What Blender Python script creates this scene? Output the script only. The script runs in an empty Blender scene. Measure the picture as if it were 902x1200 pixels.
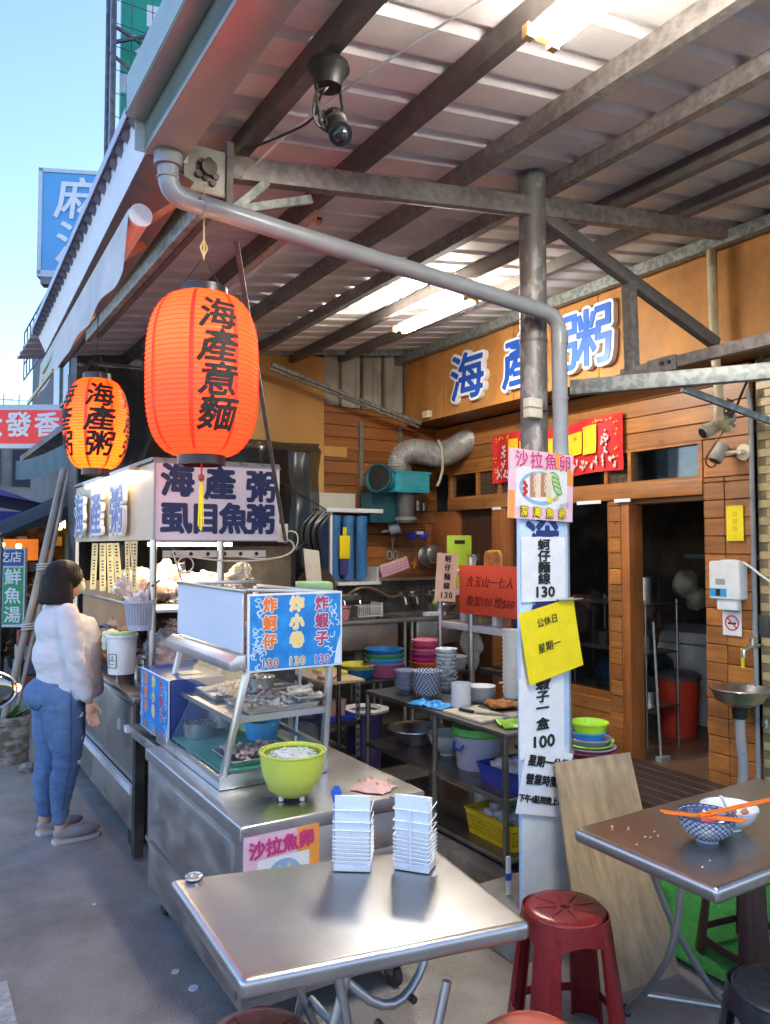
import bpy, bmesh, math, random
from mathutils import Vector, Matrix, noise
random.seed(7)
SC = bpy.context.scene
COL = SC.collection
R = math.radians
# ------------------------------------------------------------------ camera
cam_d = bpy.data.cameras.new('camera')
cam = bpy.data.objects.new('camera', cam_d); COL.objects.link(cam)
cam_d.sensor_fit = 'VERTICAL'; cam_d.sensor_height = 24; cam_d.lens = 18.04
cam_d.clip_start = 0.05; cam_d.clip_end = 600
cam.location = (0, 0, 1.7)
cam.rotation_euler = (R(90 + 2.54), 0, R(-31.85))
SC.camera = cam
# ------------------------------------------------------------------ world, sun, exposure
SUN_EL, SUN_AZ = R(9), R(78)     # low, hidden behind the shop
w = bpy.data.worlds.new('World'); SC.world = w; w.use_nodes = True
nt = w.node_tree; nt.nodes.clear()
sky = nt.nodes.new('ShaderNodeTexSky'); sky.sky_type = 'NISHITA'; sky.sun_disc = False
sky.sun_elevation = SUN_EL; sky.sun_rotation = SUN_AZ; sky.ozone_density = 3.0; sky.air_density = 1.0; sky.dust_density = 0.3
bg = nt.nodes.new('ShaderNodeBackground'); bg.inputs[1].default_value = 0.14
wo = nt.nodes.new('ShaderNodeOutputWorld')
tint = nt.nodes.new('ShaderNodeMix'); tint.data_type = 'RGBA'; tint.blend_type = 'MULTIPLY'; tint.inputs[0].default_value = 1; tint.inputs[7].default_value = (1.10, .905, .97, 1)
nt.links.new(sky.outputs[0], tint.inputs[6]); nt.links.new(tint.outputs[2], bg.inputs[0]); nt.links.new(bg.outputs[0], wo.inputs[0])
sl = bpy.data.lights.new('sun', 'SUN'); sl.energy = 0.5; sl.angle = R(60); sl.color = (1, .93, .85)
so = bpy.data.objects.new('sun', sl); COL.objects.link(so)
sd = Vector((math.sin(SUN_AZ) * math.cos(SUN_EL), math.cos(SUN_AZ) * math.cos(SUN_EL), math.sin(SUN_EL)))
so.rotation_euler = sd.to_track_quat('Z', 'Y').to_euler(); so.location = sd * 50
SC.view_settings.view_transform = 'Standard'; SC.view_settings.look = 'None'
SC.view_settings.exposure = 2.55; SC.view_settings.gamma = 1
SC.cycles.use_denoising = True
SC.cycles.max_bounces = 7; SC.cycles.diffuse_bounces = 4; SC.cycles.glossy_bounces = 4
SC.cycles.transmission_bounces = 6; SC.cycles.transparent_max_bounces = 12
SC.cycles.sample_clamp_indirect = 6; SC.cycles.caustics_reflective = False; SC.cycles.caustics_refractive = False

# ------------------------------------------------------------------ materials
MATS = {}
def mat(name, c1, c2=None, rough=.5, metal=0., ns=(6, 6, 6), bump=0., bs=None, rnd=0., dirt=0., spec=.5, emit=None, es=0.,
        trans=0., alpha=1., lo=.35, hi=.65, det=5, coat=0., ior=1.45, rvar=.15, sub=0., bdist=.004, knots=None, grain=.10):
    if name in MATS: return MATS[name]
    m = bpy.data.materials.new(name); m.use_nodes = True; MATS[name] = m
    t = m.node_tree; N = t.nodes; L = t.links; b = N['Principled BSDF']
    if c2 is None: c2 = tuple(v * .82 for v in c1)
    geo = N.new('ShaderNodeNewGeometry')
    mp = N.new('ShaderNodeMapping'); mp.inputs['Scale'].default_value = ns; L.new(geo.outputs['Position'], mp.inputs[0])
    oi = N.new('ShaderNodeObjectInfo')
    mu = N.new('ShaderNodeMath'); mu.operation = 'MULTIPLY'; mu.inputs[1].default_value = 37.0 if rnd else 0.0; L.new(oi.outputs['Random'], mu.inputs[0])
    n1 = N.new('ShaderNodeTexNoise'); n1.noise_dimensions = '4D'; n1.inputs['Scale'].default_value = 1; n1.inputs['Detail'].default_value = det
    n1.inputs['Roughness'].default_value = .6
    L.new(mp.outputs[0], n1.inputs['Vector']); L.new(mu.outputs[0], n1.inputs['W'])
    cr = N.new('ShaderNodeValToRGB'); cr.color_ramp.elements[0].position = lo; cr.color_ramp.elements[1].position = hi
    cr.color_ramp.elements[0].color = (*c2, 1); cr.color_ramp.elements[1].color = (*c1, 1)
    L.new(n1.outputs['Fac'], cr.inputs[0]); col = cr.outputs[0]
    if rnd:
        hv = N.new('ShaderNodeHueSaturation')
        mr = N.new('ShaderNodeMapRange'); mr.inputs[3].default_value = 1 - rnd; mr.inputs[4].default_value = 1 + rnd
        L.new(oi.outputs['Random'], mr.inputs[0]); L.new(mr.outputs[0], hv.inputs['Value']); L.new(col, hv.inputs['Color']); col = hv.outputs[0]
    if dirt:
        n2 = N.new('ShaderNodeTexNoise'); n2.inputs['Scale'].default_value = 2.3; n2.inputs['Detail'].default_value = 8; n2.inputs['Roughness'].default_value = .7
        L.new(geo.outputs['Position'], n2.inputs['Vector'])
        r2 = N.new('ShaderNodeMapRange'); r2.inputs[1].default_value = .42; r2.inputs[2].default_value = .68; r2.inputs[3].default_value = 0; r2.inputs[4].default_value = dirt
        L.new(n2.outputs['Fac'], r2.inputs[0])
        mx = N.new('ShaderNodeMix'); mx.data_type = 'RGBA'; mx.inputs[7].default_value = (.045, .035, .028, 1)
        L.new(r2.outputs[0], mx.inputs[0]); L.new(col, mx.inputs[6]); col = mx.outputs[2]
    if knots:
        mk = N.new('ShaderNodeMapping'); mk.inputs['Scale'].default_value = knots; L.new(geo.outputs['Position'], mk.inputs[0])
        vo = N.new('ShaderNodeTexVoronoi'); vo.inputs['Scale'].default_value = 1; L.new(mk.outputs[0], vo.inputs['Vector'])
        kr = N.new('ShaderNodeMapRange'); kr.inputs[1].default_value = .04; kr.inputs[2].default_value = .13; kr.inputs[3].default_value = .8; kr.inputs[4].default_value = 0; L.new(vo.outputs['Distance'], kr.inputs[0])
        mx = N.new('ShaderNodeMix'); mx.data_type = 'RGBA'; mx.inputs[7].default_value = (.07, .025, .01, 1); L.new(kr.outputs[0], mx.inputs[0]); L.new(col, mx.inputs[6]); col = mx.outputs[2]
    if grain:   # fine speckle of dust and wear
        n4 = N.new('ShaderNodeTexNoise'); n4.inputs['Scale'].default_value = 190; n4.inputs['Detail'].default_value = 4; n4.inputs['Roughness'].default_value = .75; L.new(geo.outputs['Position'], n4.inputs['Vector'])
        g4 = N.new('ShaderNodeMapRange'); g4.inputs[1].default_value = .3; g4.inputs[2].default_value = .7; g4.inputs[3].default_value = 1 - grain; g4.inputs[4].default_value = 1 + grain; L.new(n4.outputs['Fac'], g4.inputs[0])
        h4 = N.new('ShaderNodeHueSaturation'); L.new(g4.outputs[0], h4.inputs['Value']); L.new(col, h4.inputs['Color']); col = h4.outputs[0]
    L.new(col, b.inputs['Base Color'])
    rr = N.new('ShaderNodeMapRange'); rr.inputs[1].default_value = .3; rr.inputs[2].default_value = .7
    rr.inputs[3].default_value = max(.02, rough * (1 - rvar)); rr.inputs[4].default_value = min(1, rough * (1 + rvar))
    L.new(n1.outputs['Fac'], rr.inputs[0]); L.new(rr.outputs[0], b.inputs['Roughness'])
    b.inputs['Metallic'].default_value = metal; b.inputs['Specular IOR Level'].default_value = spec; b.inputs['IOR'].default_value = ior
    if coat: b.inputs['Coat Weight'].default_value = coat; b.inputs['Coat Roughness'].default_value = .15
    if trans: b.inputs['Transmission Weight'].default_value = trans
    if alpha < 1: b.inputs['Alpha'].default_value = alpha
    if sub: b.inputs['Subsurface Weight'].default_value = sub; b.inputs['Subsurface Radius'].default_value = (.02, .01, .006)
    if emit: b.inputs['Emission Color'].default_value = (*emit, 1); b.inputs['Emission Strength'].default_value = es
    if bump:
        bp = N.new('ShaderNodeBump'); bp.inputs['Strength'].default_value = bump; bp.inputs['Distance'].default_value = bdist
        if bs:
            m2 = N.new('ShaderNodeMapping'); m2.inputs['Scale'].default_value = bs; L.new(geo.outputs['Position'], m2.inputs[0])
            n3 = N.new('ShaderNodeTexNoise'); n3.inputs['Scale'].default_value = 1; n3.inputs['Detail'].default_value = 4
            L.new(m2.outputs[0], n3.inputs['Vector']); L.new(n3.outputs['Fac'], bp.inputs['Height'])
        else: L.new(n1.outputs['Fac'], bp.inputs['Height'])
        L.new(bp.outputs[0], b.inputs['Normal'])
    return m
def plain(name, c, rough=.45, **k): return mat(name, c, tuple(v * .9 for v in c), rough=rough, ns=(14, 14, 14), **k)

STEEL = mat('brushed_steel', (.62, .61, .60), (.50, .49, .48), rough=.32, metal=1, ns=(5, 5, 5), bump=.10, bs=(30, 30, 30), rvar=.2, bdist=.002)
STEELD = mat('worn_steel', (.56, .55, .54), (.42, .41, .40), rough=.38, metal=1, ns=(4, 4, 9), bump=.12, bs=(24, 24, 24), dirt=.03, rvar=.3, bdist=.002)
STEELT = mat('table_steel', (.47, .46, .455), (.42, .41, .405), rough=.34, metal=1, ns=(9, 9, 9), bump=.05, bs=(3, 260, 260), rvar=.10, bdist=.0006)
DSTEEL = mat('dark_steel', (.16, .15, .14), (.08, .075, .07), rough=.4, metal=.9, ns=(9, 9, 9), bump=.1, dirt=.3)
GALV = mat('galvanised', (.29, .31, .29), (.17, .185, .175), rough=.5, metal=.5, ns=(26, 26, 26), lo=.45, hi=.55, det=1, dirt=.25)
LEGM = mat('grey_leg_tube', (.42, .43, .44), (.33, .34, .35), rough=.38, metal=.8, ns=(8, 8, 8), dirt=.15)
GALVR = mat('rusty_galvanised', (.31, .285, .27), (.20, .18, .165), rough=.55, metal=.5, ns=(30, 30, 30), lo=.4, hi=.6, det=3, dirt=.45)
PURL = mat('purlin_steel', (.20, .18, .165), (.13, .115, .105), rough=.6, metal=.35, ns=(16, 16, 16), dirt=.35, bump=.2)
SHEET = mat('roof_sheet', (.80, .755, .735), (.70, .65, .63), rough=.45, metal=.1, ns=(1.2, 5, 3), dirt=.22, rnd=.05)
PVC = mat('grey_pvc', (.30, .315, .33), (.24, .25, .265), rough=.32, ns=(5, 5, 5), dirt=.12)
ZINCG = mat('pale_green_zinc', (.42, .49, .42), (.30, .35, .29), rough=.4, metal=.25, ns=(5, 2, 5), dirt=.15)
def wood(name, c1, c2, sc, rnd=.16, rough=.42, coat=.15, dirt=.3, knots=None): return mat(name, c1, c2, rough=rough, ns=sc, rnd=rnd, bump=.12, dirt=dirt, coat=coat, lo=.3, hi=.7, det=6, knots=knots)
WY = wood('pine_along_wall', (.52, .215, .055), (.29, .10, .024), (30, 1.6, 42), rnd=.26, dirt=.4, knots=(3, 4.5, 9))
WX = wood('pine_back_wall', (.40, .15, .038), (.22, .07, .018), (1.6, 30, 42), rnd=.24, knots=(4.5, 3, 9))
WZ = wood('pine_upright', (.42, .15, .04), (.26, .08, .02), (30, 30, 2))
PLY = wood('plywood_yellow', (.62, .36, .11), (.50, .27, .075), (3, 3, 1.2), rnd=.05, dirt=.1)
PLYF = wood('fascia_board', (.58, .27, .07), (.42, .165, .035), (3, 6, 1.2), rnd=.10, dirt=.4, coat=0, rough=.62)
PLYL = wood('loose_plywood', (.50, .37, .20), (.24, .155, .08), (26, 9, 5), rnd=0, dirt=.45, coat=0, rough=.6)
DWOOD = wood('dark_deck', (.085, .06, .045), (.045, .03, .022), (3, 22, 22), rough=.5)
WHITE = plain('white_plastic', (.78, .78, .77), .35)
PAPER = plain('white_paper', (.80, .80, .80), .7)
OFFW = plain('cream_plastic', (.72, .66, .50), .4, dirt=.15)
BLACK = plain('black_plastic', (.02, .02, .02), .35)
INK = plain('black_ink', (.015, .015, .017), .6)
NAVY = plain('navy_ink', (.02, .035, .16), .55)
BLUEP = plain('blue_paint', (.02, .09, .45), .35)
DARK = plain('dark_void', (.018, .016, .015), .8)
RED = plain('red_plastic', (.62, .05, .03), .35)
REDINK = plain('red_ink', (.65, .04, .03), .5)
PINKINK = plain('magenta_ink', (.62, .04, .20), .5)
YELL = plain('yellow_plastic', (.85, .62, .02), .35)
YSHEET = plain('yellow_sheet', (.90, .70, .01), .5)
LIME = plain('lime_plastic', (.50, .78, .04), .3, sub=.3)
LIMET = plain('lime_bright', (.36, .66, .06), .35)
BLUE = plain('blue_plastic', (.03, .10, .45), .35)
SKYB = plain('sky_blue_plastic', (.05, .33, .68), .4)
GREEN = plain('green_plastic', (.08, .42, .12), .4)
MAROON = mat('maroon_plastic', (.20, .016, .018), (.15, .012, .014), rough=.25, ns=(6, 6, 6), bump=.02)
BRICKRED = mat('brick_red_plastic', (.42, .07, .035), (.32, .05, .03), rough=.35, ns=(6, 6, 6))
TEAL = mat('turquoise_paint', (.03, .36, .46), (.02, .27, .35), rough=.35, ns=(8, 8, 8), dirt=.25)
CERAM = plain('white_ceramic', (.80, .80, .78), .12)
ALU = mat('foil_duct', (.70, .70, .68), (.50, .50, .48), rough=.38, metal=.6, ns=(20, 20, 20), dirt=.2)
RUBBER = plain('black_rubber', (.025, .025, .025), .7)
def glassy(name, col, a=.15, rough=.03, film=0, base=(.9, .9, .9), metal=1.):
    if name in MATS: return MATS[name]
    m = bpy.data.materials.new(name); m.use_nodes = True; MATS[name] = m; t = m.node_tree; N = t.nodes; L = t.links
    for n in list(N): N.remove(n)
    o = N.new('ShaderNodeOutputMaterial'); mx = N.new('ShaderNodeMixShader'); tr = N.new('ShaderNodeBsdfTransparent'); tr.inputs[0].default_value = (*col, 1)
    gl = N.new('ShaderNodeBsdfPrincipled'); gl.inputs['Base Color'].default_value = (*base, 1); gl.inputs['Roughness'].default_value = rough; gl.inputs['Metallic'].default_value = metal
    lw = N.new('ShaderNodeLayerWeight'); lw.inputs[0].default_value = .5; pw = N.new('ShaderNodeMath'); pw.operation = 'POWER'; pw.inputs[1].default_value = 4; L.new(lw.outputs['Facing'], pw.inputs[0])   # same from both sides of a thin pane
    ad = N.new('ShaderNodeMath'); ad.operation = 'MULTIPLY_ADD'; ad.inputs[1].default_value = .7; ad.inputs[2].default_value = a; ad.use_clamp = True; L.new(pw.outputs[0], ad.inputs[0]); f = ad.outputs[0]
    if film:
        no = N.new('ShaderNodeTexNoise'); no.inputs['Scale'].default_value = 9; no.inputs['Detail'].default_value = 6
        ml = N.new('ShaderNodeMath'); ml.operation = 'MULTIPLY_ADD'; ml.inputs[1].default_value = film; L.new(no.outputs['Fac'], ml.inputs[0]); L.new(f, ml.inputs[2]); f = ml.outputs[0]
    L.new(f, mx.inputs[0]); L.new(tr.outputs[0], mx.inputs[1]); L.new(gl.outputs[0], mx.inputs[2]); L.new(mx.outputs[0], o.inputs[0])
    return m
GLASS = glassy('clear_glass', (.95, .97, .97), .05)
DGLASS = glassy('dusty_door_glass', (.82, .84, .84), .09, .04)
FILM = glassy('clear_bag_plastic', (.93, .93, .95), .08, .22, film=.35, base=(.75, .75, .77), metal=.3)
BLKFILM = glassy('black_plastic_film', (.16, .165, .17), .22, .14, base=(.12, .12, .125), metal=.5)
def lattice(name, c1, c2, k=14, fz=150., w=.25):   # crossed diagonal glaze lines running round a bowl
    m = plain(name, c1, .14); t = m.node_tree; N = t.nodes; L = t.links; b = N['Principled BSDF']
    tc = N.new('ShaderNodeTexCoord'); sp = N.new('ShaderNodeSeparateXYZ'); L.new(tc.outputs['Object'], sp.inputs[0])
    at = N.new('ShaderNodeMath'); at.operation = 'ARCTAN2'; L.new(sp.outputs['Y'], at.inputs[0]); L.new(sp.outputs['X'], at.inputs[1])
    am = N.new('ShaderNodeMath'); am.operation = 'MULTIPLY'; am.inputs[1].default_value = k; L.new(at.outputs[0], am.inputs[0]); zm = N.new('ShaderNodeMath'); zm.operation = 'MULTIPLY'; zm.inputs[1].default_value = fz; L.new(sp.outputs['Z'], zm.inputs[0])
    outs = []
    for op in ('ADD', 'SUBTRACT'):
        q = N.new('ShaderNodeMath'); q.operation = op; L.new(am.outputs[0], q.inputs[0]); L.new(zm.outputs[0], q.inputs[1]); sn = N.new('ShaderNodeMath'); sn.operation = 'SINE'; L.new(q.outputs[0], sn.inputs[0]); ab = N.new('ShaderNodeMath'); ab.operation = 'ABSOLUTE'; L.new(sn.outputs[0], ab.inputs[0]); outs.append(ab)
    mi = N.new('ShaderNodeMath'); mi.operation = 'MINIMUM'; L.new(outs[0].outputs[0], mi.inputs[0]); L.new(outs[1].outputs[0], mi.inputs[1])
    r = N.new('ShaderNodeMapRange'); r.inputs[1].default_value = w; r.inputs[2].default_value = w + .12; L.new(mi.outputs[0], r.inputs[0])
    mx = N.new('ShaderNodeMix'); mx.data_type = 'RGBA'; mx.inputs[6].default_value = (*c2, 1); mx.inputs[7].default_value = (*c1, 1); L.new(r.outputs[0], mx.inputs[0]); L.new(mx.outputs[2], b.inputs['Base Color']); return m

# ------------------------------------------------------------------ mesh builder
def basis(d):
    d = Vector(d).normalized(); a = Vector((0, 0, 1)) if abs(d.z) < .9 else Vector((1, 0, 0))
    u = d.cross(a).normalized(); v = d.cross(u).normalized(); return u, v
class G:
    def __init__(s): s.v = []; s.f = []
    def add(s, vs, fs):
        o = len(s.v); s.v += [tuple(v) for v in vs]; s.f += [tuple(i + o for i in f) for f in fs]; return s
    def box(s, x0, y0, z0, x1, y1, z1):
        return s.add([(x0, y0, z0), (x1, y0, z0), (x1, y1, z0), (x0, y1, z0), (x0, y0, z1), (x1, y0, z1), (x1, y1, z1), (x0, y1, z1)],
                     [(3, 2, 1, 0), (4, 5, 6, 7), (0, 1, 5, 4), (1, 2, 6, 5), (2, 3, 7, 6), (3, 0, 4, 7)])
    def obox(s, c, ax, ay, az):   # centre and three half-axis vectors
        c, ax, ay, az = map(Vector, (c, ax, ay, az)); q = []
        for k in (-1, 1):
            for (i, j) in ((-1, -1), (1, -1), (1, 1), (-1, 1)): q.append(c + ax * i + ay * j + az * k)
        return s.add(q, [(3, 2, 1, 0), (4, 5, 6, 7), (0, 1, 5, 4), (1, 2, 6, 5), (2, 3, 7, 6), (3, 0, 4, 7)])
    def bar(s, p, q, w, h=None, up=(0, 0, 1)):   # rectangular bar from p to q
        p, q = Vector(p), Vector(q); d = (q - p).normalized(); h = h or w
        side = d.cross(Vector(up)); side = side.normalized() if side.length > 1e-4 else Vector((1, 0, 0)); u = side.cross(d).normalized()
        return s.obox((p + q) / 2, (q - p) / 2, side * w / 2, u * h / 2)
    def cyl(s, p, q, r0, r1=None, n=14, caps=True):
        p, q = Vector(p), Vector(q); r1 = r0 if r1 is None else r1; u, v = basis(q - p); vs = []
        for c, r in ((p, r0), (q, r1)):
            for i in range(n): a = 2 * math.pi * i / n; vs.append(c + u * math.cos(a) * r + v * math.sin(a) * r)
        fs = [(i, (i + 1) % n, n + (i + 1) % n, n + i) for i in range(n)]
        if caps: fs += [tuple(range(n))[::-1], tuple(range(n, 2 * n))]
        return s.add(vs, fs)
    def tube(s, pts, r, n=10, smooth=0, caps=True):
        P = [Vector(p) for p in pts]
        for _ in range(smooth):
            Q = [P[0]]
            for a, b in zip(P, P[1:]): Q += [a * .75 + b * .25, a * .25 + b * .75]
            P = Q + [P[-1]]
        rs = r if isinstance(r, (list, tuple)) else [r] * len(P)
        u, v = basis(P[1] - P[0]); vs = []
        for i, c in enumerate(P):
            t = (P[min(i + 1, len(P) - 1)] - P[max(i - 1, 0)]).normalized()
            u = (u - t * u.dot(t)).normalized(); v = t.cross(u)
            rr = rs[min(i, len(rs) - 1)]
            for k in range(n): a = 2 * math.pi * k / n; vs.append(c + (u * math.cos(a) + v * math.sin(a)) * rr)
        m = len(P); fs = []
        for i in range(m - 1):
            for k in range(n): fs.append((i * n + k, i * n + (k + 1) % n, (i + 1) * n + (k + 1) % n, (i + 1) * n + k))
        if caps: fs += [tuple(range(n))[::-1], tuple(range((m - 1) * n, m * n))]
        return s.add(vs, fs)
    def lathe(s, prof, c=(0, 0, 0), n=32, sx=1, sy=1, a0=0, a1=2 * math.pi, fn=None):
        c = Vector(c); full = abs(a1 - a0 - 2 * math.pi) < 1e-6; m = n if full else n + 1; vs = []
        for (r, z) in prof:
            for i in range(m):
                a = a0 + (a1 - a0) * i / n; q = fn(a, r, z) if fn else r
                vs.append((c.x + q * math.cos(a) * sx, c.y + q * math.sin(a) * sy, c.z + z))
        fs = []
        for j in range(len(prof) - 1):
            for i in range(n): fs.append((j * m + i, j * m + (i + 1) % m, (j + 1) * m + (i + 1) % m, (j + 1) * m + i))
        return s.add(vs, fs)
    def prism(s, pts, o, u, v, d):   # polygon pts (2D) in plane o,u,v pushed by vector d
        o, u, v, d = map(Vector, (o, u, v, d)); n = len(pts)
        a = [o + u * x + v * y for x, y in pts]
        return s.add(a + [p + d for p in a], [tuple(range(n))[::-1], tuple(range(n, 2 * n))] + [(i, (i + 1) % n, n + (i + 1) % n, n + i) for i in range(n)])
    def grid(s, fn, nu, nv, closed=False):
        vs = [fn(i / nu, j / nv) for j in range(nv + 1) for i in range(nu + 1)]
        return s.add(vs, [(j * (nu + 1) + i, j * (nu + 1) + i + 1, (j + 1) * (nu + 1) + i + 1, (j + 1) * (nu + 1) + i) for j in range(nv) for i in range(nu)])
    def blob(s, c, r, n=12, amp=0., fr=3., seed=0):
        c = Vector(c); r = r if isinstance(r, (tuple, list)) else (r, r, r); vs = []; m = n // 2 + 1
        for j in range(m + 1):
            t = math.pi * j / m
            for i in range(n):
                a = 2 * math.pi * i / n; d = Vector((math.sin(t) * math.cos(a), math.sin(t) * math.sin(a), math.cos(t)))
                k = 1 + amp * noise.noise(d * fr + Vector((seed * 3.7, seed, 0)))
                vs.append(c + Vector((d.x * r[0], d.y * r[1], d.z * r[2])) * k)
        fs = [(j * n + i, (j + 1) * n + i, (j + 1) * n + (i + 1) % n, j * n + (i + 1) % n) for j in range(m) for i in range(n)]
        return s.add(vs, fs)
    def mesh(s, name, bevel=0, seg=2, smooth=True, ang=35, solid=0):
        me = bpy.data.meshes.new(name); me.from_pydata(s.v, [], s.f)
        bm = bmesh.new(); bm.from_mesh(me)
        bmesh.ops.remove_doubles(bm, verts=bm.verts, dist=1e-5)
        if solid: bmesh.ops.solidify(bm, geom=bm.faces[:], thickness=solid)
        bmesh.ops.recalc_face_normals(bm, faces=bm.faces)
        if bevel:
            es = [e for e in bm.edges if len(e.link_faces) == 2 and e.calc_face_angle(0) > .6]
            bmesh.ops.bevel(bm, geom=es, offset=bevel, segments=seg, affect='EDGES', profile=.6, clamp_overlap=True)
        bm.to_mesh(me); bm.free()
        if smooth: me.shade_smooth(); me.set_sharp_from_angle(angle=R(ang))
        return me
WS = bpy.data.scenes.new('workshop')   # holds one shape at a time while its modifiers are applied; removed at the end
def organic(g, voxel=.012, it=3):
    me = g.mesh('tmp'); o = bpy.data.objects.new('tmp', me); WS.collection.objects.link(o)
    m = o.modifiers.new('r', 'REMESH'); m.mode = 'VOXEL'; m.voxel_size = voxel
    s = o.modifiers.new('s', 'SMOOTH'); s.iterations = it; s.factor = .5
    with bpy.context.temp_override(scene=WS, view_layer=WS.view_layers[0]):
        dg = bpy.context.evaluated_depsgraph_get(); dg.update(); r = bpy.data.meshes.new_from_object(o.evaluated_get(dg)); bpy.data.objects.remove(o); bpy.data.meshes.remove(me); r.shade_smooth(); return r
def normals(me): return list(zip(me.vertices, [v.normal.copy() for v in me.vertices]))
def disp(me, amp, fr, off=0, axis=None):
    for v, n in normals(me):
        k = noise.noise(Vector((v.co.x * fr[0], v.co.y * fr[1], v.co.z * fr[2])) + Vector((off, 0, 0)))
        v.co += n * k * amp
    return me
def thing(name, label, cat, loc=(0, 0, 0), rz=0, group=None):
    o = bpy.data.objects.new(name, None); COL.objects.link(o); o.empty_display_size = .1
    o.location = loc; o.rotation_euler = (0, 0, R(rz)); o['label'] = label; o['category'] = cat
    if group: o['group'] = group
    return o
def part(name, parent, g, m, bevel=0, label=None, kind=None, seg=2, loc=None, **k):
    me = g.mesh(name, bevel=bevel, seg=seg, **k) if isinstance(g, G) else g
    o = bpy.data.objects.new(name, me); COL.objects.link(o)
    if m is not None:
        me.materials.clear(); me.materials.append(m)
    if parent: o.parent = parent
    if loc: o.location = loc
    if label: o['label'] = label
    if kind: o['kind'] = kind
    return o
def single(name, g, m, label, cat, group=None, bevel=0, **k):
    o = part(name, None, g, m, bevel=bevel, **k); o['label'] = label; o['category'] = cat
    if group: o['group'] = group
    return o
def struct(name, g, m, bevel=0, **k):
    o = part(name, None, g, m, bevel=bevel, **k); o['kind'] = 'structure'; return o
def copy_thing(o, loc, rz=0, label=None):
    c = o.copy(); COL.objects.link(c); c.location = loc; c.rotation_euler = (0, 0, R(rz))
    if label: c['label'] = label
    for ch in list(o.children):
        d = ch.copy(); COL.objects.link(d); d.parent = c
        for g2 in list(ch.children):
            e = g2.copy(); COL.objects.link(e); e.parent = d
    return c
# ------------------------------------------------------------------ lettering (built-in font, turned into meshes)
def glyphs(body, size, off=0., ext=0., align='CENTER', line=1.0, space=1.0, sx=1.0, shear=0):
    c = bpy.data.curves.new('t', 'FONT'); c.body = body; c.size = size; c.extrude = ext; c.align_x = align; c.align_y = 'CENTER'
    c.space_line = line; c.space_character = space; c.resolution_u = 2; c.shear = shear
    o = bpy.data.objects.new('t', c); WS.collection.objects.link(o); me = bpy.data.meshes.new_from_object(o); bpy.data.objects.remove(o); bpy.data.curves.remove(c)
    if sx != 1:
        for v in me.vertices: v.co.x *= sx
    if off:   # heavier strokes: copies shifted round a small circle, each a hair in front of the last
        V = [v.co.copy() for v in me.vertices]; F = [tuple(p.vertices) for p in me.polygons]; vs = [v.copy() for v in V]; fs = list(F)
        n = 8 if off < .012 else 16; dz = 2e-5 if not ext else .00012
        for k in range(n):
            a = 2 * math.pi * k / n; d = Vector((math.cos(a) * off, math.sin(a) * off, dz * (k + 1))); b = len(vs)
            vs += [v + d for v in V]; fs += [tuple(i + b for i in f) for f in F]
        if off > .02:
            for k in range(8):
                a = 2 * math.pi * k / 8; d = Vector((math.cos(a) * off * .55, math.sin(a) * off * .55, -dz * (k + 1))); b = len(vs)
                vs += [v + d for v in V]; fs += [tuple(i + b for i in f) for f in F]
        bpy.data.meshes.remove(me); me = bpy.data.meshes.new('t'); me.from_pydata(vs, [], fs)
    return me
FACES = {'-Y': ((1, 0, 0), (0, 0, 1)), '-X': ((0, -1, 0), (0, 0, 1)), '+Y': ((-1, 0, 0), (0, 0, 1)), 'UP': ((1, 0, 0), (0, 1, 0))}
def text(parent, body, size, loc, face, m, off=0., ext=.0008, name='lettering', rot=0, label=None, **k):
    me = glyphs(body, size, off, ext, **k)
    u, v = face if not isinstance(face, str) else FACES[face]
    u, v = Vector(u).normalized(), Vector(v).normalized(); n = u.cross(v); v = n.cross(u)
    M = Matrix((u, v, n)).transposed().to_4x4() @ Matrix.Rotation(R(rot), 4, 'Z'); M.translation = Vector(loc)
    me.transform(M)
    return part(name, parent, me, m, label=label)
def flat_light(parent, name, loc, size, power, col, rot=(0, 0, 0)):
    l = bpy.data.lights.new(name, 'AREA'); l.shape = 'RECTANGLE'; l.size, l.size_y = size; l.energy = power; l.color = col
    o = bpy.data.objects.new(name, l); COL.objects.link(o); o.location = loc; o.rotation_euler = rot
    if parent: o.parent = parent
    return o
# ================================================================== SETTING
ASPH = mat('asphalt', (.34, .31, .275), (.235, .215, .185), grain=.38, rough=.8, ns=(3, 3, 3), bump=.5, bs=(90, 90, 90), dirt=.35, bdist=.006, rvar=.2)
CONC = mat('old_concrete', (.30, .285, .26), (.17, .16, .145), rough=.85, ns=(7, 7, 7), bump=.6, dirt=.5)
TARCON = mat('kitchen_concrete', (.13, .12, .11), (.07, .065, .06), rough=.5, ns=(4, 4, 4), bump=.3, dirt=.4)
g = G().grid(lambda u, v: (-250 + 500 * u, -250 + 500 * v, 0), 2, 2)
struct('street_ground', g, ASPH)
LINEP = mat('road_paint', (.62, .62, .60), (.30, .30, .29), rough=.7, ns=(25, 25, 25), dirt=.3)
g = G()
for (y0, y1) in ((-4, 3.4),): g.box(.22, y0, .0, .375, y1, .005)
struct('road_line', g, LINEP)
g = G().box(-.9, 10.6, 0, 2.0, 10.72, .005); struct('crossing_line', g, LINEP)
g = G()   # raised kitchen floor with broken edge
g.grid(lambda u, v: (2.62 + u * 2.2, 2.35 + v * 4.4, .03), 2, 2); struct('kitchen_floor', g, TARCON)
g = G().box(2.50, 2.75, 0, 2.62, 6.7, .075); struct('floor_kerb', g, CONC, bevel=.01)

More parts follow.
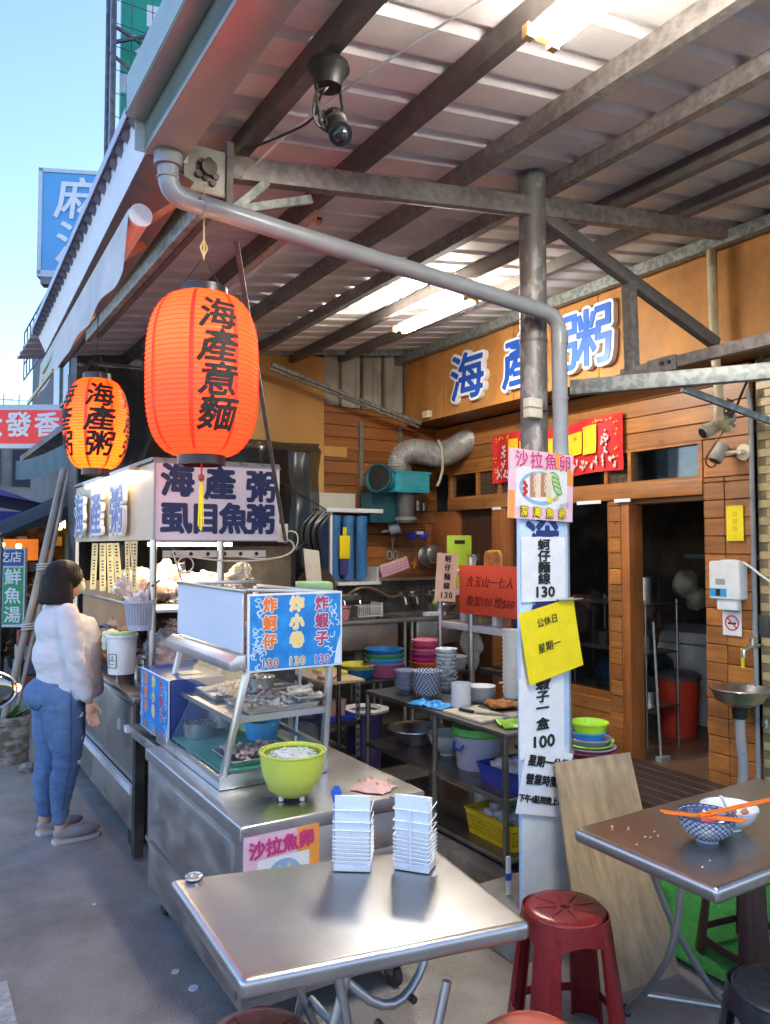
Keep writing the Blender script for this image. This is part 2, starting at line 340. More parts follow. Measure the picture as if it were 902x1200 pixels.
# ---- shop front (right-hand wall, runs along the street)
SF = thing('shop_front', 'orange varnished timber shop front with dark doorway and high sign board', 'shop front', (4.8, 5, 0))
def sfp(name, g, m, bevel=0, **k):
    for i, v in enumerate(g.v): g.v[i] = (v[0] - 4.8, v[1] - 5, v[2])
    return part(name, SF, g, m, bevel=bevel, **k)
def boards(y0, y1, z0, z1, h, x=4.8, t=.03, stagger=0, fn=None):
    z = z0; k = 0
    while z < z1 - .01:
        e = min(z + h, z1); dx = random.uniform(-.004, .004)
        (fn or sfp)('board', G().box(x - .02 + dx, y0, z + .0025, x + t, y1, e - .0025), WY, bevel=.004, seg=1)
        z = e; k += 1
boards(3.07, 3.265, .02, 2.18, .125); boards(3.27, 3.43, .02, 2.18, .125)
boards(3.07, 3.43, 2.18, 2.45, .135)
boards(4.185, 4.30, .02, 2.06, .125)
boards(3.07, 4.9, 2.45, 2.945, .124); boards(4.905, 6.68, 2.45, 2.945, .124)
boards(4.30, 5.55, .02, .48, .115)
sfp('door_jamb', G().box(4.785, 4.10, 0, 4.94, 4.18, 2.06), WZ, bevel=.004)
sfp('door_jamb', G().box(4.84, 3.435, 0, 5.0, 3.46, 2.06), WZ, bevel=.004)
sfp('lintel', G().box(4.765, 3.43, 2.065, 4.86, 6.45, 2.178), WY, bevel=.005)
sfp('door_head', G().box(4.84, 3.46, 2.03, 5.0, 4.10, 2.064), WY)
sfp('upright_post', G().box(4.765, 5.55, .02, 4.86, 5.74, 2.06), WZ, bevel=.005)
sfp('upright_post', G().box(4.765, 6.33, .02, 4.86, 6.68, 2.06), WZ, bevel=.005)
sfp('dark_door', G().box(4.86, 5.74, .02, 4.9, 6.33, 2.06), wood('dark_door_wood', (.07, .03, .015), (.04, .018, .01), (20, 20, 2)))
win = sfp('shop_window', G().box(4.83, 4.31, .48, 4.84, 5.54, 2.06), DGLASS)
fr = G(); fr.box(4.80, 4.30, .48, 4.86, 4.33, 2.06).box(4.80, 4.86, .48, 4.86, 4.90, 2.06).box(4.80, 5.52, .48, 4.86, 5.55, 2.06).box(4.80, 4.33, .48, 4.86, 5.52, .53)
part('window_frame', win, fr if 0 else (lambda q: ([q.v.__setitem__(i, (v[0] - 4.8, v[1] - 5, v[2])) for i, v in enumerate(q.v)], q)[1])(fr), WZ)
for (a, b) in ((4.06, 4.22), (4.36, 4.62), (4.68, 4.80), (5.60, 5.72)): sfp('paper_scrap', G().box(4.755, a, 2.045, 4.764, b, 2.072), PAPER)
# transom lights over the lintel
tf = G(); tf.box(4.77, 3.43, 2.178, 4.85, 6.45, 2.2).box(4.77, 3.43, 2.43, 4.85, 6.45, 2.45)
for y in (3.43, 4.06, 4.30, 4.75, 5.2, 5.62, 5.95, 6.41): tf.box(4.772, y, 2.2, 4.848, y + .035, 2.43)
sfp('transom_frame', tf, WY)
tg = [(3.465, 4.06), (4.335, 4.75), (4.785, 5.2), (5.985, 6.41)]
for a, b in tg: sfp('transom_pane', G().box(4.81, a, 2.2, 4.815, b, 2.43), DGLASS)
CARV = mat('carved_panel', (.10, .055, .03), (.02, .012, .008), rough=.6, ns=(45, 45, 45), bump=1, lo=.45, hi=.55)
for a, b in ((4.095, 4.30), (5.235, 5.62), (5.655, 5.95)): sfp('carved_panel', G().box(4.80, a, 2.2, 4.83, b, 2.43), CARV)
# fascia box
FY = [1.2, 2.1, 3.02, 4.02, 4.98, 6.02, 6.53]
for a, b in zip(FY, FY[1:]): sfp('fascia_panel', G().box(4.385, a + .003, 2.95, 4.4, b - .003, 3.69), PLYF, bevel=.002, seg=1)
sfp('fascia_panel', G().box(4.385, 6.533, 2.95, 4.4, 6.68, 3.69), PLYF)
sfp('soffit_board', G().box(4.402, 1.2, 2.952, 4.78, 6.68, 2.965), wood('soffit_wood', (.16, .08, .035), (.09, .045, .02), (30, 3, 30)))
sfp('fascia_trim', G().box(4.36, 1.2, 3.66, 4.40, 6.68, 3.70), mat('cream_flashing', (.50, .42, .28), (.35, .28, .18), rough=.5, ns=(3, 3, 3), dirt=.3))
sfp('wall_backing', G().box(4.835, 1.2, 2.46, 4.9, 6.8, 3.9), DARK)
# tiled wall right of the timber
TILE = mat('cream_tile', (.58, .43, .22), (.46, .33, .16), rough=.35, ns=(12, 12, 12), rnd=.12, dirt=.25)
TW = thing('tiled_wall', 'cream brick tiled wall at right edge beside the timber pier', 'wall', (4.8, 3, 0))
part('grout', TW, G().box(.005, -3.6, 0, .15, .035, 2.95), mat('tile_grout', (.28, .22, .13), (.18, .14, .08), rough=.9, ns=(9, 9, 9)))
tm = G().box(-.008, -.0575, -.0265, .006, .0575, .0265).mesh('wall_tile', bevel=.003, seg=1)
row = 0; z = .03
while z < 2.9:
    y = -.03 - (row % 2) * .06; n = 0
    while y > -.62:
        o = part('wall_tile', TW, tm, TILE); o.location = (random.uniform(-.001, .001), y, z + .0265); y -= .12; n += 1
        if n > 5: break
    z += .0565; row += 1
# inner room behind the doorway
RM = thing('back_room', 'dim back room seen through the open doorway with brown floor', 'room', (4.9, 4, 0))
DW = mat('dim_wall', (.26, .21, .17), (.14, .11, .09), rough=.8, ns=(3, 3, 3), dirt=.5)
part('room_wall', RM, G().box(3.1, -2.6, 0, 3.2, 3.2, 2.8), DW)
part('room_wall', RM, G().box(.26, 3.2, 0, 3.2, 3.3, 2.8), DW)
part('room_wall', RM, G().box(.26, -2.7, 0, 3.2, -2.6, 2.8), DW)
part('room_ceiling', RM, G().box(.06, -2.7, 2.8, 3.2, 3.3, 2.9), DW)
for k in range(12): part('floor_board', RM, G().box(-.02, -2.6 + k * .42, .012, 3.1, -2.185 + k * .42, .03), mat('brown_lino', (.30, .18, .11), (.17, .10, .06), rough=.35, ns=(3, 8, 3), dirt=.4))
part('shelf', RM, G().box(1.6, -1.0, 1.58, 2.0, .9, 1.62), plain('dull_grey', (.25, .26, .25)))
lat = G()
for k in range(9): lat.bar((2.6, -.9 + k * .16, .9), (2.6, -.9 + k * .16, 1.9), .01)
for k in range(8): lat.bar((2.6, -1, .95 + k * .12), (2.6, .5, .95 + k * .12), .01)
part('lattice', RM, lat, plain('dull_brown_metal', (.12, .09, .07)))
# dark decking in front of the doorway
DK = thing('door_deck', 'dark slatted timber deck in front of the doorway', 'deck', (4.4, 3.8, 0))
for k in range(6):
    part('deck_slat', DK, G().box(-.35 + k * .125, -1.0, .035, -.235 + k * .125, .75, .07), DWOOD, bevel=.004, seg=1)
part('deck_frame', DK, G().box(-.35, -1.0, 0, .40, .75, .033), DWOOD)

# ---- back wall of the kitchen (faces us)
BW = thing('kitchen_wall', 'orange plank kitchen wall with corrugated metal and plywood panels', 'wall', (3.4, 6.7, 0))
z = .62; k = 0
while z < 3.06:
    cut = 3.46 if z > 2.6 else 3.45
    part('plank', BW, G().box(.05, -.02, z + .002, 1.40, .02, min(z + .118, 3.08)), WX, bevel=.004, seg=1); z += .12
part('backing', BW, G().box(-2.2, .03, 0, 1.6, .12, 3.9), DARK)
part('lower_panel', BW, G().box(-.1, -.01, 0, 1.4, .02, .615), DSTEEL)
part('plywood_panel', BW, G().box(-1.45, -.035, 2.61, .045, -.01, 3.55), PLY, bevel=.002)
part('plywood_strip', BW, G().box(-.10, -.035, .9, .045, -.012, 2.607), PLY)
part('wood_batten', BW, G().box(.045, -.04, 2.58, .30, -.021, 2.68), PLY)
part('plywood_strip', BW, G().box(-.13, -.06, .9, -.09, -.036, 1.7), WZ)
pts = []
x = .06
while x < 1.06: pts += [(x, 0), (x + .15, 0), (x + .16, -.02), (x + .19, -.02)]; x += .2
g = G()
for (a, b) in zip(pts, pts[1:]): g.add([(a[0], a[1], 3.09), (b[0], b[1], 3.09), (b[0], b[1], 3.75), (a[0], a[1], 3.75)], [(0, 1, 2, 3)])
part('corrugated_panel', BW, g, mat('old_cream_sheet', (.50, .47, .38), (.34, .31, .24), rough=.5, ns=(5, 5, 2), dirt=.4))
for k in range(4):
    part('panel_batten', BW, G().box(.22 + k * .25, -.03, 3.09, .245 + k * .25, -.003, 3.7), plain('dark_batten', (.12, .11, .09)))
sl_ = G()
for k in range(15): sl_.obox((-.62, -.005, .95 + k * .055), (.5, 0, 0), (0, .012, 0), (0, .008, .022))
part('roller_shutter', BW, sl_, DSTEEL)
# black plastic film hanging in front
FLM = thing('plastic_curtain', 'black see-through plastic sheet hanging behind the lit sign box', 'curtain', (2.2, 6.4, 0))
def film(u, v):
    x = -1.0 + 2.05 * u; z = 1.15 + 2.0 * v
    if z > 2.62 and x > .2: z = 2.62 + (z - 2.62) * .05
    return (x + .03 * noise.noise(Vector((u * 3, v * 6, 1))), .05 * noise.noise(Vector((u * 9, v * 2.5, 0))) + .03 * math.sin(u * 24), z - .45 * (u > .6) * (u - .6) * (1 - v))
part('film', FLM, G().grid(film, 60, 40), BLKFILM)
for i, (x0, z0) in enumerate(((.3, 2.0), (-.2, 2.5))):
    part('hem', FLM, G().tube([(-1.0, .01, 3.17), (0, .0, 3.18)], .01) if i else G().tube([(.1, 0, 1.35), (.6, -.02, 1.5), (1.0, .0, 1.8)], .012), plain('dark_hem', (.05, .05, .05)))
# grey tarpaulin at the far left end
TARP = mat('grey_tarpaulin', (.20, .205, .205), (.10, .10, .105), rough=.45, ns=(6, 6, 2), bump=.6, bs=(20, 20, 5), dirt=.5, bdist=.02)
TP = thing('tarpaulin', 'grey weathered tarpaulin hanging behind the small lantern', 'tarpaulin', (1.2, 6.85, 0))
def tarp(u, v):
    x = -.05 + .60 * u; z = .15 + 3.0 * v
    return (x + .02 * math.sin(v * 5), .05 * math.sin(u * 16 + v * 2) + .05 * noise.noise(Vector((u * 5, v * 5, 3))), z)
part('sheet', TP, G().grid(tarp, 30, 50), TARP)
for z in (1.2, 2.2): part('rope', TP, G().tube([(-.06, -.06, z), (.15, -.09, z - .03), (.55, -.05, z)], .006, smooth=1), plain('rope', (.35, .32, .26)))
part('top_sheet', TP, G().grid(lambda u, v: (-.05 + 1.1 * u, -.25 + .02 * math.sin(u * 30), 2.6 + .75 * v), 30, 4), TARP)

# ================================================================== CANOPY ROOF
RF = thing('canopy_roof', 'corrugated metal canopy roof on rusty purlins above the stall', 'roof', (2.5, 3, 3.3))
O = Vector((2.5, 3, 3.3))
def rp(name, g, m, bevel=0, par=None, **k):
    for i, v in enumerate(g.v): g.v[i] = (v[0] - O.x, v[1] - O.y, v[2] - O.z)
    return part(name, par or RF, g, m, bevel=bevel, **k)
SLOPE = .143
def roofz(x): return 3.235 + SLOPE * (x - 1.03)
YS, YE = -.6, 6.72
pitch = .205; y = YS; seg = []
while y < YE: seg += [(y, 0), (y + .135, 0), (y + .15, .028), (y + .185, .028)]; y += pitch
seg = [(a, b) for a, b in seg if a < YE + .05]
per = 4 * 5; i = 0
while i < len(seg) - 1:
    sub = seg[i:i + per + 1]; g = G(); vs = []
    for (yy, dz) in sub:
        for xx in ((.60 if yy < 2.52 else .72), 2.6, 4.86): vs.append((xx, yy, roofz(xx) + dz))
    n = len(sub); g.add(vs, [(3 * a + c, 3 * a + c + 1, 3 * a + 4 + c, 3 * a + 3 + c) for a in range(n - 1) for c in (0, 1)])
    rp('roof_sheet', g, SHEET, ang=20); i += per
# purlins (channel section), running along the street
for k, (x, m) in enumerate(((1.03, PURL), (1.53, PURL), (2.05, GALVR), (2.56, GALVR), (3.09, PURL), (3.62, PURL))):
    z = roofz(x) - .004; g = G()
    g.box(x - .024, YS, z - .08, x - .018, YE - .06, z); g.box(x - .018, YS, z - .08, x + .024, YE - .06, z - .075); g.box(x - .018, YS, z - .006, x + .024, YE - .06, z)
    g.box(x + .020, YS, z - .075, x + .024, YE - .06, z - .062)
    rp('purlin', g, m)
g = G()   # main cross beam
g.bar((.95, 2.6, 3.055), (3.85, 2.6, 3.46), .05, .085); rp('cross_beam', g, GALVR, bevel=.004)
g = G()
g.bar((2.2, 6.55, 3.44), (4.5, 6.55, 3.72), .06, .07); g.bar((2.2, 6.51, 3.40), (4.5, 6.51, 3.68), .01, .02); rp('rear_beam', g, GALV)
rp('wall_plate', G().bar((4.30, 0, 3.62), (4.30, 6.7, 3.62), .06, .08), GALV)
# beam end box with joint plate
g = G().box(.78, 2.56, 2.93, .93, 2.575, 3.09); rp('joint_plate', g, plain('pale_zinc_plate', (.48, .46, .40), .4, dirt=.3), bevel=.002)
g = G()
for (dx, dz) in ((.06, .10), (.09, .08), (.075, .05), (.11, .06), (.10, .035), (.05, .055), (.085, .11)): g.cyl((.78 + dx, 2.562, 2.93 + dz), (.78 + dx, 2.545, 2.93 + dz), .012)
g.cyl((.862, 2.562, 3.01), (.862, 2.53, 3.01), .028); rp('joint_bolts', g, DSTEEL)
rp('brace', G().bar((.95, 2.57, 2.88), (1.09, 2.57, 3.03), .02, .03), GALV); rp('brace', G().bar((.99, 2.59, 2.91), (1.28, 2.59, 3.02), .02, .03), GALV)
rp('end_stub', G().box(.93, 2.55, 2.90, .955, 2.64, 3.13), PURL)
# gutter box at the street edge: pale green fascia in front, translucent eave beyond
g = G()
g.box(.632, -.6, 2.985, .760, 2.50, 3.0); g.box(.632, -.6, 3.0, .640, 2.50, 3.17); g.box(.752, -.6, 3.0, .760, 2.50, 3.17); g.box(.571, -.6, 3.085, .632, 2.50, 3.093); g.box(.571, -.6, 3.093, .577, 2.5, 3.22)
rp('gutter', g, ZINCG, bevel=.002)
rp('gutter_cap', G().box(.60, 2.501, 2.985, .775, 2.506, 3.17), plain('pale_cap', (.55, .60, .58), .4, dirt=.2))
Y1 = 5.5   # the eave beyond runs slightly inwards
def sk(y, x0, k): return x0 + k * (y - 2.51)
def strip(name, xa, ka, za, xb, kb, zb, m, th=.004):
    g = G().grid(lambda u, v: ((sk(2.51 + (Y1 - 2.51) * u, xa, ka)) * (1 - v) + sk(2.51 + (Y1 - 2.51) * u, xb, kb) * v, 2.51 + (Y1 - 2.51) * u, za + (zb - za) * v), 12, 1); return rp(name, g, m, solid=th)
strip('gutter_underside', .642, .041, 2.984, .80, .03, 2.93, plain('brown_zinc', (.17, .13, .11), .5, dirt=.3))
strip('eave_face', .640, .041, 2.988, .606, .036, 3.098, plain('pale_blue_zinc', (.72, .77, .84), .4, dirt=.1))
EAVE = mat('eave_sheet', (.22, .21, .27), (.15, .145, .19), rough=.4, metal=.2, ns=(5, 3, 5), dirt=.2)
prof = []; y = 2.51
while y < Y1 - .1: prof += [(y, 0), (y + .04, -.004), (y + .055, .020), (y + .085, .020), (y + .1, 0)]; y += .11
g = G()
for (a, b), (c, d) in zip(prof, prof[1:]): g.add([(sk(a, .585, .03), a, 3.100 + b * .3), (sk(c, .585, .03), c, 3.100 + d * .3), (sk(c, .608, .036), c, 3.080 + d), (sk(a, .608, .036), a, 3.080 + b)], [(0, 1, 2, 3)])
rp('eave_sheet', g, EAVE, solid=.002)
strip('eave_trim', .580, .03, 3.098, .580, .03, 3.135, plain('lilac_trim', (.45, .47, .58), .4, dirt=.1)); strip('eave_cover', .582, .03, 3.138, .70, .04, 3.15, EAVE)
# lantern-side rail (orange lit aluminium channel) under the eave
rp('rail', G().box(.845, 2.6, 2.87, .875, 4.6, 2.93), GALV, bevel=.003); rp('rail', G().box(.90, 2.62, 2.90, .93, 4.6, 2.96), PURL, bevel=.003)
rp('rail_end', G().box(.84, 2.585, 2.865, .94, 2.598, 2.94), DSTEEL)
rp('yellow_panel', G().box(.80, 2.62, 2.99, .806, 4.4, 3.12), plain('yellow_green_panel', (.55, .55, .05), .5))
# bracket truss and struts
rp('bracket_arm', G().bar((2.645, 2.6, 2.445), (3.35, 1.53, 2.445), .05, .07), GALV, bevel=.004)
rp('bracket_arm', G().bar((3.073, 2.66, 2.569), (3.073, 1.2, 2.575), .04, .055), GALVR, bevel=.004)
rp('bracket_brace', G().bar((2.48, 2.6, 3.235), (3.76, 2.6, 2.81), .045, .065), PURL, bevel=.004)
rp('bracket_post', G().bar((3.06, 2.6, 3.03), (3.075, 2.6, 2.53), .05, .06, up=(0, 1, 0)), GALVR, bevel=.004)
rp('strut', G().bar((2.93, 2.20, 2.405), (3.52, 2.05, 2.25), .02, .03), GALV)
rp('splice_plate', G().box(3.038, 2.32, 2.53, 3.05, 2.48, 2.60), GALVR)
g = G()
for y in (2.35, 2.39): g.cyl((3.04, y, 2.57), (3.028, y, 2.57), .010)
rp('splice_bolts', g, DSTEEL)
rp('diagonal_strut', G().bar((2.75, 6.35, 3.33), (4.36, 6.35, 2.93), .025, .035).bar((2.75, 6.39, 3.30), (4.36, 6.39, 2.90), .02, .02), GALV)
rp('hanger_rod', G().bar((1.10, 2.9, 2.92), (1.963, 4.3, 1.72), .02, .012), PURL)
# round steel column
CL = thing('steel_column', 'thick mottled galvanised pipe column behind the menu boards', 'column', (2.43, 2.62, 0))
part('pipe', CL, G().cyl((0, 0, 0), (0, 0, 3.42), .062, n=28), mat('column_galv', (.36, .35, .33), (.20, .19, .175), rough=.5, metal=.4, ns=(22, 22, 11), lo=.52, hi=.6, det=2, dirt=.35))
part('footing', CL, G().box(-.30, -.20, 0, .16, .14, .20), CONC, bevel=.02)
part('seam_band', CL, G().cyl((0, 0, 2.63), (0, 0, 2.645), .0645, n=24), PURL)
jb = part('junction_box', CL, G().box(-.11, -.09, 2.27, -.03, -.045, 2.36), OFFW, bevel=.008); part('box_seam', jb, G().box(-.112, -.092, 2.312, -.028, -.044, 2.318), plain('seam', (.3, .26, .2)))
part('box_cable', CL, G().tube([(-.03, -.07, 2.31), (.06, -.07, 2.31)], .003), BLACK)
# grey rain pipe
DP = thing('rain_pipe', 'grey plastic rain pipe slanting across from gutter to column', 'pipe', (2.48, 2.48, 0))
def dl(p): return (p[0] - 2.48, p[1] - 2.48, p[2])
path = [(.70, 2.47, 3.0), (.70, 2.47, 2.90), (.715, 2.475, 2.865), (.76, 2.48, 2.845), (2.36, 2.48, 2.738), (2.415, 2.48, 2.722), (2.447, 2.48, 2.69), (2.457, 2.48, 2.64), (2.457, 2.48, .05)]
part('pipe', DP, G().tube([dl(p) for p in path], .034, n=22, smooth=1), PVC)
for z in (2.60, 2.35, 2.10): part('coupling', DP, G().cyl(dl((2.457, 2.48, z)), dl((2.457, 2.48, z + (.012 if z < 2.5 else .05))), .0375, n=22), PVC)
part('coupling', DP, G().cyl(dl((.70, 2.47, 2.94)), dl((.70, 2.47, 2.985)), .046, n=22), PVC)
a = Vector(dl((.82, 2.48, 2.841))); b = Vector(dl((.835, 2.48, 2.84))); part('coupling', DP, G().cyl(a, b, .0375, n=22), PVC)
part('coupling', DP, G().cyl(dl((.70, 2.47, 2.90)), dl((.70, 2.47, 2.905)), .037, n=22), PVC)
part('screw', DP, G().cyl(dl((.80, 2.447, 2.85)), dl((.80, 2.441, 2.85)), .006), DSTEEL)
# cream conduit
single('conduit', G().tube([(4.3, 3.0, 3.66), (4.3, 2.99, 3.0), (4.3, 2.96, 2.62), (4.34, 3.0, 2.50), (4.5, 3.05, 2.46)], .028, n=12, smooth=1), mat('cracked_cream_pipe', (.74, .66, .44), (.50, .42, .24), rough=.6, ns=(20, 20, 10), bump=.6, dirt=.2), 'cracked cream conduit pipe hanging in front of the fascia', 'conduit')
# grey conduit on corner of tile wall
single('wall_pipe', G().tube([(4.765, 3.05, .1), (4.765, 3.05, 2.6), (4.74, 3.05, 2.75)], .016, n=10), PVC, 'thin grey pipe running up the corner between timber and tiles', 'pipe')

g = G(); random.seed(40)
for (x, y, r) in ((.955, 3.12, .016), (.98, 2.97, .020), (.80, 3.9, .008)): g.prism([(r * (1 + .4 * noise.noise(Vector((k, x, 0)))) * math.cos(k * .63), r * (1 + .4 * noise.noise(Vector((k, y, 3)))) * math.sin(k * .63)) for k in range(10)], (x, y, .0), (1, 0, 0), (0, 1, 0), (0, 0, .004))
struct('paint_spots', g, plain('spilt_white', (.62, .64, .66), .6))
# ================================================================== LAMPS AND LANTERNS
TUBE = plain('lit_tube', (1, 1, 1), .5, emit=(1, .94, .84), es=45)
TUBEB = plain('lit_tube_cool', (1, 1, 1), .5, emit=(1, .96, .86), es=54)
HOUS = plain('lamp_housing', (.70, .64, .52), .35, dirt=.1)
# twin tube lamp at the top of the frame, on the underside of the roof
def tube_lamp(name, label, x, y0, y1, z, power, col, m, tubes=(-.035, .035), lit=True, drop=.05):
    T = thing(name, label, 'ceiling lamp', (x, (y0 + y1) / 2, z), 0, 'fluorescent ceiling lamps'); h = (y1 - y0) / 2
    part('housing', T, G().box(-.03 if len(tubes) > 1 else -.02, -h, .0, .03 if len(tubes) > 1 else .02, h, .03), HOUS, bevel=.004)
    for dx in tubes:
        part('tube', T, G().cyl((dx, -h + .03, -.012), (dx, h - .03, -.012), .014, n=12), m)
    for s in (-1, 1):
        e = G()
        for dx in tubes: e.box(dx - .014, s * (h - .015) - .012, -.026, dx + .014, s * (h - .015) + .012, .012)
        e.box(-.04 if len(tubes) > 1 else -.01, s * (h - .015) - .012, -.012, .04 if len(tubes) > 1 else .01, s * (h - .015) + .012, .0)
        part('end_socket', T, e, plain('amber_socket', (.65, .42, .16), .4))
    return T
tube_lamp('tube_lamp', 'bright twin fluorescent lamp under the roof at the top of the picture', 1.47, .36, 1.56, 3.125, 38, (1, .90, .76), TUBE, tubes=(-.045, .045))
tube_lamp('tube_lamp', 'bright fluorescent lamp over the kitchen in front of the sign board', 3.14, 3.97, 4.87, 3.345, 95, (1, .92, .80), TUBEB, tubes=(-.045, .045))
tube_lamp('tube_lamp', 'unlit slim fluorescent lamp behind the rain pipe', 1.50, 2.95, 4.1, 3.135, 0, (1, 1, 1), plain('unlit_tube', (.70, .68, .64), .4), tubes=(0,), lit=False)
# paper lanterns
def lantern(name, label, loc, Rm, H, body_m, seam_m, chars, csize, face_az, cat='lantern', extra=(), power=6, ribs=34, bulb=(0, 0, 0), sq=2.6):
    T = thing(name, label, cat, loc)   # origin at lantern centre
    def rad(z):   # superellipse profile, z in -1..1
        cap = .42
        t = min(1, abs(z)); return Rm * (cap + (1 - cap) * (1 - t ** sq) ** (1 / 1.9))
    prof = []
    N = ribs * 4
    for i in range(N + 1):
        z = -1 + 2 * i / N; ph = (i % 4) / 4
        prof.append((rad(z) - (.0024 * Rm / .19) * (math.sin(math.pi * (i % 4) / 4)), z * H))
    part('paper_shade', T, G().lathe(prof, n=64), body_m, ang=60)
    rb = G()
    for i in range(1, ribs): z = -1 + 2 * i / ribs; rr_ = rad(z); rb.lathe([(rr_ - .0006, z * H - .0009), (rr_ + .0010, z * H), (rr_ - .0006, z * H + .0009)], n=56)
    part('wire_ribs', T, rb, seam_m, kind='stuff')
    for k in range(8):
        a = 2 * math.pi * (k + .35) / 8; wd = .009
        def f(u, v, a=a): z = -1 + 2 * v; r = rad(z) + .0012; aa = a + (u - .5) * 2 * wd / Rm * .8; return (r * math.cos(aa), r * math.sin(aa), z * H)
        part('seam', T, G().grid(f, 1, 40), seam_m)
    rc = Rm * .42
    part('top_ring', T, G().lathe([(rc * .8, H - .005), (rc * 1.04, H - .005), (rc * 1.04, H + .028), (rc * .94, H + .030), (rc * .94, H + .0), (rc * .8, H)], n=40), BLACK)
    part('bottom_ring', T, G().lathe([(rc * .7, -H + .004), (rc * 1.02, -H + .004), (rc * 1.02, -H - .030), (rc * .9, -H - .032), (rc * .9, -H)], n=40), BLACK)
    part('hanger', T, G().tube([(-rc, 0, H + .02), (-rc * .3, 0, H + .10), (0, 0, H + .14), (rc * .3, 0, H + .10), (rc, 0, H + .02)], .002, n=6), BLACK)
    def paint(body, az, zc, size):
        me = glyphs('\n'.join(body), size, size * .032, 0, line=.96, shear=.14, sx=1.20)
        bm = bmesh.new(); bm.from_mesh(me)
        for _ in range(5):
            es = [e for e in bm.edges if e.calc_length() > .016]
            if not es: break
            bmesh.ops.subdivide_edges(bm, edges=es, cuts=1); bmesh.ops.triangulate(bm, faces=bm.faces)
        for v in bm.verts:
            zz = v.co.y + zc; r = rad(zz / H) + .0026 + v.co.z * 3; aa = az + v.co.x / Rm
            v.co = Vector((r * math.cos(aa), r * math.sin(aa), zz))
        bm.to_mesh(me); bm.free(); part('lettering', T, me, INKL)
    paint(chars, R(face_az), .0, csize)
    for (az, zc) in extra: paint(chars, R(az), zc, csize)
    l = bpy.data.lights.new('lantern_bulb', 'POINT'); l.energy = power; l.shadow_soft_size = .07; l.color = (1, .75, .40)
    o = bpy.data.objects.new('lantern_bulb', l); COL.objects.link(o); o.parent = T; o.location = bulb
    return T
def lantern_paper(name, c, e, s, tr):
    m = bpy.data.materials.new(name); m.use_nodes = True; t = m.node_tree; N = t.nodes; L = t.links
    for n in list(N): N.remove(n)
    o = N.new('ShaderNodeOutputMaterial'); d = N.new('ShaderNodeBsdfDiffuse'); d.inputs[0].default_value = (*c, 1)
    tl = N.new('ShaderNodeBsdfTranslucent'); tl.inputs[0].default_value = (*tr, 1)
    em = N.new('ShaderNodeEmission'); em.inputs[0].default_value = (*e, 1); em.inputs[1].default_value = s
    gl = N.new('ShaderNodeBsdfGlossy'); gl.inputs[1].default_value = .35; gl.inputs[0].default_value = (.9, .9, .9, 1)
    m1 = N.new('ShaderNodeMixShader'); m1.inputs[0].default_value = .6; L.new(d.outputs[0], m1.inputs[1]); L.new(tl.outputs[0], m1.inputs[2])
    m2 = N.new('ShaderNodeMixShader'); m2.inputs[0].default_value = .03; L.new(m1.outputs[0], m2.inputs[1]); L.new(gl.outputs[0], m2.inputs[2])
    ad = N.new('ShaderNodeAddShader'); L.new(m2.outputs[0], ad.inputs[0]); L.new(em.outputs[0], ad.inputs[1]); L.new(ad.outputs[0], o.inputs[0])
    geo = N.new('ShaderNodeNewGeometry'); no = N.new('ShaderNodeTexNoise'); no.inputs['Scale'].default_value = 14; no.inputs['Detail'].default_value = 5; L.new(geo.outputs['Position'], no.inputs['Vector'])
    bp = N.new('ShaderNodeBump'); bp.inputs['Strength'].default_value = .25; bp.inputs['Distance'].default_value = .002; L.new(no.outputs['Fac'], bp.inputs['Height']); L.new(bp.outputs[0], d.inputs['Normal'])
    return m
INKL = mat('lantern_ink', (.022, .012, .008), (.012, .008, .006), rough=.7, ns=(9, 9, 9))
RP = lantern_paper('red_lantern_paper', (.80, .05, .02), (1, .052, .014), .30, (.9, .09, .025))
OP = lantern_paper('orange_lantern_paper', (.80, .16, .02), (1, .085, .006), .22, (1, .14, .014))
SEAM = lantern_paper('lantern_seam', (.55, .03, .02), (1, .04, .012), .15, (.8, .08, .03))
LB = lantern('paper_lantern', 'large orange-red paper lantern lettered with four characters', (.838, 2.515, 2.275), .187, .272, RP, SEAM, '海產意麵', .112, -94, power=.9, bulb=(-.03, -.02, .11), sq=3.2)
part('tassel_cord', LB, G().tube([(0, 0, -.27), (0, 0, -.36)], .003, n=6), REDINK)
kn = G().blob((0, 0, -.345), (.012, .008, .014), n=8)
part('tassel_knot', LB, kn, BRICKRED)
ts = G()
for k in range(14):
    a = random.uniform(0, 6.28); r = random.uniform(0, .007)
    ts.tube([(r * .5 * math.cos(a), r * .5 * math.sin(a), -.358), (r * math.cos(a), r * math.sin(a), -.42), (r * 1.3 * math.cos(a), r * 1.3 * math.sin(a), -.505 - random.uniform(0, .02))], .0022, n=5)
part('tassel', LB, ts, YSHEET)
part('hanging_cord', LB, G().tube([(0, 0, .40), (0, 0, .66)], .003, n=6).tube([(0, 0, .41), (.012, 0, .44), (0, 0, .47), (-.012, 0, .44), (0, 0, .41)], .0035, n=6), plain('yellow_cord', (.7, .5, .2), .5))
LS = lantern('paper_lantern', 'smaller yellow-orange paper lantern at the left beside the sign box', (.765, 3.86, 2.285), .150, .215, OP, SEAM, '海產粥', .120, -97, power=1.0, bulb=(.0, 0, -.09), extra=((-175, 0), (-22, 0)), ribs=30, sq=2.3)
part('hanging_cord', LS, G().tube([(0, 0, .35), (0, 0, .60)], .003, n=6), BLACK)
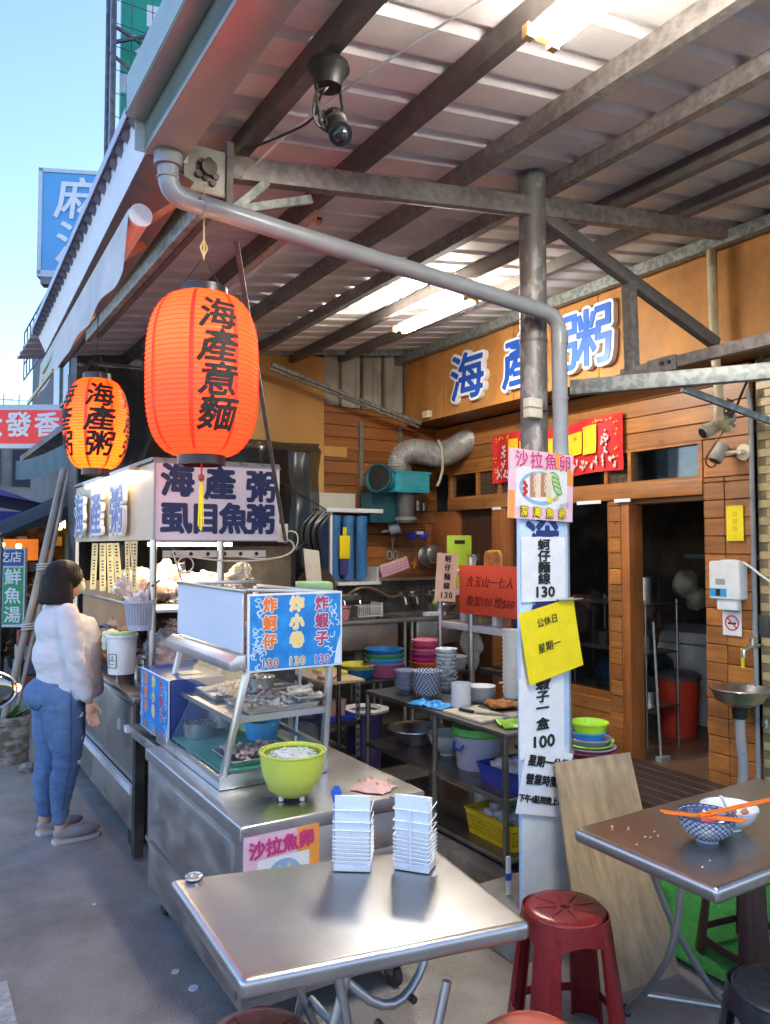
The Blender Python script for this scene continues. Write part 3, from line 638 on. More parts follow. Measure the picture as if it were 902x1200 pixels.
# black projector lamp under the first purlin
PJM = plain('projector_black', (.022, .02, .018), .45)
PJ = thing('projector_lamp', 'black metal spotlight hanging from the roof purlin', 'spotlight', (1.03, 1.975, 3.13))
part('base_dish', PJ, G().lathe([(0, .0), (.045, 0), (.062, -.006), (.065, -.02), (.055, -.035), (.045, -.05), (.040, -.075), (0, -.078)], n=30), PJM)
part('bracket', PJ, G().tube([(-.038, -.0, -.06), (-.042, -.01, -.13), (-.028, -.01, -.20)], .005, n=8).tube([(.038, 0, -.06), (.045, -.01, -.13), (.040, -.01, -.17)], .005, n=8).bar((-.03, -.01, -.19), (.04, -.01, -.165), .008), PJM)
bd = G(); A = Vector((.045, .05, -.125)); B = Vector((.0, -.075, -.245)); dd = (B - A).normalized()
bd.cyl(A, A + dd * .03, .022, .035, n=20); bd.cyl(A + dd * .03, A + dd * .085, .035, .035, n=20); bd.cyl(A + dd * .085, A + dd * .09, .035, .028, n=20); bd.cyl(A + dd * .09, B, .029, .027, n=20)
part('barrel', PJ, bd, PJM)
part('lens_rim', PJ, G().cyl(B - dd * .006, B + dd * .016, .034, .034, n=24), BLACK)
part('lens', PJ, G().blob(B + dd * .014, (.024, .024, .024), n=14), mat('lens_glass', (.03, .035, .04), rough=.04, metal=.3))
part('side_fins', PJ, G().bar(A + Vector((.036, 0, 0)), B + Vector((.036, .02, 0)), .010, .03).bar(A + Vector((-.034, 0, 0)), B + Vector((-.03, .02, .01)), .008, .02), PJM)
part('cable', PJ, G().tube([(0, -.01, -.07), (-.03, 0, -.11), (.01, .1, -.12), (-.02, .3, -.09), (-.05, .5, -.05)], .004, n=6, smooth=2), BLACK)
part('cable', PJ, G().tube([(.0, 0, -.07), (-.06, -.03, -.12), (-.06, -.02, -.20), (-.02, -.02, -.22)], .0035, n=6, smooth=2), BLACK)
single('ceiling_cable', G().tube([(1.45, 1.0, 3.17), (1.22, 1.6, 3.13), (1.05, 2.2, 3.07), (.99, 2.58, 3.02)], .004, n=6, smooth=1), WHITE, 'thin white cable strung under the roof past the spotlight', 'cable')

# ================================================================== AWNING
AW = thing('rolled_awning', 'grey canvas awning hanging from a white tube under the eave', 'awning', (.65, 2.62, 2.82))
part('roller_tube', AW, G().cyl((0, 0, 0), (.08, 2.55, 0), .036, n=20), plain('cream_tube', (.62, .55, .45), .4))
part('tube_cap', AW, G().cyl((0, -.012, 0), (0, 0, 0), .039, n=20), WHITE)
part('tube_bracket', AW, G().bar((.01, .5, -.01), (.14, .5, .10), .03), plain('orange_bracket', (.50, .14, .06), .4)); part('tube_bracket', AW, G().bar((.03, .05, 0), (.13, .05, .09), .02), plain('orange_bracket', (.50, .14, .06), .4))
CANV = mat('grey_canvas', (.66, .63, .60), (.54, .51, .48), rough=.8, ns=(6, 3, 6), bump=.3, bs=(9, 9, 9), dirt=.2, bdist=.02)
def aw(u, v):
    y = 2.58 * u; z = .02 - v * (.21 + .01 * math.sin(u * 31)); x = -.037 + .030 * y - .012 * v + .005 * math.sin(u * 26) * v
    return (x, y + .02 * v, z)
part('canvas', AW, G().grid(aw, 50, 8), CANV)
part('bottom_bar', AW, G().bar((-.03, 1.6, -.22), (-.03, 2.55, -.24), .012, .02), plain('olive_bar', (.30, .32, .08), .4))
g = G()
for k in range(3): g.bar((.03 + k * .03, 1.5, .0 + k * .02), (.02 + k * .035, 2.3, -.09 + k * .02), .014, .02)
part('folding_arm', AW, g, plain('olive_bar', (.3, .32, .08)))
part('folding_arm', AW, G().bar((.10, 1.3, .02), (.03, 2.35, -.12), .03, .03), plain('amber_metal', (.55, .33, .12), .4))

# ================================================================== SIGN BOX ON THE SECOND CART
NAVYB = plain('navy_sign_blue', (.014, .024, .11), .5)
PJM = plain('projector_black', (.022, .02, .018), .45)
SB = thing('sign_box', 'sign box with navy lettering and lit side on posts over the steam cart', 'sign', (1.17, 4.3, 1.735))
SBW = mat('lilac_white_board', (.78, .75, .80), (.72, .69, .74), rough=.4, ns=(3, 3, 3), dirt=.06)
part('front_board', SB, G().box(0, 0, 0, .75, .02, .435), SBW, bevel=.002)
part('board_rim', SB, G().box(-.006, -.006, .43, .756, .02, .44).box(-.006, -.006, -.006, .756, .02, .0).box(-.006, -.006, 0, 0, .02, .43), plain('grey_rim', (.33, .31, .33), .4))
text(SB, '海', .195, (.125, -.003, .325), '-Y', NAVYB, off=.0085); text(SB, '產', .195, (.375, -.003, .315), '-Y', NAVYB, off=.008); text(SB, '粥', .195, (.63, -.003, .305), '-Y', NAVYB, off=.0075)
for k, ch in enumerate('虱目魚粥'): text(SB, ch, .185, (.12 + k * .17, -.003, .112), '-Y', NAVYB, off=.008)
part('side_board', SB, G().box(-.0, .022, -.0, .015, 2.35, .435), mat('cream_lit_board', (.60, .52, .38), (.50, .42, .30), rough=.35, ns=(2, 2, 2), dirt=.15))
part('box_roof', SB, G().box(-.02, .0, .441, .75, 2.35, .46), GALV)
for k, ch in enumerate('粥產海'):
    y = .72 + k * .62; f = ((0, -1, 0), (0, 0, 1))
    b_ = text(SB, ch, .33, (-.035, y, .175), f, plain('sign_backing_white', (.8, .8, .8), .4), off=.022, ext=.012, name='letter_backing', sx=1.15)
    text(SB, ch, .33, (-.049, y, .175), f, plain('slate_blue', (.10, .16, .42), .35), off=.004, ext=.002, sx=1.15)
part('lamp_batten', SB, G().box(-.06, .35, .415, -.01, 1.75, .44), HOUS, bevel=.003)
part('lamp_tube', SB, G().cyl((-.04, .4, .40), (-.04, 1.7, .40), .014, n=12), plain('warm_tube', (1, 1, 1), .5, emit=(1, .83, .52), es=5))
flat_light(SB, 'lamp_light', (-.062, 1.05, .385), (.05, 1.2), 1.6, (1, .80, .50), rot=(0, R(55), 0))
flat_light(SB, 'cart_lamp_light', (.35, .8, -.03), (.3, .9), 5, (1, .76, .46))
part('cart_lamp', SB, G().box(.1, .45, -.035, .62, .52, -.012), plain('warm_tube2', (1, .9, .7), emit=(1, .72, .35), es=5))
part('cable_tray', SB, G().box(.06, .04, -.10, .68, .05, -.06), plain('white_tray', (.6, .58, .52), .4, dirt=.2))
for k in range(6):
    part('tray_hole', SB, G().cyl((.12 + k * .1, .038, -.08), (.12 + k * .1, .0395, -.08), .012, n=10), DARK)
cb = G()
cb.tube([(.76, -.01, .02), (.85, -.03, -.02), (.80, -.03, -.10), (.5, -.02, -.13), (.2, -.02, -.10), (.1, -.02, -.06)], .005, n=6, smooth=2)
cb.tube([(.10, 0, -.06), (.13, -.01, -.16), (.17, 0, -.27), (.20, .02, -.30)], .005, n=6, smooth=2)
cb.tube([(.75, -.01, .05), (.87, -.02, .06), (.86, -.02, -.06), (.7, -.02, -.12), (.45, .0, -.09)], .004, n=6, smooth=2)
part('loose_cables', SB, cb, plain('dirty_white_cable', (.6, .56, .45), .5))
cr = G(); 
for k in range(24):
    a = k / 24 * 2 * math.pi; b = (k + 1) / 24 * 2 * math.pi; cr.cyl((.17 + .045 * math.cos(a), -.02, -.14 + .045 * math.sin(a)), (.17 + .045 * math.cos(b), -.02, -.14 + .045 * math.sin(b)), .004, n=6)
part('cable_ring', SB, cr, plain('dirty_white_cable', (.6, .56, .45), .5))
part('plug', SB, G().cyl((.15, -.02, -.13), (.16, -.02, -.17), .016, .01), plain('grey_plug', (.3, .3, .32)))
part('socket_box', SB, G().box(.745, -.02, -.01, .80, .02, .10), OFFW, bevel=.004)

# ================================================================== FASCIA SIGN LETTERS (stand 3 cm off the board)
WBACK = plain('sign_face_white', (.82, .82, .84), .25)
for (ch, y, z, s, r, m) in (('海', 5.565, 3.23, .46, 0, BLUEP), ('產', 4.82, 3.225, .46, 0, BLUEP), ('粥', 4.09, 3.24, .47, 0, plain('sunlit_blue_paint', (.07, .18, .62), .25))):  # last character: same blue, lightened in colour for sunlight falling on it
    nm = {'海': 'first', '產': 'middle', '粥': 'last'}[ch]
    T = thing('sign_letter', {'海': 'blue raised sign character left of the column near the kitchen corner', '產': 'blue raised sign character half hidden by the steel column', '粥': 'blue raised sign character right of the rain pipe'}[ch], 'sign letter', (4.36, y, z), 0, 'raised blue characters on the fascia')
    text(T, ch, s, (0, 0, 0), '-X', WBACK, off=.034, ext=.022, name='letter_backing', sx=1.12)
    text(T, ch, s, (-.026, 0, 0), '-X', m, off=.009, ext=.003, name='letter_face', sx=1.12)
single('terminal_box', G().box(4.33, 6.18, 2.97, 4.384, 6.28, 3.04), OFFW, 'small cream terminal box at the corner of the sign board', 'box', bevel=.006)
# ================================================================== RED BANNER
BN = thing('banner', 'red festive cloth banner with yellow scroll over the shop window', 'banner', (4.74, 4.9, 2.52))
BRED = mat('banner_red', (.62, .022, .025), (.50, .016, .02), rough=.6, ns=(5, 5, 5), bump=.2, bs=(3, 9, 9), bdist=.02)
def bn(u, v): return (.012 * math.sin(u * 22) + .01 * noise.noise(Vector((u * 6, v * 4, 0))), .79 - 1.58 * u, -.23 + .46 * v + .012 * math.sin(u * 9) - (.02 * math.sin(u * math.pi) * v))
part('cloth', BN, G().grid(bn, 40, 10), BRED, solid=.002)
pt = G()
def bp2(u, v, w=-.008): p = bn(u, v); return (p[0] - .012 + w, p[1], p[2])
def patch(u0, v0, u1, v1, nu=8, nv=3): 
    return G().grid(lambda a, b: bp2(u0 + (u1 - u0) * a, v0 + (v1 - v0) * b), nu, nv)
YB = plain('banner_yellow', (.85, .55, .02), .55)
part('scroll_print', BN, patch(.26, .38, .74, .80, 14, 3), YB); part('scroll_print', BN, patch(.16, .32, .25, .86, 3, 3), YB); part('scroll_print', BN, patch(.75, .34, .84, .86, 3, 3), YB)
g = G()
for k in range(26):
    u = .05 + .9 * k / 25 + random.uniform(-.01, .01); p = bp2(u, .12 + .06 * random.random(), -.010)
    for j in range(5): g.blob((p[0], p[1] + random.uniform(-.02, .02), p[2] + random.uniform(-.03, .05)), (.001, random.uniform(.006, .014), random.uniform(.008, .02)), n=6)
for u in (.11, .89):
    for j in range(22): p = bp2(u + random.uniform(-.02, .02), random.uniform(.3, .75), -.010); g.blob(p, (.001, .012, .012), n=6)
part('figures_print', BN, g, plain('banner_figures', (.62, .52, .50), .6), kind='stuff')
g = G()
for k in range(40):
    s = random.choice((.04, .96)); p = bp2(s + random.uniform(-.015, .015), random.uniform(.2, .92), -.010) if k < 20 else bp2(random.uniform(.05, .2) if random.random() < .5 else random.uniform(.8, .95), .92 + random.uniform(-.03, .02), -.010); g.blob(p, (.001, .009, .008), n=6)
part('border_print', BN, g, YB, kind='stuff')
for k in range(4): text(BN, '●', .05, bp2(.30 + k * .13, .68, -.012), '-X', plain('banner_orange', (.75, .25, .02)))
# ================================================================== WALL FITTINGS ON THE TIMBER PIER
T = thing('yellow_notice', 'small yellow paper talisman pinned on the timber pier', 'notice', (4.77, 3.18, 1.855))
part('sheet', T, G().box(-.004, -.06, -.12, 0, .065, .12), YSHEET); 
for k in range(3): text(T, '≡', .07, (-.0055, .0, .06 - k * .05), '-X', plain('ochre_ink', (.65, .35, .02)))
T = thing('towel_dispenser', 'white paper towel dispenser with blue label on the pier', 'dispenser', (4.77, 3.21, 1.47))
part('case', T, G().box(-.10, -.115, -.13, 0, .115, .13), WHITE, bevel=.018, seg=3)
part('label_print', T, G().box(-.1015, -.02, -.11, -.1, .105, -.055), SKYB)
part('label_print', T, G().box(-.1022, .025, -.105, -.1014, .06, -.06), INK)
part('window', T, G().box(-.1015, -.01, -.03, -.1, .06, .01), plain('grey_print', (.35, .36, .36)))
part('paper_towel', T, G().box(-.08, -.085, -.20, -.03, .07, -.12), PAPER, bevel=.01)
part('plastic_ribbon', T, G().tube([(-.03, .14, .10), (-.04, .05, .135), (-.04, -.11, .13), (-.05, -.25, .03), (-.05, -.36, -.03)], .008, n=6, smooth=2), WHITE)
T = thing('no_smoking_sign', 'small white no smoking sign below the towel dispenser', 'sign', (4.765, 3.215, 1.19))
part('plate', T, G().box(-.004, -.07, -.095, 0, .07, .095), WHITE)
ring = G()
for k in range(28):
    a = k / 28 * 2 * math.pi; b = (k + 1) / 28 * 2 * math.pi; ring.bar((-.005, .048 * math.cos(a), .048 * math.sin(a) - .01), (-.005, .048 * math.cos(b), .048 * math.sin(b) - .01), .009, .002, up=(1, 0, 0))
ring.bar((-.005, .036, .026), (-.005, -.036, -.046), .009, .002, up=(1, 0, 0)); part('ring_print', T, ring, REDINK)
part('cigarette_print', T, G().box(-.0052, -.03, -.02, -.004, .03, -.006), INK); text(T, 'NO SMOKING', .018, (-.0055, 0, .07), '-X', INK)
T = thing('hand_basin', 'round steel hand basin on the wall with a chrome tap', 'basin', (4.58, 3.05, .78))
part('bowl', T, G().lathe([(0, -.10), (.06, -.095), (.13, -.06), (.17, .0), (.185, .01), (.188, .004), (.172, -.012), (.14, -.075), (.06, -.115), (0, -.12)], n=40), STEEL)
part('drain', T, G().lathe([(.0, -.19), (.045, -.185), (.05, -.12), (0, -.115)], n=20), BLACK)
part('waste_pipe', T, G().tube([(0, 0, -.19), (0, 0, -.3), (.03, .0, -.5), (.02, .01, -.66), (-.05, .02, -.75)], .032, n=14, smooth=1), plain('grey_hose', (.34, .35, .36), .5))
part('tap', T, G().tube([(.19, -.02, .27), (.10, -.02, .27), (.04, -.01, .25), (.04, -.01, .20)], .013, n=12, smooth=1).cyl((.12, -.02, .27), (.12, -.02, .32), .014).bar((.08, -.02, .32), (.16, -.02, .32), .012), STEEL)
part('tap_outlet', T, G().cyl((.12, .05, .25), (.12, .05, .12), .012), YELL)
part('side_valve', T, G().cyl((.2, -.1, -.22), (.10, -.1, -.22), .013).cyl((.12, -.1, -.24), (.12, -.1, -.19), .02), STEEL)
single('switch_plate', G().box(4.77, 2.96, 1.12, 4.79, 3.03, 1.25), plain('dark_switch', (.06, .06, .06), .3), 'dark grey cover plate on the tiled wall', 'switch', bevel=.004)
for (nm, lab, loc, dr) in (('security_camera', 'white security camera pointing left below the grey strut', (4.52, 3.13, 2.50), (-.17, .06, -.10)), ('security_camera', 'round stubby security camera on a wall bracket under the strut', (4.66, 3.22, 2.33), (-.05, .02, -.09))):
    T = thing(nm, lab, 'camera', loc, 0, 'cameras on the timber pier'); d = Vector(dr)
    part('body', T, G().cyl(-d * .6, d * .6, .042, .045, n=18), mat('dirty_camera_white', (.52, .50, .45), (.36, .34, .28), rough=.45, ns=(14, 14, 14), dirt=.3))
    part('lens', T, G().cyl(d * .6, d * .63, .034, n=16), BLACK)
    part('bracket', T, G().tube([(0, 0, .02), (.08, 0, .06), (.16 if dr[0] < -.1 else .13, -.02, .0)], .011, n=8, smooth=1), STEELD)
    if dr[0] > -.1: part('mount', T, G().cyl((.09, -.12, .0), (.115, -.12, .0), .055, n=22).cyl((.04, -.12, 0), (.09, -.12, 0), .018), OFFW); part('bracket', T, G().tube([(0, 0, 0), (.05, -.12, 0)], .012), OFFW)
g = G()
for k in range(6): 
    q = [(4.55 + random.uniform(-.05, .05), 3.08 + random.uniform(-.07, .07), 2.60 + random.uniform(-.08, .08)) for _ in range(5)]; g.tube(q + [q[0]], .004, n=6, smooth=2)
g.tube([(4.6, 3.05, 2.6), (4.55, 3.15, 2.4), (4.6, 3.3, 2.28), (4.66, 3.27, 2.22), (4.66, 3.22, 2.30)], .005, n=6, smooth=2)
g.tube([(4.6, 3.05, 2.6), (4.5, 2.9, 2.75), (4.35, 2.7, 2.85)], .009, n=6, smooth=1)
single('cable_tangle', g, BLACK, 'tangle of black cables above the security cameras', 'cables')
# ================================================================== STREET BEYOND
CONW = mat('grey_facade', (.17, .175, .185), (.10, .105, .115), rough=.8, ns=(.8, .8, 1.5), dirt=.4)
B1 = thing('corner_building', 'grey concrete house behind the stall with caged balcony', 'building', (2.3, 8, 0))
part('wall', B1, G().box(.0, -.9, 0, 7, 10.5, 6.3), CONW)
part('roof_slab', B1, G().box(-.0, -.9, 6.3, 7, 10.8, 6.45), CONC)
part('roof_slab', B1, G().box(-.5, 2, 3.3, 0, 8, 3.4), CONC)
for k in range(3):
    wn = part('window', B1, G().box(-.02, 1 + k * 2.4, 4.2, .02, 2.6 + k * 2.4, 5.4), plain('window_dark', (.05, .06, .08), .15)); part('window_frame', wn, G().box(-.05, 1.75 + k * 2.4, 4.2, .0, 1.8 + k * 2.4, 5.4).box(-.05, .95 + k * 2.4, 5.4, .02, 2.65 + k * 2.4, 5.45).box(-.05, .95 + k * 2.4, 4.15, .02, 2.65 + k * 2.4, 4.2), GALV)
for (z0, n) in ((4.8, 9),):
    g = G()
    for k in range(n): g.bar((-.5, 4.5 + k * .4, z0), (-.5, 4.5 + k * .4, z0 + .9), .02)
    for dz in (0, .3, .6, .9): g.bar((-.5, 4.5, z0 + dz), (-.5, 7.7, z0 + dz), .02); g.bar((-.5, 4.5, z0 + dz), (0, 4.5, z0 + dz), .02)
    part('balcony_cage', B1, g, GALV)
B2 = thing('far_building', 'pale house at the far left end of the street', 'building', (2.0, 24, 0))
part('wall', B2, G().box(-1.2, 0, 0, 8, 9, 5.2), mat('pale_facade', (.34, .31, .30), (.24, .22, .21), rough=.8, ns=(.7, .7, 1), dirt=.3))
part('red_panel', B2, G().box(-1.3, -.1, 2.6, -.55, 0, 5.0), plain('faded_red', (.45, .06, .04), .5))
for k in range(3): part('window', B2, G().box(-.4 + k * .9, -.06, 3.4, .2 + k * .9, -.01, 4.5), plain('window_dark', (.05, .06, .08), .15))
for k in range(4): part('antenna', B2, G().tube([(-.5 + k * .4, .5, 5.2), (-.5 + k * .4, .5, 6.1)], .02, n=6).bar((-.75 + k * .4, .5, 5.9), (-.25 + k * .4, .5, 5.95), .02), GALV)
B3 = thing('far_building', 'low shops row closing the end of the street', 'building', (-6, 40, 0))
part('wall', B3, G().box(0, 0, 0, 22, 6, 4.2), mat('far_facade', (.30, .33, .36), (.2, .2, .22), rough=.8, ns=(.4, .4, .4)))
# red sign
T = thing('red_sign', 'red box sign with white characters across the street end', 'sign', (1.25, 15.2, 3.45), -31)
part('panel', T, G().box(-.35, -.02, .05, 1.30, .12, .68), mat('sign_red', (.34, .006, .006), (.30, .005, .005), rough=.35, ns=(2, 2, 2), emit=(.75, .02, .02), es=.10))
part('frame', T, G().box(-.40, -.03, .66, 1.34, .14, .76).box(-.40, -.03, -.02, 1.34, .14, .06).box(1.29, -.03, .05, 1.34, .14, .67), plain('pale_sign_frame', (.55, .62, .66), .4))
for k, ch in enumerate('大發香'): text(T, ch, .46, (.02 + k * .50 - .04, -.03, .37), '-Y', WHITE, off=.012, ext=.004)
# blue sign
T = thing('blue_sign', 'blue hanging sign with white characters above the eave at left', 'sign', (1.68, 12.75, 5.95), -24)
part('panel', T, G().box(0, -.02, 0, 1.0, .14, 1.55), mat('sign_blue', (.06, .25, .50), (.05, .21, .45), rough=.4, ns=(2, 2, 2), emit=(.1, .35, .7), es=.05))
part('frame', T, G().box(-.06, -.04, -.06, 0, .16, 1.61).box(-.06, -.04, 1.55, 1.05, .16, 1.61).box(-.06, -.04, -.10, 1.05, .16, 0).box(1.0, -.04, -.06, 1.05, .16, 1.61), plain('pale_sign_frame', (.55, .62, .66), .4))
part('arm', T, G().bar((.9, .1, .2), (2.2, .6, .2), .06).bar((.9, .1, 1.3), (2.2, .6, 1.3), .06), GALV)
part('bottom_box', T, G().box(.0, -.05, -.22, .6, .14, -.105), DSTEEL)
text(T, '麻', .70, (.52, -.045, 1.10), '-Y', WHITE, off=.01, ext=.004, shear=.1); text(T, '油', .70, (.52, -.045, .40), '-Y', WHITE, off=.01, ext=.004, shear=.1)
# tall green and white sign on the roof frame
T = thing('roof_sign', 'tall green and white billboard on a steel frame above the eave', 'sign', (2.95, 13.9, 8.6), -14)
part('panel', T, G().box(.10, 0, .2, 2.6, .16, 3.2), mat('sign_pale', (.55, .62, .66), (.48, .55, .60), rough=.5, ns=(2, 2, 2)))
GS = plain('sign_green', (.02, .34, .22), .5)
part('green_print', T, G().box(.12, -.006, 2.3, 1.0, -.002, 3.1), GS); part('green_print', T, G().box(.12, -.006, 1.55, .55, -.002, 2.28), GS); part('green_print', T, G().box(.12, -.006, .3, .9, -.002, 1.2), GS)
text(T, '☆', .75, (.62, -.012, .8), '-Y', WHITE, ext=.003)
part('white_print', T, G().box(.55, -.012, 2.5, .75, -.007, 2.9), WHITE); part('white_print', T, G().prism([(0, 0), (.3, .25), (.1, -.2)], (.35, -.008, 2.0), (1, 0, 0), (0, 0, 1), (0, -.004, 0)), WHITE)
part('frame_post', T, G().cyl((0, -.3, -2.3), (0, -.3, 4.0), .05).cyl((-.10, -.1, -2.3), (-.10, -.1, 4.0), .04), DSTEEL)
part('frame_brace', T, G().bar((0, -.3, 1.9), (1.3, -.25, 2.45), .05).bar((0, -.3, 2.2), (1.0, -.25, 1.75), .05).bar((-.05, -.3, 1.7), (.8, -.3, 1.1), .05), DSTEEL)
w_ = G()
for k in range(3): w_.tube([(.3 + k * .35, -.25, 4.0), (.3 + k * .35, -.25, -1)], .008, n=5)
for k in range(9): w_.tube([(-.05, -.25, .2 + k * .42), (2.5, -.25, -.2 + k * .42)], .007, n=5)
w_.tube([(.9 + .08 * math.sin(k * 1.57), -.3, 3.9 - k * .08) for k in range(12)], .014, n=6, smooth=1)
part('wire_lattice', T, w_, DSTEEL)
# standing green sign
T = thing('standing_sign', 'blue green and red standing street sign with white characters', 'sign', (.955, 10.0, 0), -30)
part('panel', T, G().box(-.42, 0, .76, .27, .06, 1.68), plain('pale_sign_frame', (.55, .62, .66), .4))
part('blue_print', T, G().box(-.40, -.004, 1.47, .25, 0, 1.66), plain('print_navy', (.02, .07, .27), .4)); part('green_print', T, G().box(.02, -.004, .79, .25, 0, 1.45), plain('print_green', (.02, .30, .12), .4)); part('red_print', T, G().box(-.40, -.004, .79, .0, 0, 1.45), plain('print_red', (.48, .02, .03), .4))
text(T, '小吃店', .135, (.03, -.006, 1.565), '-Y', WHITE, off=.002)
for k, ch in enumerate('鮮魚湯'): text(T, ch, .20, (.135, -.006, 1.33 - k * .22), '-Y', WHITE, off=.003)
for k, ch in enumerate('油'): text(T, ch, .15, (-.075, -.006, 1.36), '-Y', WHITE, off=.002)
part('stand', T, G().bar((.26, .03, .76), (.24, -.02, .03), .03).bar((-.40, .03, .76), (-.40, -.02, .03), .03).box(-.45, -.25, 0, .35, .25, .05), DSTEEL)
# canopies
T = thing('market_canopy', 'blue market tent roof in the distance at left', 'tent', (.75, 12.2, 0))
CB = mat('blue_canvas', (.05, .05, .28), (.035, .035, .20), rough=.6, ns=(2, 2, 2))
part('canvas_roof', T, G().grid(lambda u, v: (-1.6 + 3.0 * u, -1.2 + 2.6 * v, 2.15 + .55 * (1 - abs(2 * u - 1)) * (1 - abs(2 * v - 1) * .5)), 10, 8), CB)
part('valance', T, G().grid(lambda u, v: (-1.6 + 3.0 * u, -1.2, 2.0 + .15 * v), 8, 1), CB)
for (x, y) in ((-1.55, -1.15), (1.35, -1.15), (1.35, 1.35)): part('pole', T, G().cyl((x, y, 0), (x, y, 2.2), .025), GALV)
T = thing('awning_roof', 'dark netted awning over the next stall along the street', 'awning', (1.5, 10.2, 2.35))
part('net_roof', T, G().grid(lambda u, v: (-.70 + 1.5 * u, -.9 + 3.2 * v, -.45 + .75 * u + .10 * math.sin(v * 9) - .12 * abs(2 * v - 1)), 10, 10), mat('net_black', (.03, .032, .035), (.015, .015, .017), rough=.8, ns=(9, 9, 9)))
part('front_skirt', T, G().grid(lambda u, v: (-.70 + 1.5 * u, -.9, -.57 + .75 * u - .3 * v * u), 10, 2), mat('net_black', (.03, .032, .035), (.015, .015, .017)))
g = G()
for k in range(16):
    u, w2 = k / 16, (k + 1) / 16
    def q(t, v): return (-.50 + .75 * t, -.95 + .012 * (int(t * 16 + .5) % 2), .28 + .42 * t ** 1.5 - v * (.20 + .14 * t))
    g.add([q(u, 0), q(w2, 0), q(w2, 1), q(u, 1)], [(0, 1, 2, 3)])
part('corrugated_valance', T, g, plain('pale_green_sheet', (.30, .42, .42), .5, dirt=.2))
part('tube_lamp', T, G().bar((.0, -.2, -.12), (.25, -.2, -.10), .04), plain('stall_tube', (1, 1, 1), emit=(.9, 1, .95), es=6))
for (x, y) in ((-.62, -.85), (.5, -.85)): part('post', T, G().cyl((x, y, -2.35), (x, y, -.5), .025), GALV)
T = thing('stall_backdrop', 'dark backdrop with goods, added for the shade under the stall canopies', 'wall', (1.6, 13.4, 0))
part('wall', T, G().box(-1.6, 0, 0, .9, .1, 2.1), mat('canopy_shade_wall', (.16, .09, .05), (.02, .018, .016), rough=.8, ns=(5, 5, 5), lo=.42, hi=.58))  # added wall, its dark colour stands for shade under the canopies
for k in range(14):
    x = -1.5 + k * .17; part('hanging_goods', T, G().box(x, -.25 - .05 * (k % 3), 1.1 + .2 * (k % 4), x + .13, -.05, 1.45 + .2 * (k % 3)), plain('goods%d' % (k % 5), ((.45, .10, .04), (.50, .35, .08), (.12, .16, .10), (.40, .40, .38), (.08, .10, .20))[k % 5], .6), bevel=.01)
T = thing('lit_sign', 'yellow glowing sign panel of a far stall at the left edge', 'sign', (.92, 14.6, 2.55), -30)
part('panel', T, G().box(-.4, 0, 0, .33, .08, .62), plain('glow_yellow', (.7, .5, .1), .5, emit=(1, .72, .22), es=.5)); part('frame', T, G().box(-.42, -.01, .62, .35, .09, .66).box(-.42, -.01, -.04, .35, .09, 0).box(.33, -.01, 0, .36, .09, .62), DSTEEL)
for k in range(3): part('brown_print', T, G().box(-.33 + .22 * k, -.004, .08, -.20 + .22 * k, 0, .5), plain('sign_brown', (.30, .12, .03), .5))
WL = plain('warm_bulb', (1, .8, .5), emit=(1, .55, .16), es=14)
T = thing('next_stall', 'neighbouring food stall with warm lights and crates', 'market stall', (1.45, 11.0, 0))
part('counter', T, G().box(.1, -.6, 0, 1.1, 2.2, .85), mat('stall_mix', (.30, .18, .09), (.05, .045, .04), rough=.7, ns=(7, 7, 7)))
part('back_sheet', T, G().box(1.15, -1.2, 0, 1.2, 2.5, 2.4), mat('stall_back', (.22, .15, .08), (.05, .04, .03), rough=.7, ns=(3, 3, 3)))
part('hanging_sheet', T, G().grid(lambda u, v: (.15 + .35 * u, -1.25 + .02 * math.sin(u * 20), 1.05 + 1.05 * v), 8, 4), plain('olive_sheet', (.34, .36, .17), .6, dirt=.3))
g = G()
for k in range(5): g.blob((.2 + .16 * k, -.5 + .5 * k, 1.95 + .04 * (k % 2)), .045, n=8)
part('bulbs', T, g, WL)
for x, y, z in ((-.36, .45, 1.72), (-.15, .5, 1.70), (-.25, .5, 1.60)): part('bulb', T, G().blob((x, y, z), .035, n=8), WL)
part('warm_canvas', T, G().box(-.55, .9, 1.50, .15, .92, 1.80), plain('orange_canvas', (.60, .22, .06), .7))
lf_ = G(); random.seed(17)
for k in range(160):
    p = Vector((random.gauss(.0, .16), random.gauss(-.9, .12), .75 + abs(random.gauss(0, .3)))); a = Vector((random.uniform(-1, 1), random.uniform(-1, 1), random.uniform(-.6, .6))) * .07; b = Vector((-a.y, a.x, .02)) * .5; lf_.add([p - a, p + b, p + a, p - b], [(0, 1, 2, 3)])
part('leaves', T, lf_, plain('potted_leaf', (.06, .13, .03), .6), kind='stuff')
for k in range(4): part('crate', T, G().box(-.35 + .02 * k, -1.1 + .05 * k, .02 + k * .17, .05, -.7, .18 + k * .17), plain('crate%d' % (k % 3), ((.30, .07, .04), (.10, .12, .20), (.36, .33, .24))[k % 3], .6), bevel=.01)
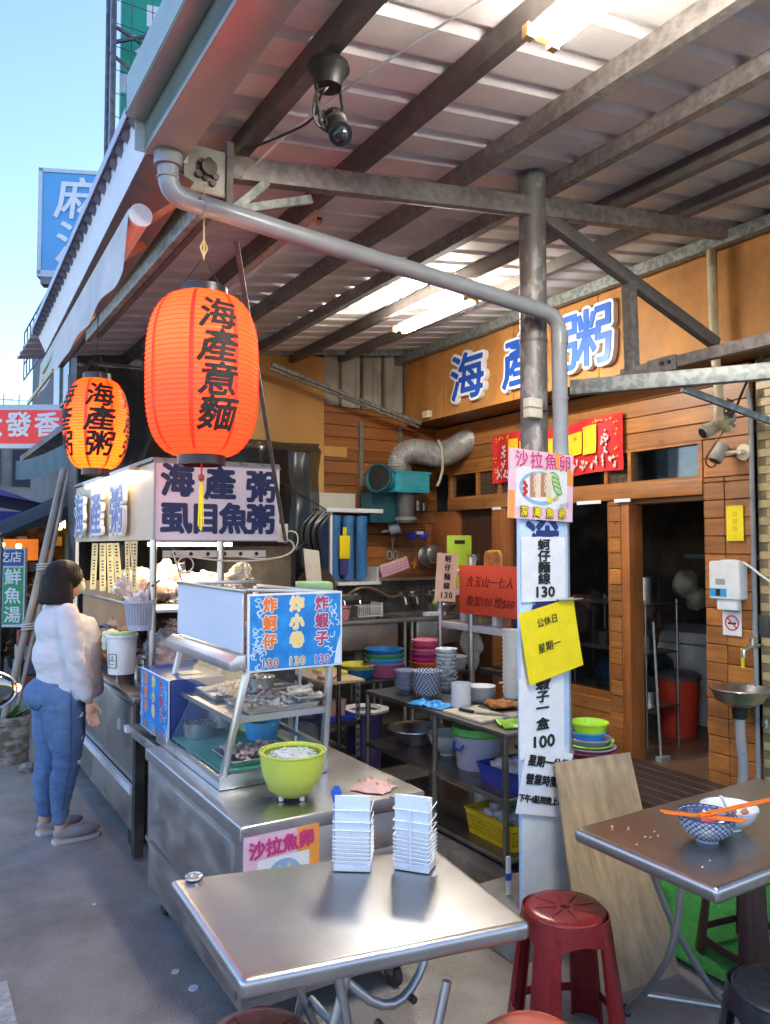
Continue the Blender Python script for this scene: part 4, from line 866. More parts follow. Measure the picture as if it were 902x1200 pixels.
# parked scooters far off (one mesh each part)
T = thing('parked_scooter', 'dark parked scooter behind the leaning bamboo poles', 'scooter', (1.15, 11.3, 0), 75)
SCO = plain('scooter_black', (.03, .03, .035), .25)
for x in (-.62, .62):
    wh = part('wheel', T, G().lathe([(.16, -.05), (.24, -.045), (.255, 0), (.24, .045), (.16, .05)], n=24), RUBBER)
    wh.rotation_euler = (R(90), 0, 0); wh.location = (x, 0, .255)
    rim = part('rim', wh, G().lathe([(.03, -.03), (.16, -.03), (.16, .03), (.03, .03)], n=16), GALV)
me = organic(G().blob((-.35, 0, .62), (.42, .15, .17)).blob((0, 0, .33), (.45, .14, .09)).blob((.45, 0, .62), (.10, .2, .33)).blob((.55, 0, .95), (.12, .13, .12)).tube([(.5, 0, .8), (.62, 0, .3)], .05), .03, 4)
part('body', T, me, SCO); part('seat', T, organic(G().blob((-.3, 0, .80), (.42, .14, .07)), .03, 2), RUBBER)
part('handlebar', T, G().tube([(.35, -.33, 1.02), (.48, 0, 1.0), (.35, .33, 1.02)], .018, smooth=1), BLACK)
for s in (-1, 1): part('mirror', T, G().blob((.40, s * .32, 1.22), (.02, .07, .05)).tube([(.4, s * .25, 1.02), (.4, s * .32, 1.2)], .008), BLACK)
# planter bucket with leaning poles
T = thing('planter', 'round concrete planter on the kerb behind the woman', 'planter', (.72, 6.85, 0))
part('pot', T, G().lathe([(.0, 0), (.17, 0), (.19, .10), (.20, .30), (.215, .31), (.215, .36), (.19, .365), (.18, .30), (0, .30)], n=30), mat('stained_white_pot', (.42, .39, .35), (.16, .12, .09), rough=.85, ns=(7, 7, 16), bump=.4, lo=.4, hi=.55, dirt=.4))
part('soil', T, G().lathe([(0, .33), (.185, .32)], n=20), plain('soil', (.09, .06, .04), .9))
lf = G()
for k in range(14):
    a = random.uniform(0, 6.28); l = random.uniform(.10, .22); p = Vector((.05 * math.cos(a), .05 * math.sin(a), .32)); q = p + Vector((math.cos(a) * l, math.sin(a) * l, random.uniform(.05, .2))); s = Vector((-math.sin(a), math.cos(a), 0)) * .03
    lf.add([p, (p + q) / 2 + s, q, (p + q) / 2 - s], [(0, 1, 2, 3)])
part('leaves', T, lf, plain('leaf_green', (.10, .22, .04), .5))
single('concrete_block', G().lathe([(0, 0), (.16, 0), (.17, .3), (.15, .34), (0, .34)], (1.02, 6.75, 0), n=24), CONC, 'plain grey concrete bucket beside the round planter', 'bucket')
single('stone', G().blob((.83, 6.42, .03), (.07, .05, .04), n=9, amp=.5), CONC, 'small broken stone lying beside the planter', 'stone')
for (lab, x0, x1, y1, r) in (('thick grey bamboo pole leaning from the planter', .68, 1.12, 6.95, .028), ('thin bamboo pole tied beside the thicker one', .76, 1.16, 6.9, .018)):
    single('bamboo_pole', G().tube([(x0, 6.80, .3), ((x0 + x1) / 2, 6.85, 1.3), (x1, y1, 2.35)], r, n=10), mat('grey_bamboo', (.38, .36, .32), (.22, .20, .17), rough=.6, ns=(9, 9, 3), dirt=.2), lab, 'pole', 'leaning bamboo poles')
for z, lab in ((1.02, 'lower pale string tying the two bamboo poles together'), (1.5, 'upper pale string tying the two bamboo poles together')):
    single('tie_string', G().tube([(.68 + (z - .3) * .215 + .02 + .05 * math.cos(k * .5), 6.83 + .05 * math.sin(k * .5), z + k * .0016) for k in range(40)], .006, n=6), plain('pale_string', (.55, .55, .52), .7), lab, 'string', 'strings on the bamboo poles')
# scooter mirror with indicator in the left foreground
T = thing('scooter_mirror', 'black scooter mirror with glowing orange indicator at left edge', 'mirror', (.285, 2.80, 0))
sh = G().blob((-.06, 0, 1.235), (.095, .03, .065), n=24); part('shell', T, sh, BLACK)
rimg = G()
for k in range(36):
    a = k / 36 * 2 * math.pi; b = (k + 1) / 36 * 2 * math.pi; rimg.cyl((-.06 + .093 * math.cos(a), -.016, 1.235 + .063 * math.sin(a)), (-.06 + .093 * math.cos(b), -.016, 1.235 + .063 * math.sin(b)), .005, n=6)
part('chrome_rim', T, rimg, STEEL); mg = G().blob((-.06, -.022, 1.235), (.086, .010, .057), n=24); part('mirror_glass', T, mg, mat('mirror_glass', (.25, .27, .25), rough=.03, metal=1))
part('indicator', T, G().blob((.036, -.005, 1.237), (.011, .012, .012), n=12), plain('lit_indicator', (1, .4, .05), emit=(1, .22, .02), es=30))
part('stalk', T, G().tube([(-.1, .02, 1.18), (-.16, .05, 1.0), (-.2, .3, .9)], .008, smooth=1), BLACK)
part('handlebar', T, G().tube([(-.2, .3, .9), (-.55, .35, .95)], .014).tube([(-.2, .3, .9), (-.06, .3, .9)], .018), BLACK)
part('body', T, organic(G().blob((-.45, .45, .75), (.2, .2, .25)).blob((-.45, .75, .5), (.16, .35, .25)).tube([(-.45, .35, .7), (-.45, .1, .25)], .06), .03, 3), SCO)
wh = part('wheel', T, G().lathe([(.10, -.05), (.2, -.045), (.215, 0), (.2, .045), (.10, .05)], n=24), RUBBER); wh.rotation_euler = (0, R(90), 0); wh.location = (-.45, .05, .215)
wh = part('wheel', T, G().lathe([(.10, -.05), (.2, -.045), (.215, 0), (.2, .045), (.10, .05)], n=24), RUBBER); wh.rotation_euler = (0, R(90), 0); wh.location = (-.45, 1.15, .215)
# ================================================================== FRONT COUNTER
CT = thing('steel_counter', 'stainless steel counter on casters carrying the glass display case', 'counter', (.98, 2.5, 0))
part('body', CT, G().box(.015, .02, .12, .73, 1.20, .70), STEEL, bevel=.006)
part('counter_top', CT, G().box(0, 0, .695, .755, 1.22, .75), STEEL, bevel=.010, seg=3)
part('side_panel', CT, G().box(.006, .10, .36, .016, 1.14, .66), STEELD, bevel=.003); part('side_panel', CT, G().box(.008, .06, .15, .016, 1.16, .33), STEELD, bevel=.003)
part('front_panel', CT, G().box(.05, .012, .16, .70, .022, .56), STEELD, bevel=.003)
part('trim', CT, G().box(.002, .03, .335, .014, 1.2, .352), STEEL)
for (x, y) in ((.08, .08), (.66, .08), (.08, 1.12), (.66, 1.12)):
    w_ = part('caster', CT, G().cyl((x - .014, y, .045), (x + .014, y, .045), .043, n=20), RUBBER); part('caster_fork', w_, G().box(x - .022, y - .02, .05, x - .016, y + .02, .12).box(x + .016, y - .02, .05, x + .022, y + .02, .12).box(x - .03, y - .03, .115, x + .03, y + .03, .122), STEELD)
CP = thing('counter_poster', 'pink poster with magenta characters taped on the counter front', 'poster', (.99, 2.497, .50))
part('sheet', CP, G().box(0, -.003, .0, .285, 0, .215), plain('poster_pink', (.78, .50, .60), .5)); part('orange_print', CP, G().box(.20, -.0036, .0, .285, -.003, .215), plain('poster_orange', (.85, .33, .06), .5)); part('white_print', CP, G().box(.05, -.0042, .0, .245, -.0036, .13), PAPER)
text(CP, '沙拉魚卵', .062, (.142, -.0056, .165), '-Y', PINKINK, off=.002, rot=2)
part('plate_print', CP, G().cyl((.15, -.0048, .05), (.15, -.0044, .05), .07, n=24), plain('plate_blue', (.25, .42, .62)))
part('food_print', CP, G().prism([(-.04, -.03), (-.02, .05), (0, .03), (.02, .055), (.045, -.03)], (.15, -.0052, .05), (1, 0, 0), (0, 0, 1), (0, .0003, 0)), plain('food_cream', (.72, .58, .40)))

# ---- glass display case on the counter
DC = thing('display_case', 'slanted glass display case with seafood on trays on the counter', 'display case', (1.065, 2.92, .752))
L_ = .87
part('base_tray', DC, G().box(-.012, -.012, 0, .465, L_ + .012, .055), STEEL, bevel=.004)
part('green_mat', DC, G().box(.01, .02, .056, .43, L_ - .02, .060), mat('green_ribbed_mat', (.08, .42, .30), (.06, .34, .24), rough=.5, ns=(3, 60, 3)))
FRM = STEEL
for y in (0, L_):
    part('front_post', DC, G().bar((.008, y, .05), (.105, y, .46), .035, .022), FRM, bevel=.003); part('rear_post', DC, G().bar((.445, y, .05), (.50, y, .74), .035, .022), FRM, bevel=.003)
part('front_glass', DC, G().add([(.0, .02, .06), (.0, L_ - .02, .06), (.098, L_ - .02, .46), (.098, .02, .46)], [(0, 1, 2, 3)]), GLASS)
part('side_glass', DC, G().add([(.02, .004, .06), (.44, .004, .06), (.48, .004, .46), (.11, .004, .46)], [(0, 1, 2, 3)]), GLASS)
part('side_glass', DC, G().add([(.02, L_ - .004, .06), (.44, L_ - .004, .06), (.48, L_ - .004, .46), (.11, L_ - .004, .46)], [(0, 1, 2, 3)]), GLASS)
part('rear_glass', DC, G().add([(.452, .02, .06), (.452, L_ * .55, .06), (.486, L_ * .55, .46), (.486, .02, .46)], [(0, 1, 2, 3)]), GLASS)
part('glass_rail', DC, G().bar((.455, .3, .05), (.49, .3, .46), .012), FRM); part('glass_rail', DC, G().bar((.44, .0, .11), (.46, L_, .11), .02), FRM)
sh_ = part('mid_shelf', DC, G().box(.055, .012, .255, .468, L_ - .01, .262), FRM); part('shelf_rim', sh_, G().box(.05, .005, .245, .47, .012, .272).box(.044, .005, .248, .052, L_ - .01, .268), FRM)
part('top_lip', DC, G().prism([(.025, 0), (.025, .035), (.06, .060), (.115, .055), (.115, 0)], (0, -.012, .455), (1, 0, 0), (0, 0, 1), (0, L_ + .024, 0)), FRM, bevel=.003)
part('cream_board', DC, G().box(.085, .012, .52, .093, L_, .765), mat('pale_blue_board', (.62, .72, .80), (.58, .68, .76), rough=.35, ns=(2, 2, 2)))
part('top_rail', DC, G().box(.075, .0, .762, .10, L_, .776).box(.1, L_ - .02, .755, .52, L_, .772).box(.50, .0, .735, .52, L_, .752).bar((.1, .0, .772), (.51, .0, .752), .014), FRM, bevel=.002)
# trays, bowls and food (each rests in the case)
def tray(par_name, label, x, y, z, w, d, food=None, fc=None, n=16, h=.02, cat='tray', sd=1, hs=.022):
    T = thing(par_name, label, cat, (x, y, z), 0, 'seafood trays in the display case')
    part('dish', T, G().add([(-w / 2, -d / 2, .004), (w / 2, -d / 2, .004), (w / 2, d / 2, .004), (-w / 2, d / 2, .004), (-w / 2 - .012, -d / 2 - .012, h + .004), (w / 2 + .012, -d / 2 - .012, h + .004), (w / 2 + .012, d / 2 + .012, h + .004), (-w / 2 - .012, d / 2 + .012, h + .004)], [(0, 1, 2, 3), (0, 1, 5, 4), (1, 2, 6, 5), (2, 3, 7, 6), (3, 0, 4, 7)]), STEEL, solid=.002)
    random.seed(sd)
    g = G()
    for k in range(n * 3):
        a = random.uniform(0, 6.28); p = Vector((random.uniform(-w, w) * .40, random.uniform(-d, d) * .40, h * .7 + random.uniform(.0, .026))); l = random.uniform(.018, .045); q = p + Vector((math.cos(a) * l, math.sin(a) * l, random.uniform(-.006, .010))); g.tube([p, p.lerp(q, .5) + Vector((0, 0, .006)), q], [hs * .42, hs * .5, hs * .25], n=8)
    part('food', T, disp(organic(g, .0035, 1), .004, (90, 90, 90)), fc)
    return T
SQ = mat('squid_flesh', (.68, .60, .54), (.52, .38, .34), rough=.25, ns=(18, 18, 18), sub=.2); SQP = mat('squid_pink', (.62, .44, .38), (.40, .24, .22), rough=.25, ns=(22, 22, 22), sub=.2); FRY = mat('pale_batter', (.72, .66, .55), (.60, .50, .36), rough=.5, ns=(30, 30, 30))
GRY = mat('grey_fish', (.42, .40, .38), (.22, .21, .20), rough=.3, ns=(30, 30, 30)); OYS = mat('oyster_grey', (.26, .25, .23), (.06, .06, .055), rough=.25, ns=(45, 45, 45), lo=.45, hi=.55)
X0, Y0, Z0 = 1.065, 2.92, .752
tray('food_tray', 'steel tray of whole squid on the bottom mat nearest us', X0 + .20, Y0 + .16, Z0 + .062, .26, .22, fc=SQP, n=15, sd=3)
tray('food_tray', 'steel tray of grey fish and white cubes on the middle shelf nearest us', X0 + .28, Y0 + .17, Z0 + .264, .30, .26, fc=GRY, n=14, sd=4, hs=.018)
tray('food_tray', 'steel tray of pink fish fillets on the middle shelf further back', X0 + .25, Y0 + .50, Z0 + .264, .28, .24, fc=SQ, n=14, sd=5)
tray('food_tray', 'small tray of white squid rings at the rear of the middle shelf', X0 + .40, Y0 + .11, Z0 + .30, .10, .16, fc=FRY, n=12, sd=6, h=.012)
for (x, y, z, r, lab) in ((.12, .64, .062, .075, 'steel bowl of shucked oysters at the front glass'), (.25, .68, .09, .09, 'larger steel bowl of dark oysters behind the first bowl'), (.36, .5, .27, .075, 'round steel dish at the back of the middle shelf')):
    T = thing('oyster_bowl', lab, 'bowl', (X0 + x, Y0 + y, Z0 + z), 0, 'steel bowls in the display case')
    part('bowl', T, G().lathe([(0, 0), (r * .92, 0), (r, r * .85), (r * 1.06, r * .87), (r * .97, r * .83), (r * .88, .006), (0, .006)], n=30), STEEL)
    g = G()
    for k in range(20): a = random.uniform(0, 6.28); q = random.uniform(0, r * .75); g.blob((q * math.cos(a), q * math.sin(a), r * .80), (.018, .014, .012), n=8, amp=.5, seed=k)
    part('oysters', T, organic(g.lathe([(0, r * .5), (r * .9, r * .5), (r * .9, r * .78), (0, r * .8)], n=20), .005, 1), OYS)
T = thing('blue_basket', 'small sky blue plastic basket inside the display case', 'basket', (X0 + .36, Y0 + .45, Z0 + .062))
part('basket', T, G().lathe([(0, 0), (.07, 0), (.085, .08), (.089, .082), (.080, .08), (.066, .004), (0, .004)], n=24), SKYB)
T = thing('parsley_bunch', 'dark green herbs lying in the display case', 'herbs', (X0 + .36, Y0 + .62, Z0 + .27)); g = G()
for k in range(60): p = Vector((random.gauss(0, .035), random.gauss(0, .035), abs(random.gauss(.02, .015)))); a = Vector((random.uniform(-1, 1), random.uniform(-1, 1), random.uniform(-.5, 1))) * .014; b = Vector((a.y, -a.x, .006)); g.add([p - a, p + b, p + a, p - b], [(0, 1, 2, 3)])
part('leaves', T, g, plain('herb_green', (.05, .13, .03), .5))
# blue menu board on the near end of the case
MB_ = mat('menu_blue', (.02, .27, .66), (.01, .17, .52), rough=.35, ns=(9, 9, 9), lo=.4, hi=.6)
def menu_board(T, w, h, face, org, scale):
    u, v = map(Vector, FACES[face]); n = u.cross(v); o = Vector(org)
    def at(x, y, d): return o + u * x + v * y + n * d
    g = G().obox(at(w / 2, h / 2, -.006), u * w / 2, v * h / 2, n * .006); part('board', T, g, WHITE, bevel=.002)
    part('blue_print', T, G().obox(at(w / 2, h / 2, .0008), u * (w / 2 - .008 * scale), v * (h / 2 - .008 * scale), n * .0006), MB_)
    wg = G()
    random.seed(11)
    for k in range(44):   # white sea-foam strokes down both sides
        sx_ = random.choice((0, 1)); x = (.02 + random.uniform(0, .06)) * scale; x = x if sx_ == 0 else w - x; y = random.uniform(.02, h - .03)
        pts = [at(x + math.cos(t * .9 + k) * .012 * scale * t * .5, y + math.sin(t * .9 + k) * .012 * scale * t * .5, .0018 + .00004 * k) for t in range(5)]
        for a, b in zip(pts, pts[1:]): wg.bar(a, b, .0042 * scale, .0006, up=tuple(n))
    wg.prism([(0, 0), (.03 * scale, .0), (.022 * scale, .05 * scale), (.012 * scale, .09 * scale), (0, .12 * scale)], at(w - .009 * scale, .009 * scale, .0016), -u, v, n * .0004)
    part('foam_print', T, wg, plain('foam_white', (.62, .78, .88), .4), kind='stuff')
    cols = (('炸蚵仔', plain('menu_orange', (.80, .20, .04)), .0), ('炸小卷', plain('menu_yellow', (.85, .68, .25)), 0), ('炸蝦子', plain('menu_purple', (.38, .06, .16)), 0))
    for i, (s, m, _) in enumerate(cols):
        x = w * (.22, .50, .77)[i]
        for j, ch in enumerate(s):
            y = h * (.84 - .235 * j)
            text(T, ch, h * .20, at(x, y, .0024), face, plain('outline_white', (.80, .74, .66)), off=.0066 * scale, ext=0, name='outline')
            text(T, ch, h * .20, at(x, y, .0038), face, m, off=.0028 * scale, ext=0)
        text(T, '130', h * .155, at(x, h * .10, .0024), face, plain('outline_white', (.80, .74, .66)), off=.004 * scale, ext=0, name='outline', space=1.1)
        text(T, '130', h * .155, at(x, h * .10, .0038), face, (plain('menu_orange2', (.45, .14, .12)), plain('menu_brown', (.50, .40, .16)), plain('menu_violet', (.26, .12, .38)))[i], off=.0014 * scale, ext=0, space=1.1)
T = thing('menu_board', 'large sky blue menu board with three priced columns on the case', 'menu board', (X0 + .095, Y0 - .014, Z0 + .445))
menu_board(T, .425, .312, '-Y', (0, -.012, 0), 1)
T = thing('menu_lightbox', 'small blue menu box standing behind the display case', 'menu board', (1.05, 3.60, .775))
part('box', T, G().box(.006, 0, 0, .28, .50, .30), plain('navy_box', (.02, .06, .25), .4), bevel=.004)
menu_board(T, .50, .30, '-X', (.005, .50, 0), .8)
part('dish_on_top', T, G().box(.1, .1, .301, .2, .2, .306), plain('card_yellow', (.7, .6, .35)))
# lime colander of shredded radish
T = thing('colander', 'lime green colander full of shredded radish on the counter', 'colander', (1.262, 2.69, .753)); T.scale = (1.08, 1.08, 1.12)
LT = mat('lime_translucent', (.80, .86, .14), (.74, .82, .11), rough=.25, ns=(5, 5, 5), trans=.25, sub=.3)
part('outer_bowl', T, G().lathe([(0, .012), (.055, .012), (.085, .035), (.104, .08), (.112, .125), (.115, .15), (.1185, .153), (.1185, .158), (.112, .158), (.109, .125), (.10, .08), (.082, .038), (.05, .017), (0, .017)], n=48), LT)
sv = G(); 
for k in range(56): a = 2 * math.pi * k / 56; sv.tube([(.098 * math.cos(a), .098 * math.sin(a), .10), (.106 * math.cos(a), .106 * math.sin(a), .148)], .0021, n=5)
sv.lathe([(.108, .148), (.108, .154), (.100, .154), (.100, .148)], n=40); part('inner_sieve', T, sv, LT, kind='stuff')
for a in (0.3, 1.9, 3.4, 5.0): part('foot', T, G().cyl((.05 * math.cos(a), .05 * math.sin(a), 0), (.05 * math.cos(a), .05 * math.sin(a), .014), .009, n=10), WHITE)
g = G()
random.seed(5)
g.blob((0, 0, .100), (.090, .090, .048), n=20, amp=.3, fr=3)
for k in range(620):
    a = random.uniform(0, 6.28); r = .088 * math.sqrt(random.random()); z = .146 - .020 * (r / .09) ** 2 + random.uniform(-.006, .010) + .008 * noise.noise(Vector((r * 30 * math.cos(a), r * 30 * math.sin(a), 2))); b = random.uniform(0, 6.28); l = random.uniform(.01, .022)
    p = Vector((r * math.cos(a), r * math.sin(a), z)); d = Vector((math.cos(b), math.sin(b), random.uniform(-.35, .35))) * l
    g.tube([p - d, p + Vector((0, 0, .004)), p + d], .0012, n=4, caps=False)
part('shredded_radish', T, g, mat('radish_white', (.82, .84, .78), (.74, .76, .66), rough=.35, ns=(9, 9, 9), sub=.2), kind='stuff')
# pink patterned cloth
def cloth(name, label, cat, loc, w, d, m, rz, h=.03, sd=0, fold=30):
    T = thing(name, label, cat, loc, rz)
    part('cloth', T, G().grid(lambda u, v: ((u - .5) * w + .006 * math.sin(v * 9), (v - .5) * d + .005 * math.sin(u * 11), .003 + h * (.5 + .5 * noise.noise(Vector((u * 4, v * 4, sd)))) * (1 - abs(2 * u - 1) ** 3) * (1 - abs(2 * v - 1) ** 3)), 24, 24), m, solid=.003)
    return T
T = cloth('dish_cloth', 'folded pink patterned cloth on the far corner of the counter', 'cloth', (1.575, 2.62, .752), .12, .14, mat('pink_cloth', (.78, .48, .40), (.70, .40, .34), rough=.9, ns=(20, 20, 20)), 35, h=.055, sd=4)
for (x, y, m) in ((-.03, -.03, 'a'), (.03, .02, 'b'), (-.02, .05, 'a'), (.03, -.05, 'b')): part('flower_print', T, G().blob((x, y, .032), (.008, .007, .006), n=7), plain('cloth_ochre', (.62, .32, .05)))

# ================================================================== STEAM CART BEHIND (woman's side)
SC2 = thing('steam_cart', 'long stainless steel steam cart with posts beside the woman', 'food cart', (1.10, 4.30, 0))
part('body', SC2, G().box(.01, .06, .10, .95, 2.2, .84), STEELD, bevel=.008)
part('front_panel', SC2, G().box(-.002, .12, .42, .012, 1.5, .80), STEEL, bevel=.004); part('front_panel', SC2, G().box(-.002, .12, .14, .012, 1.5, .36), STEEL, bevel=.004)
part('front_panel', SC2, G().box(-.002, 1.53, .14, .012, 2.15, .80), STEEL, bevel=.004)
part('white_rail', SC2, G().box(-.02, .1, .33, .0, 1.6, .375), plain('rail_white', (.70, .72, .76), .3))
part('latch', SC2, G().box(-.014, .42, .62, -.001, .45, .68), WHITE)
part('worktop', SC2, G().box(-.02, .05, .84, .97, 2.25, .87), STEEL, bevel=.006)
for (x, y, h) in ((.065, .0, 1.735), (.46, .02, 1.735), (.065, 2.2, 1.735), (.46, 2.2, 1.735)): part('post', SC2, G().cyl((x, y, .08), (x, y, h), .019, n=16), STEEL)
part('end_post', SC2, G().box(-.02, -.01, .02, .03, .05, .84), DSTEEL); part('end_panel', SC2, G().box(.03, .03, .08, .9, .05, .83), DSTEEL)
part('side_shelf', SC2, G().box(-.06, -.58, .715, .45, .0, .74).box(-.06, -.58, .69, -.05, .0, .715), STEELD, bevel=.003)
part('shelf_end', SC2, G().box(-.075, -.04, .70, -.058, .02, .735), WHITE)
part('upper_shelf', SC2, G().box(.07, .0, 1.33, .55, 2.2, 1.35), STEEL, bevel=.003)
part('rear_backing', SC2, G().box(.9, -.0, .87, .93, 2.2, 1.7), DARK)
for (y, x) in ((.12, .3), (.12, .75), (2.0, .3), (2.0, .75)): part('caster', SC2, G().cyl((x - .015, y, .05), (x + .015, y, .05), .048, n=18), RUBBER)
part('caster', SC2, G().cyl((.02, .25, .05), (.05, .25, .05), .048, n=18), RUBBER)
CARD = mat('cardboard', (.50, .28, .13), (.42, .23, .10), rough=.85, ns=(5, 5, 5), dirt=.15)
single('cardboard_screen', G().box(1.19, 4.75, 1.08, 1.196, 6.4, 1.43).box(1.196, 6.39, 1.08, 1.6, 6.396, 1.43), CARD, 'brown cardboard wind screen behind the woman on the cart', 'cardboard', bevel=.001)
single('cardboard_flap', G().box(1.36, 4.45, 1.1, 1.85, 4.455, 1.36), CARD, 'brown cardboard piece standing right of the front post', 'cardboard')
pot = thing('steam_pot', 'large black stock pot on the cart beside the front post', 'pot', (1.42, 4.62, .87))
part('pot', pot, G().lathe([(0, 0), (.20, 0), (.21, .16), (.225, .165), (.225, .175), (.2, .172), (.19, .02), (0, .02)], n=36), DSTEEL); part('lid', pot, G().lathe([(.228, .176), (.22, .19), (.12, .215), (.0, .22)], n=36), STEELD)
for s in (-1, 1): part('handle', pot, G().tube([(s * .21, -.06, .12), (s * .26, -.04, .13), (s * .26, .04, .13), (s * .21, .06, .12)], .008), STEEL)
def bag(label, loc, r, m, sd, film=True, knot=None, cat='bag', grp='food bags on the steam cart'):
    T = thing('food_bag', label, cat, loc, 0, grp); g = G(); random.seed(sd)
    for k in range(9): g.blob((random.uniform(-r[0], r[0]) * .5, random.uniform(-r[1], r[1]) * .5, r[2] + random.uniform(-.3, .3) * r[2]), (r[0] * .55, r[1] * .55, r[2] * .7), n=12, amp=.3, seed=sd + k)
    part('contents', T, disp(disp(organic(g, .015, 3), .018, (22, 22, 22), sd), .006, (70, 70, 70), sd), m)
    if film:
        me = disp(disp(organic(G().blob((0, 0, r[2] * .95), (r[0] * 1.18, r[1] * 1.18, r[2] * 1.2), n=16, amp=.35, seed=sd).cyl((r[0] * .5, -r[1] * .3, r[2] * 1.5), (r[0] * 1.3, -r[1] * .3, r[2] * 2.4), .03, .07, n=10), .016, 2), .02, (30, 30, 30), sd), .010, (75, 60, 75), sd + 4); part('film', T, me, FILM)
    return T
MTB = mat('bagged_tan', (.48, .29, .16), (.32, .17, .09), rough=.5, ns=(25, 25, 25)); MTO = mat('orange_bag_fill', (.62, .27, .08), (.46, .18, .05), rough=.4, ns=(12, 12, 12), bump=.5)
bag('clear bag of pale food on the upper shelf left of the post', (1.30, 4.95, 1.35), (.17, .22, .08), MTB, 1)
bag('clear bag of tan food on the upper shelf right of the post', (1.62, 4.75, 1.35), (.20, .15, .085), MTB, 2)
T = bag('big orange bag tied with a dark strap beside the woman', (1.23, 5.25, .90), (.10, .36, .17), MTO, 3, film=False)
part('strap', T, G().tube([(-.10, .45, .16), (-.12, .2, .25), (-.11, 0, .29), (-.10, -.25, .24)], .013, n=6, smooth=1), plain('navy_strap', (.03, .035, .07)))
bag('clear bag of reddish food on the worktop right of the post', (1.33, 4.50, .93), (.13, .12, .14), mat('reddish_food', (.60, .32, .20), (.45, .20, .12), rough=.5, ns=(30, 30, 30)), 4)
bag('clear bag of orange dumplings behind the orange bag', (1.55, 5.3, .90), (.16, .2, .14), MTO, 7)
bag('clear bag of pale crackers at the far end of the upper shelf', (1.42, 5.6, 1.35), (.16, .22, .09), MTB, 8)
bag('knotted clear bag hanging low beside the stock pot', (1.62, 4.42, .95), (.11, .10, .12), MTB, 9)
for k, (x, y, r, h, lab) in enumerate(((1.62, 4.95, .13, .16, 'steel stock pot behind the black pot on the cart'), (1.30, 4.93, .07, .13, 'narrow steel canister beside the orange bag'), (1.85, 5.3, .16, .2, 'wide steel pot at the back of the cart'))):
    T = thing('steel_pot', lab, 'pot', (x, y, .872), 0, 'steel pots on the steam cart'); part('pot', T, G().lathe([(0, 0), (r, 0), (r, h), (r * 1.06, h + .004), (r * 1.06, h + .01), (r * .96, h + .006), (r * .95, .01), (0, .01)], n=30), STEEL)
    part('lid', T, G().lathe([(r * 1.04, h + .012), (r * .9, h + .03), (.02, h + .045), (.02, h + .06), (0, h + .06)], n=30), STEELD)
for k in range(5):
    T = thing('hanging_ladle', ('steel ladle hanging left of the front post', 'second steel ladle hanging beside the first', 'slotted spoon hanging under the upper shelf', 'long skimmer hanging under the upper shelf', 'small ladle hanging far along the upper shelf')[k], 'ladle', (1.20 + .02 * (k % 2), 4.42 + .17 * k, 1.33), 0, 'ladles under the cart shelf')
    part('handle', T, G().tube([(0, 0, 0), (0, .005, -.02), (0, 0, -.24)], .004, n=6), STEEL); part('scoop', T, G().lathe([(0, -.035), (.025, -.028), (.038, -.005), (.036, -.004), (.023, -.024), (0, -.03)], (0, 0, -.235), n=18), STEEL)
T = thing('utensil_bundle', 'small bundle of steel tongs sticking up beside the orange bag', 'utensils', (1.12, 4.88, .87)); g = G()
for k in range(6): g.cyl((0, .01 * k, 0), (-.03 + .015 * k, -.06 + .03 * k, .30), .005, n=6)
part('tongs', T, g, STEEL)
# hanging basket with tissue, and bucket
T = thing('hanging_basket', 'grey plastic basket stuffed with white tissue tied to the post', 'basket', (1.105, 4.33, 1.24))
bk = G()
for k in range(30):
    a = 2 * math.pi * k / 30; bk.tube([(.062 * math.cos(a), .062 * math.sin(a), .012), (.080 * math.cos(a), .080 * math.sin(a), .15)], .0042, n=5)
bk.lathe([(.0, 0), (.064, 0), (.067, .03), (.060, .03), (.058, .006), (0, .006)], n=30).lathe([(.078, .145), (.086, .148), (.087, .165), (.079, .165), (.078, .145)], n=30)
part('basket', T, bk, plain('grey_blue_plastic', (.42, .45, .54), .4)); 
inner = G().lathe([(.05, .02), (.070, .14)], n=24); part('liner', T, inner, plain('liner_grey', (.50, .47, .50)))
g = G()
for k in range(26): 
    a = random.uniform(0, 6.28); r = random.uniform(0, .07); p = Vector((r * math.cos(a), r * math.sin(a), .16)); q = p + Vector((random.uniform(-.03, .03), random.uniform(-.03, .03), random.uniform(.02, .06))); s = Vector((random.uniform(-1, 1), random.uniform(-1, 1), .2)).normalized() * .02
    g.add([p - s, p + s, q + s * .5, q - s * .9], [(0, 1, 2, 3)])
part('tissue', T, g, plain('tissue_white', (.78, .72, .70), .8), solid=.001)
part('tie', T, G().tube([(.0, .0, .17), (.03, -.02, .24), (.06, -.03, .30)], .003).tube([(.05, -.05, .24), (.10, -.02, .27)], .006), BLACK)
T = thing('white_bucket', 'white plastic bucket hanging on the cart below the basket', 'bucket', (1.05, 4.50, .985))
part('bucket', T, G().lathe([(0, 0), (.072, 0), (.083, .20), (.089, .205), (.089, .218), (.082, .218), (.080, .20), (.068, .006), (0, .006)], n=36), plain('bucket_white', (.74, .74, .70), .35))
part('cloth', T, disp(organic(G().blob((-.05, .05, .215), (.05, .045, .03), n=12).blob((-.085, .04, .17), (.018, .035, .05), n=10), .008, 2), .01, (40, 40, 40)), plain('pale_green_cloth', (.55, .65, .42), .9)); part('cloth', T, organic(G().blob((.02, 0, .215), (.06, .05, .02), n=12), .008, 2), plain('green_cloth', (.30, .50, .22), .9))
lg = G()
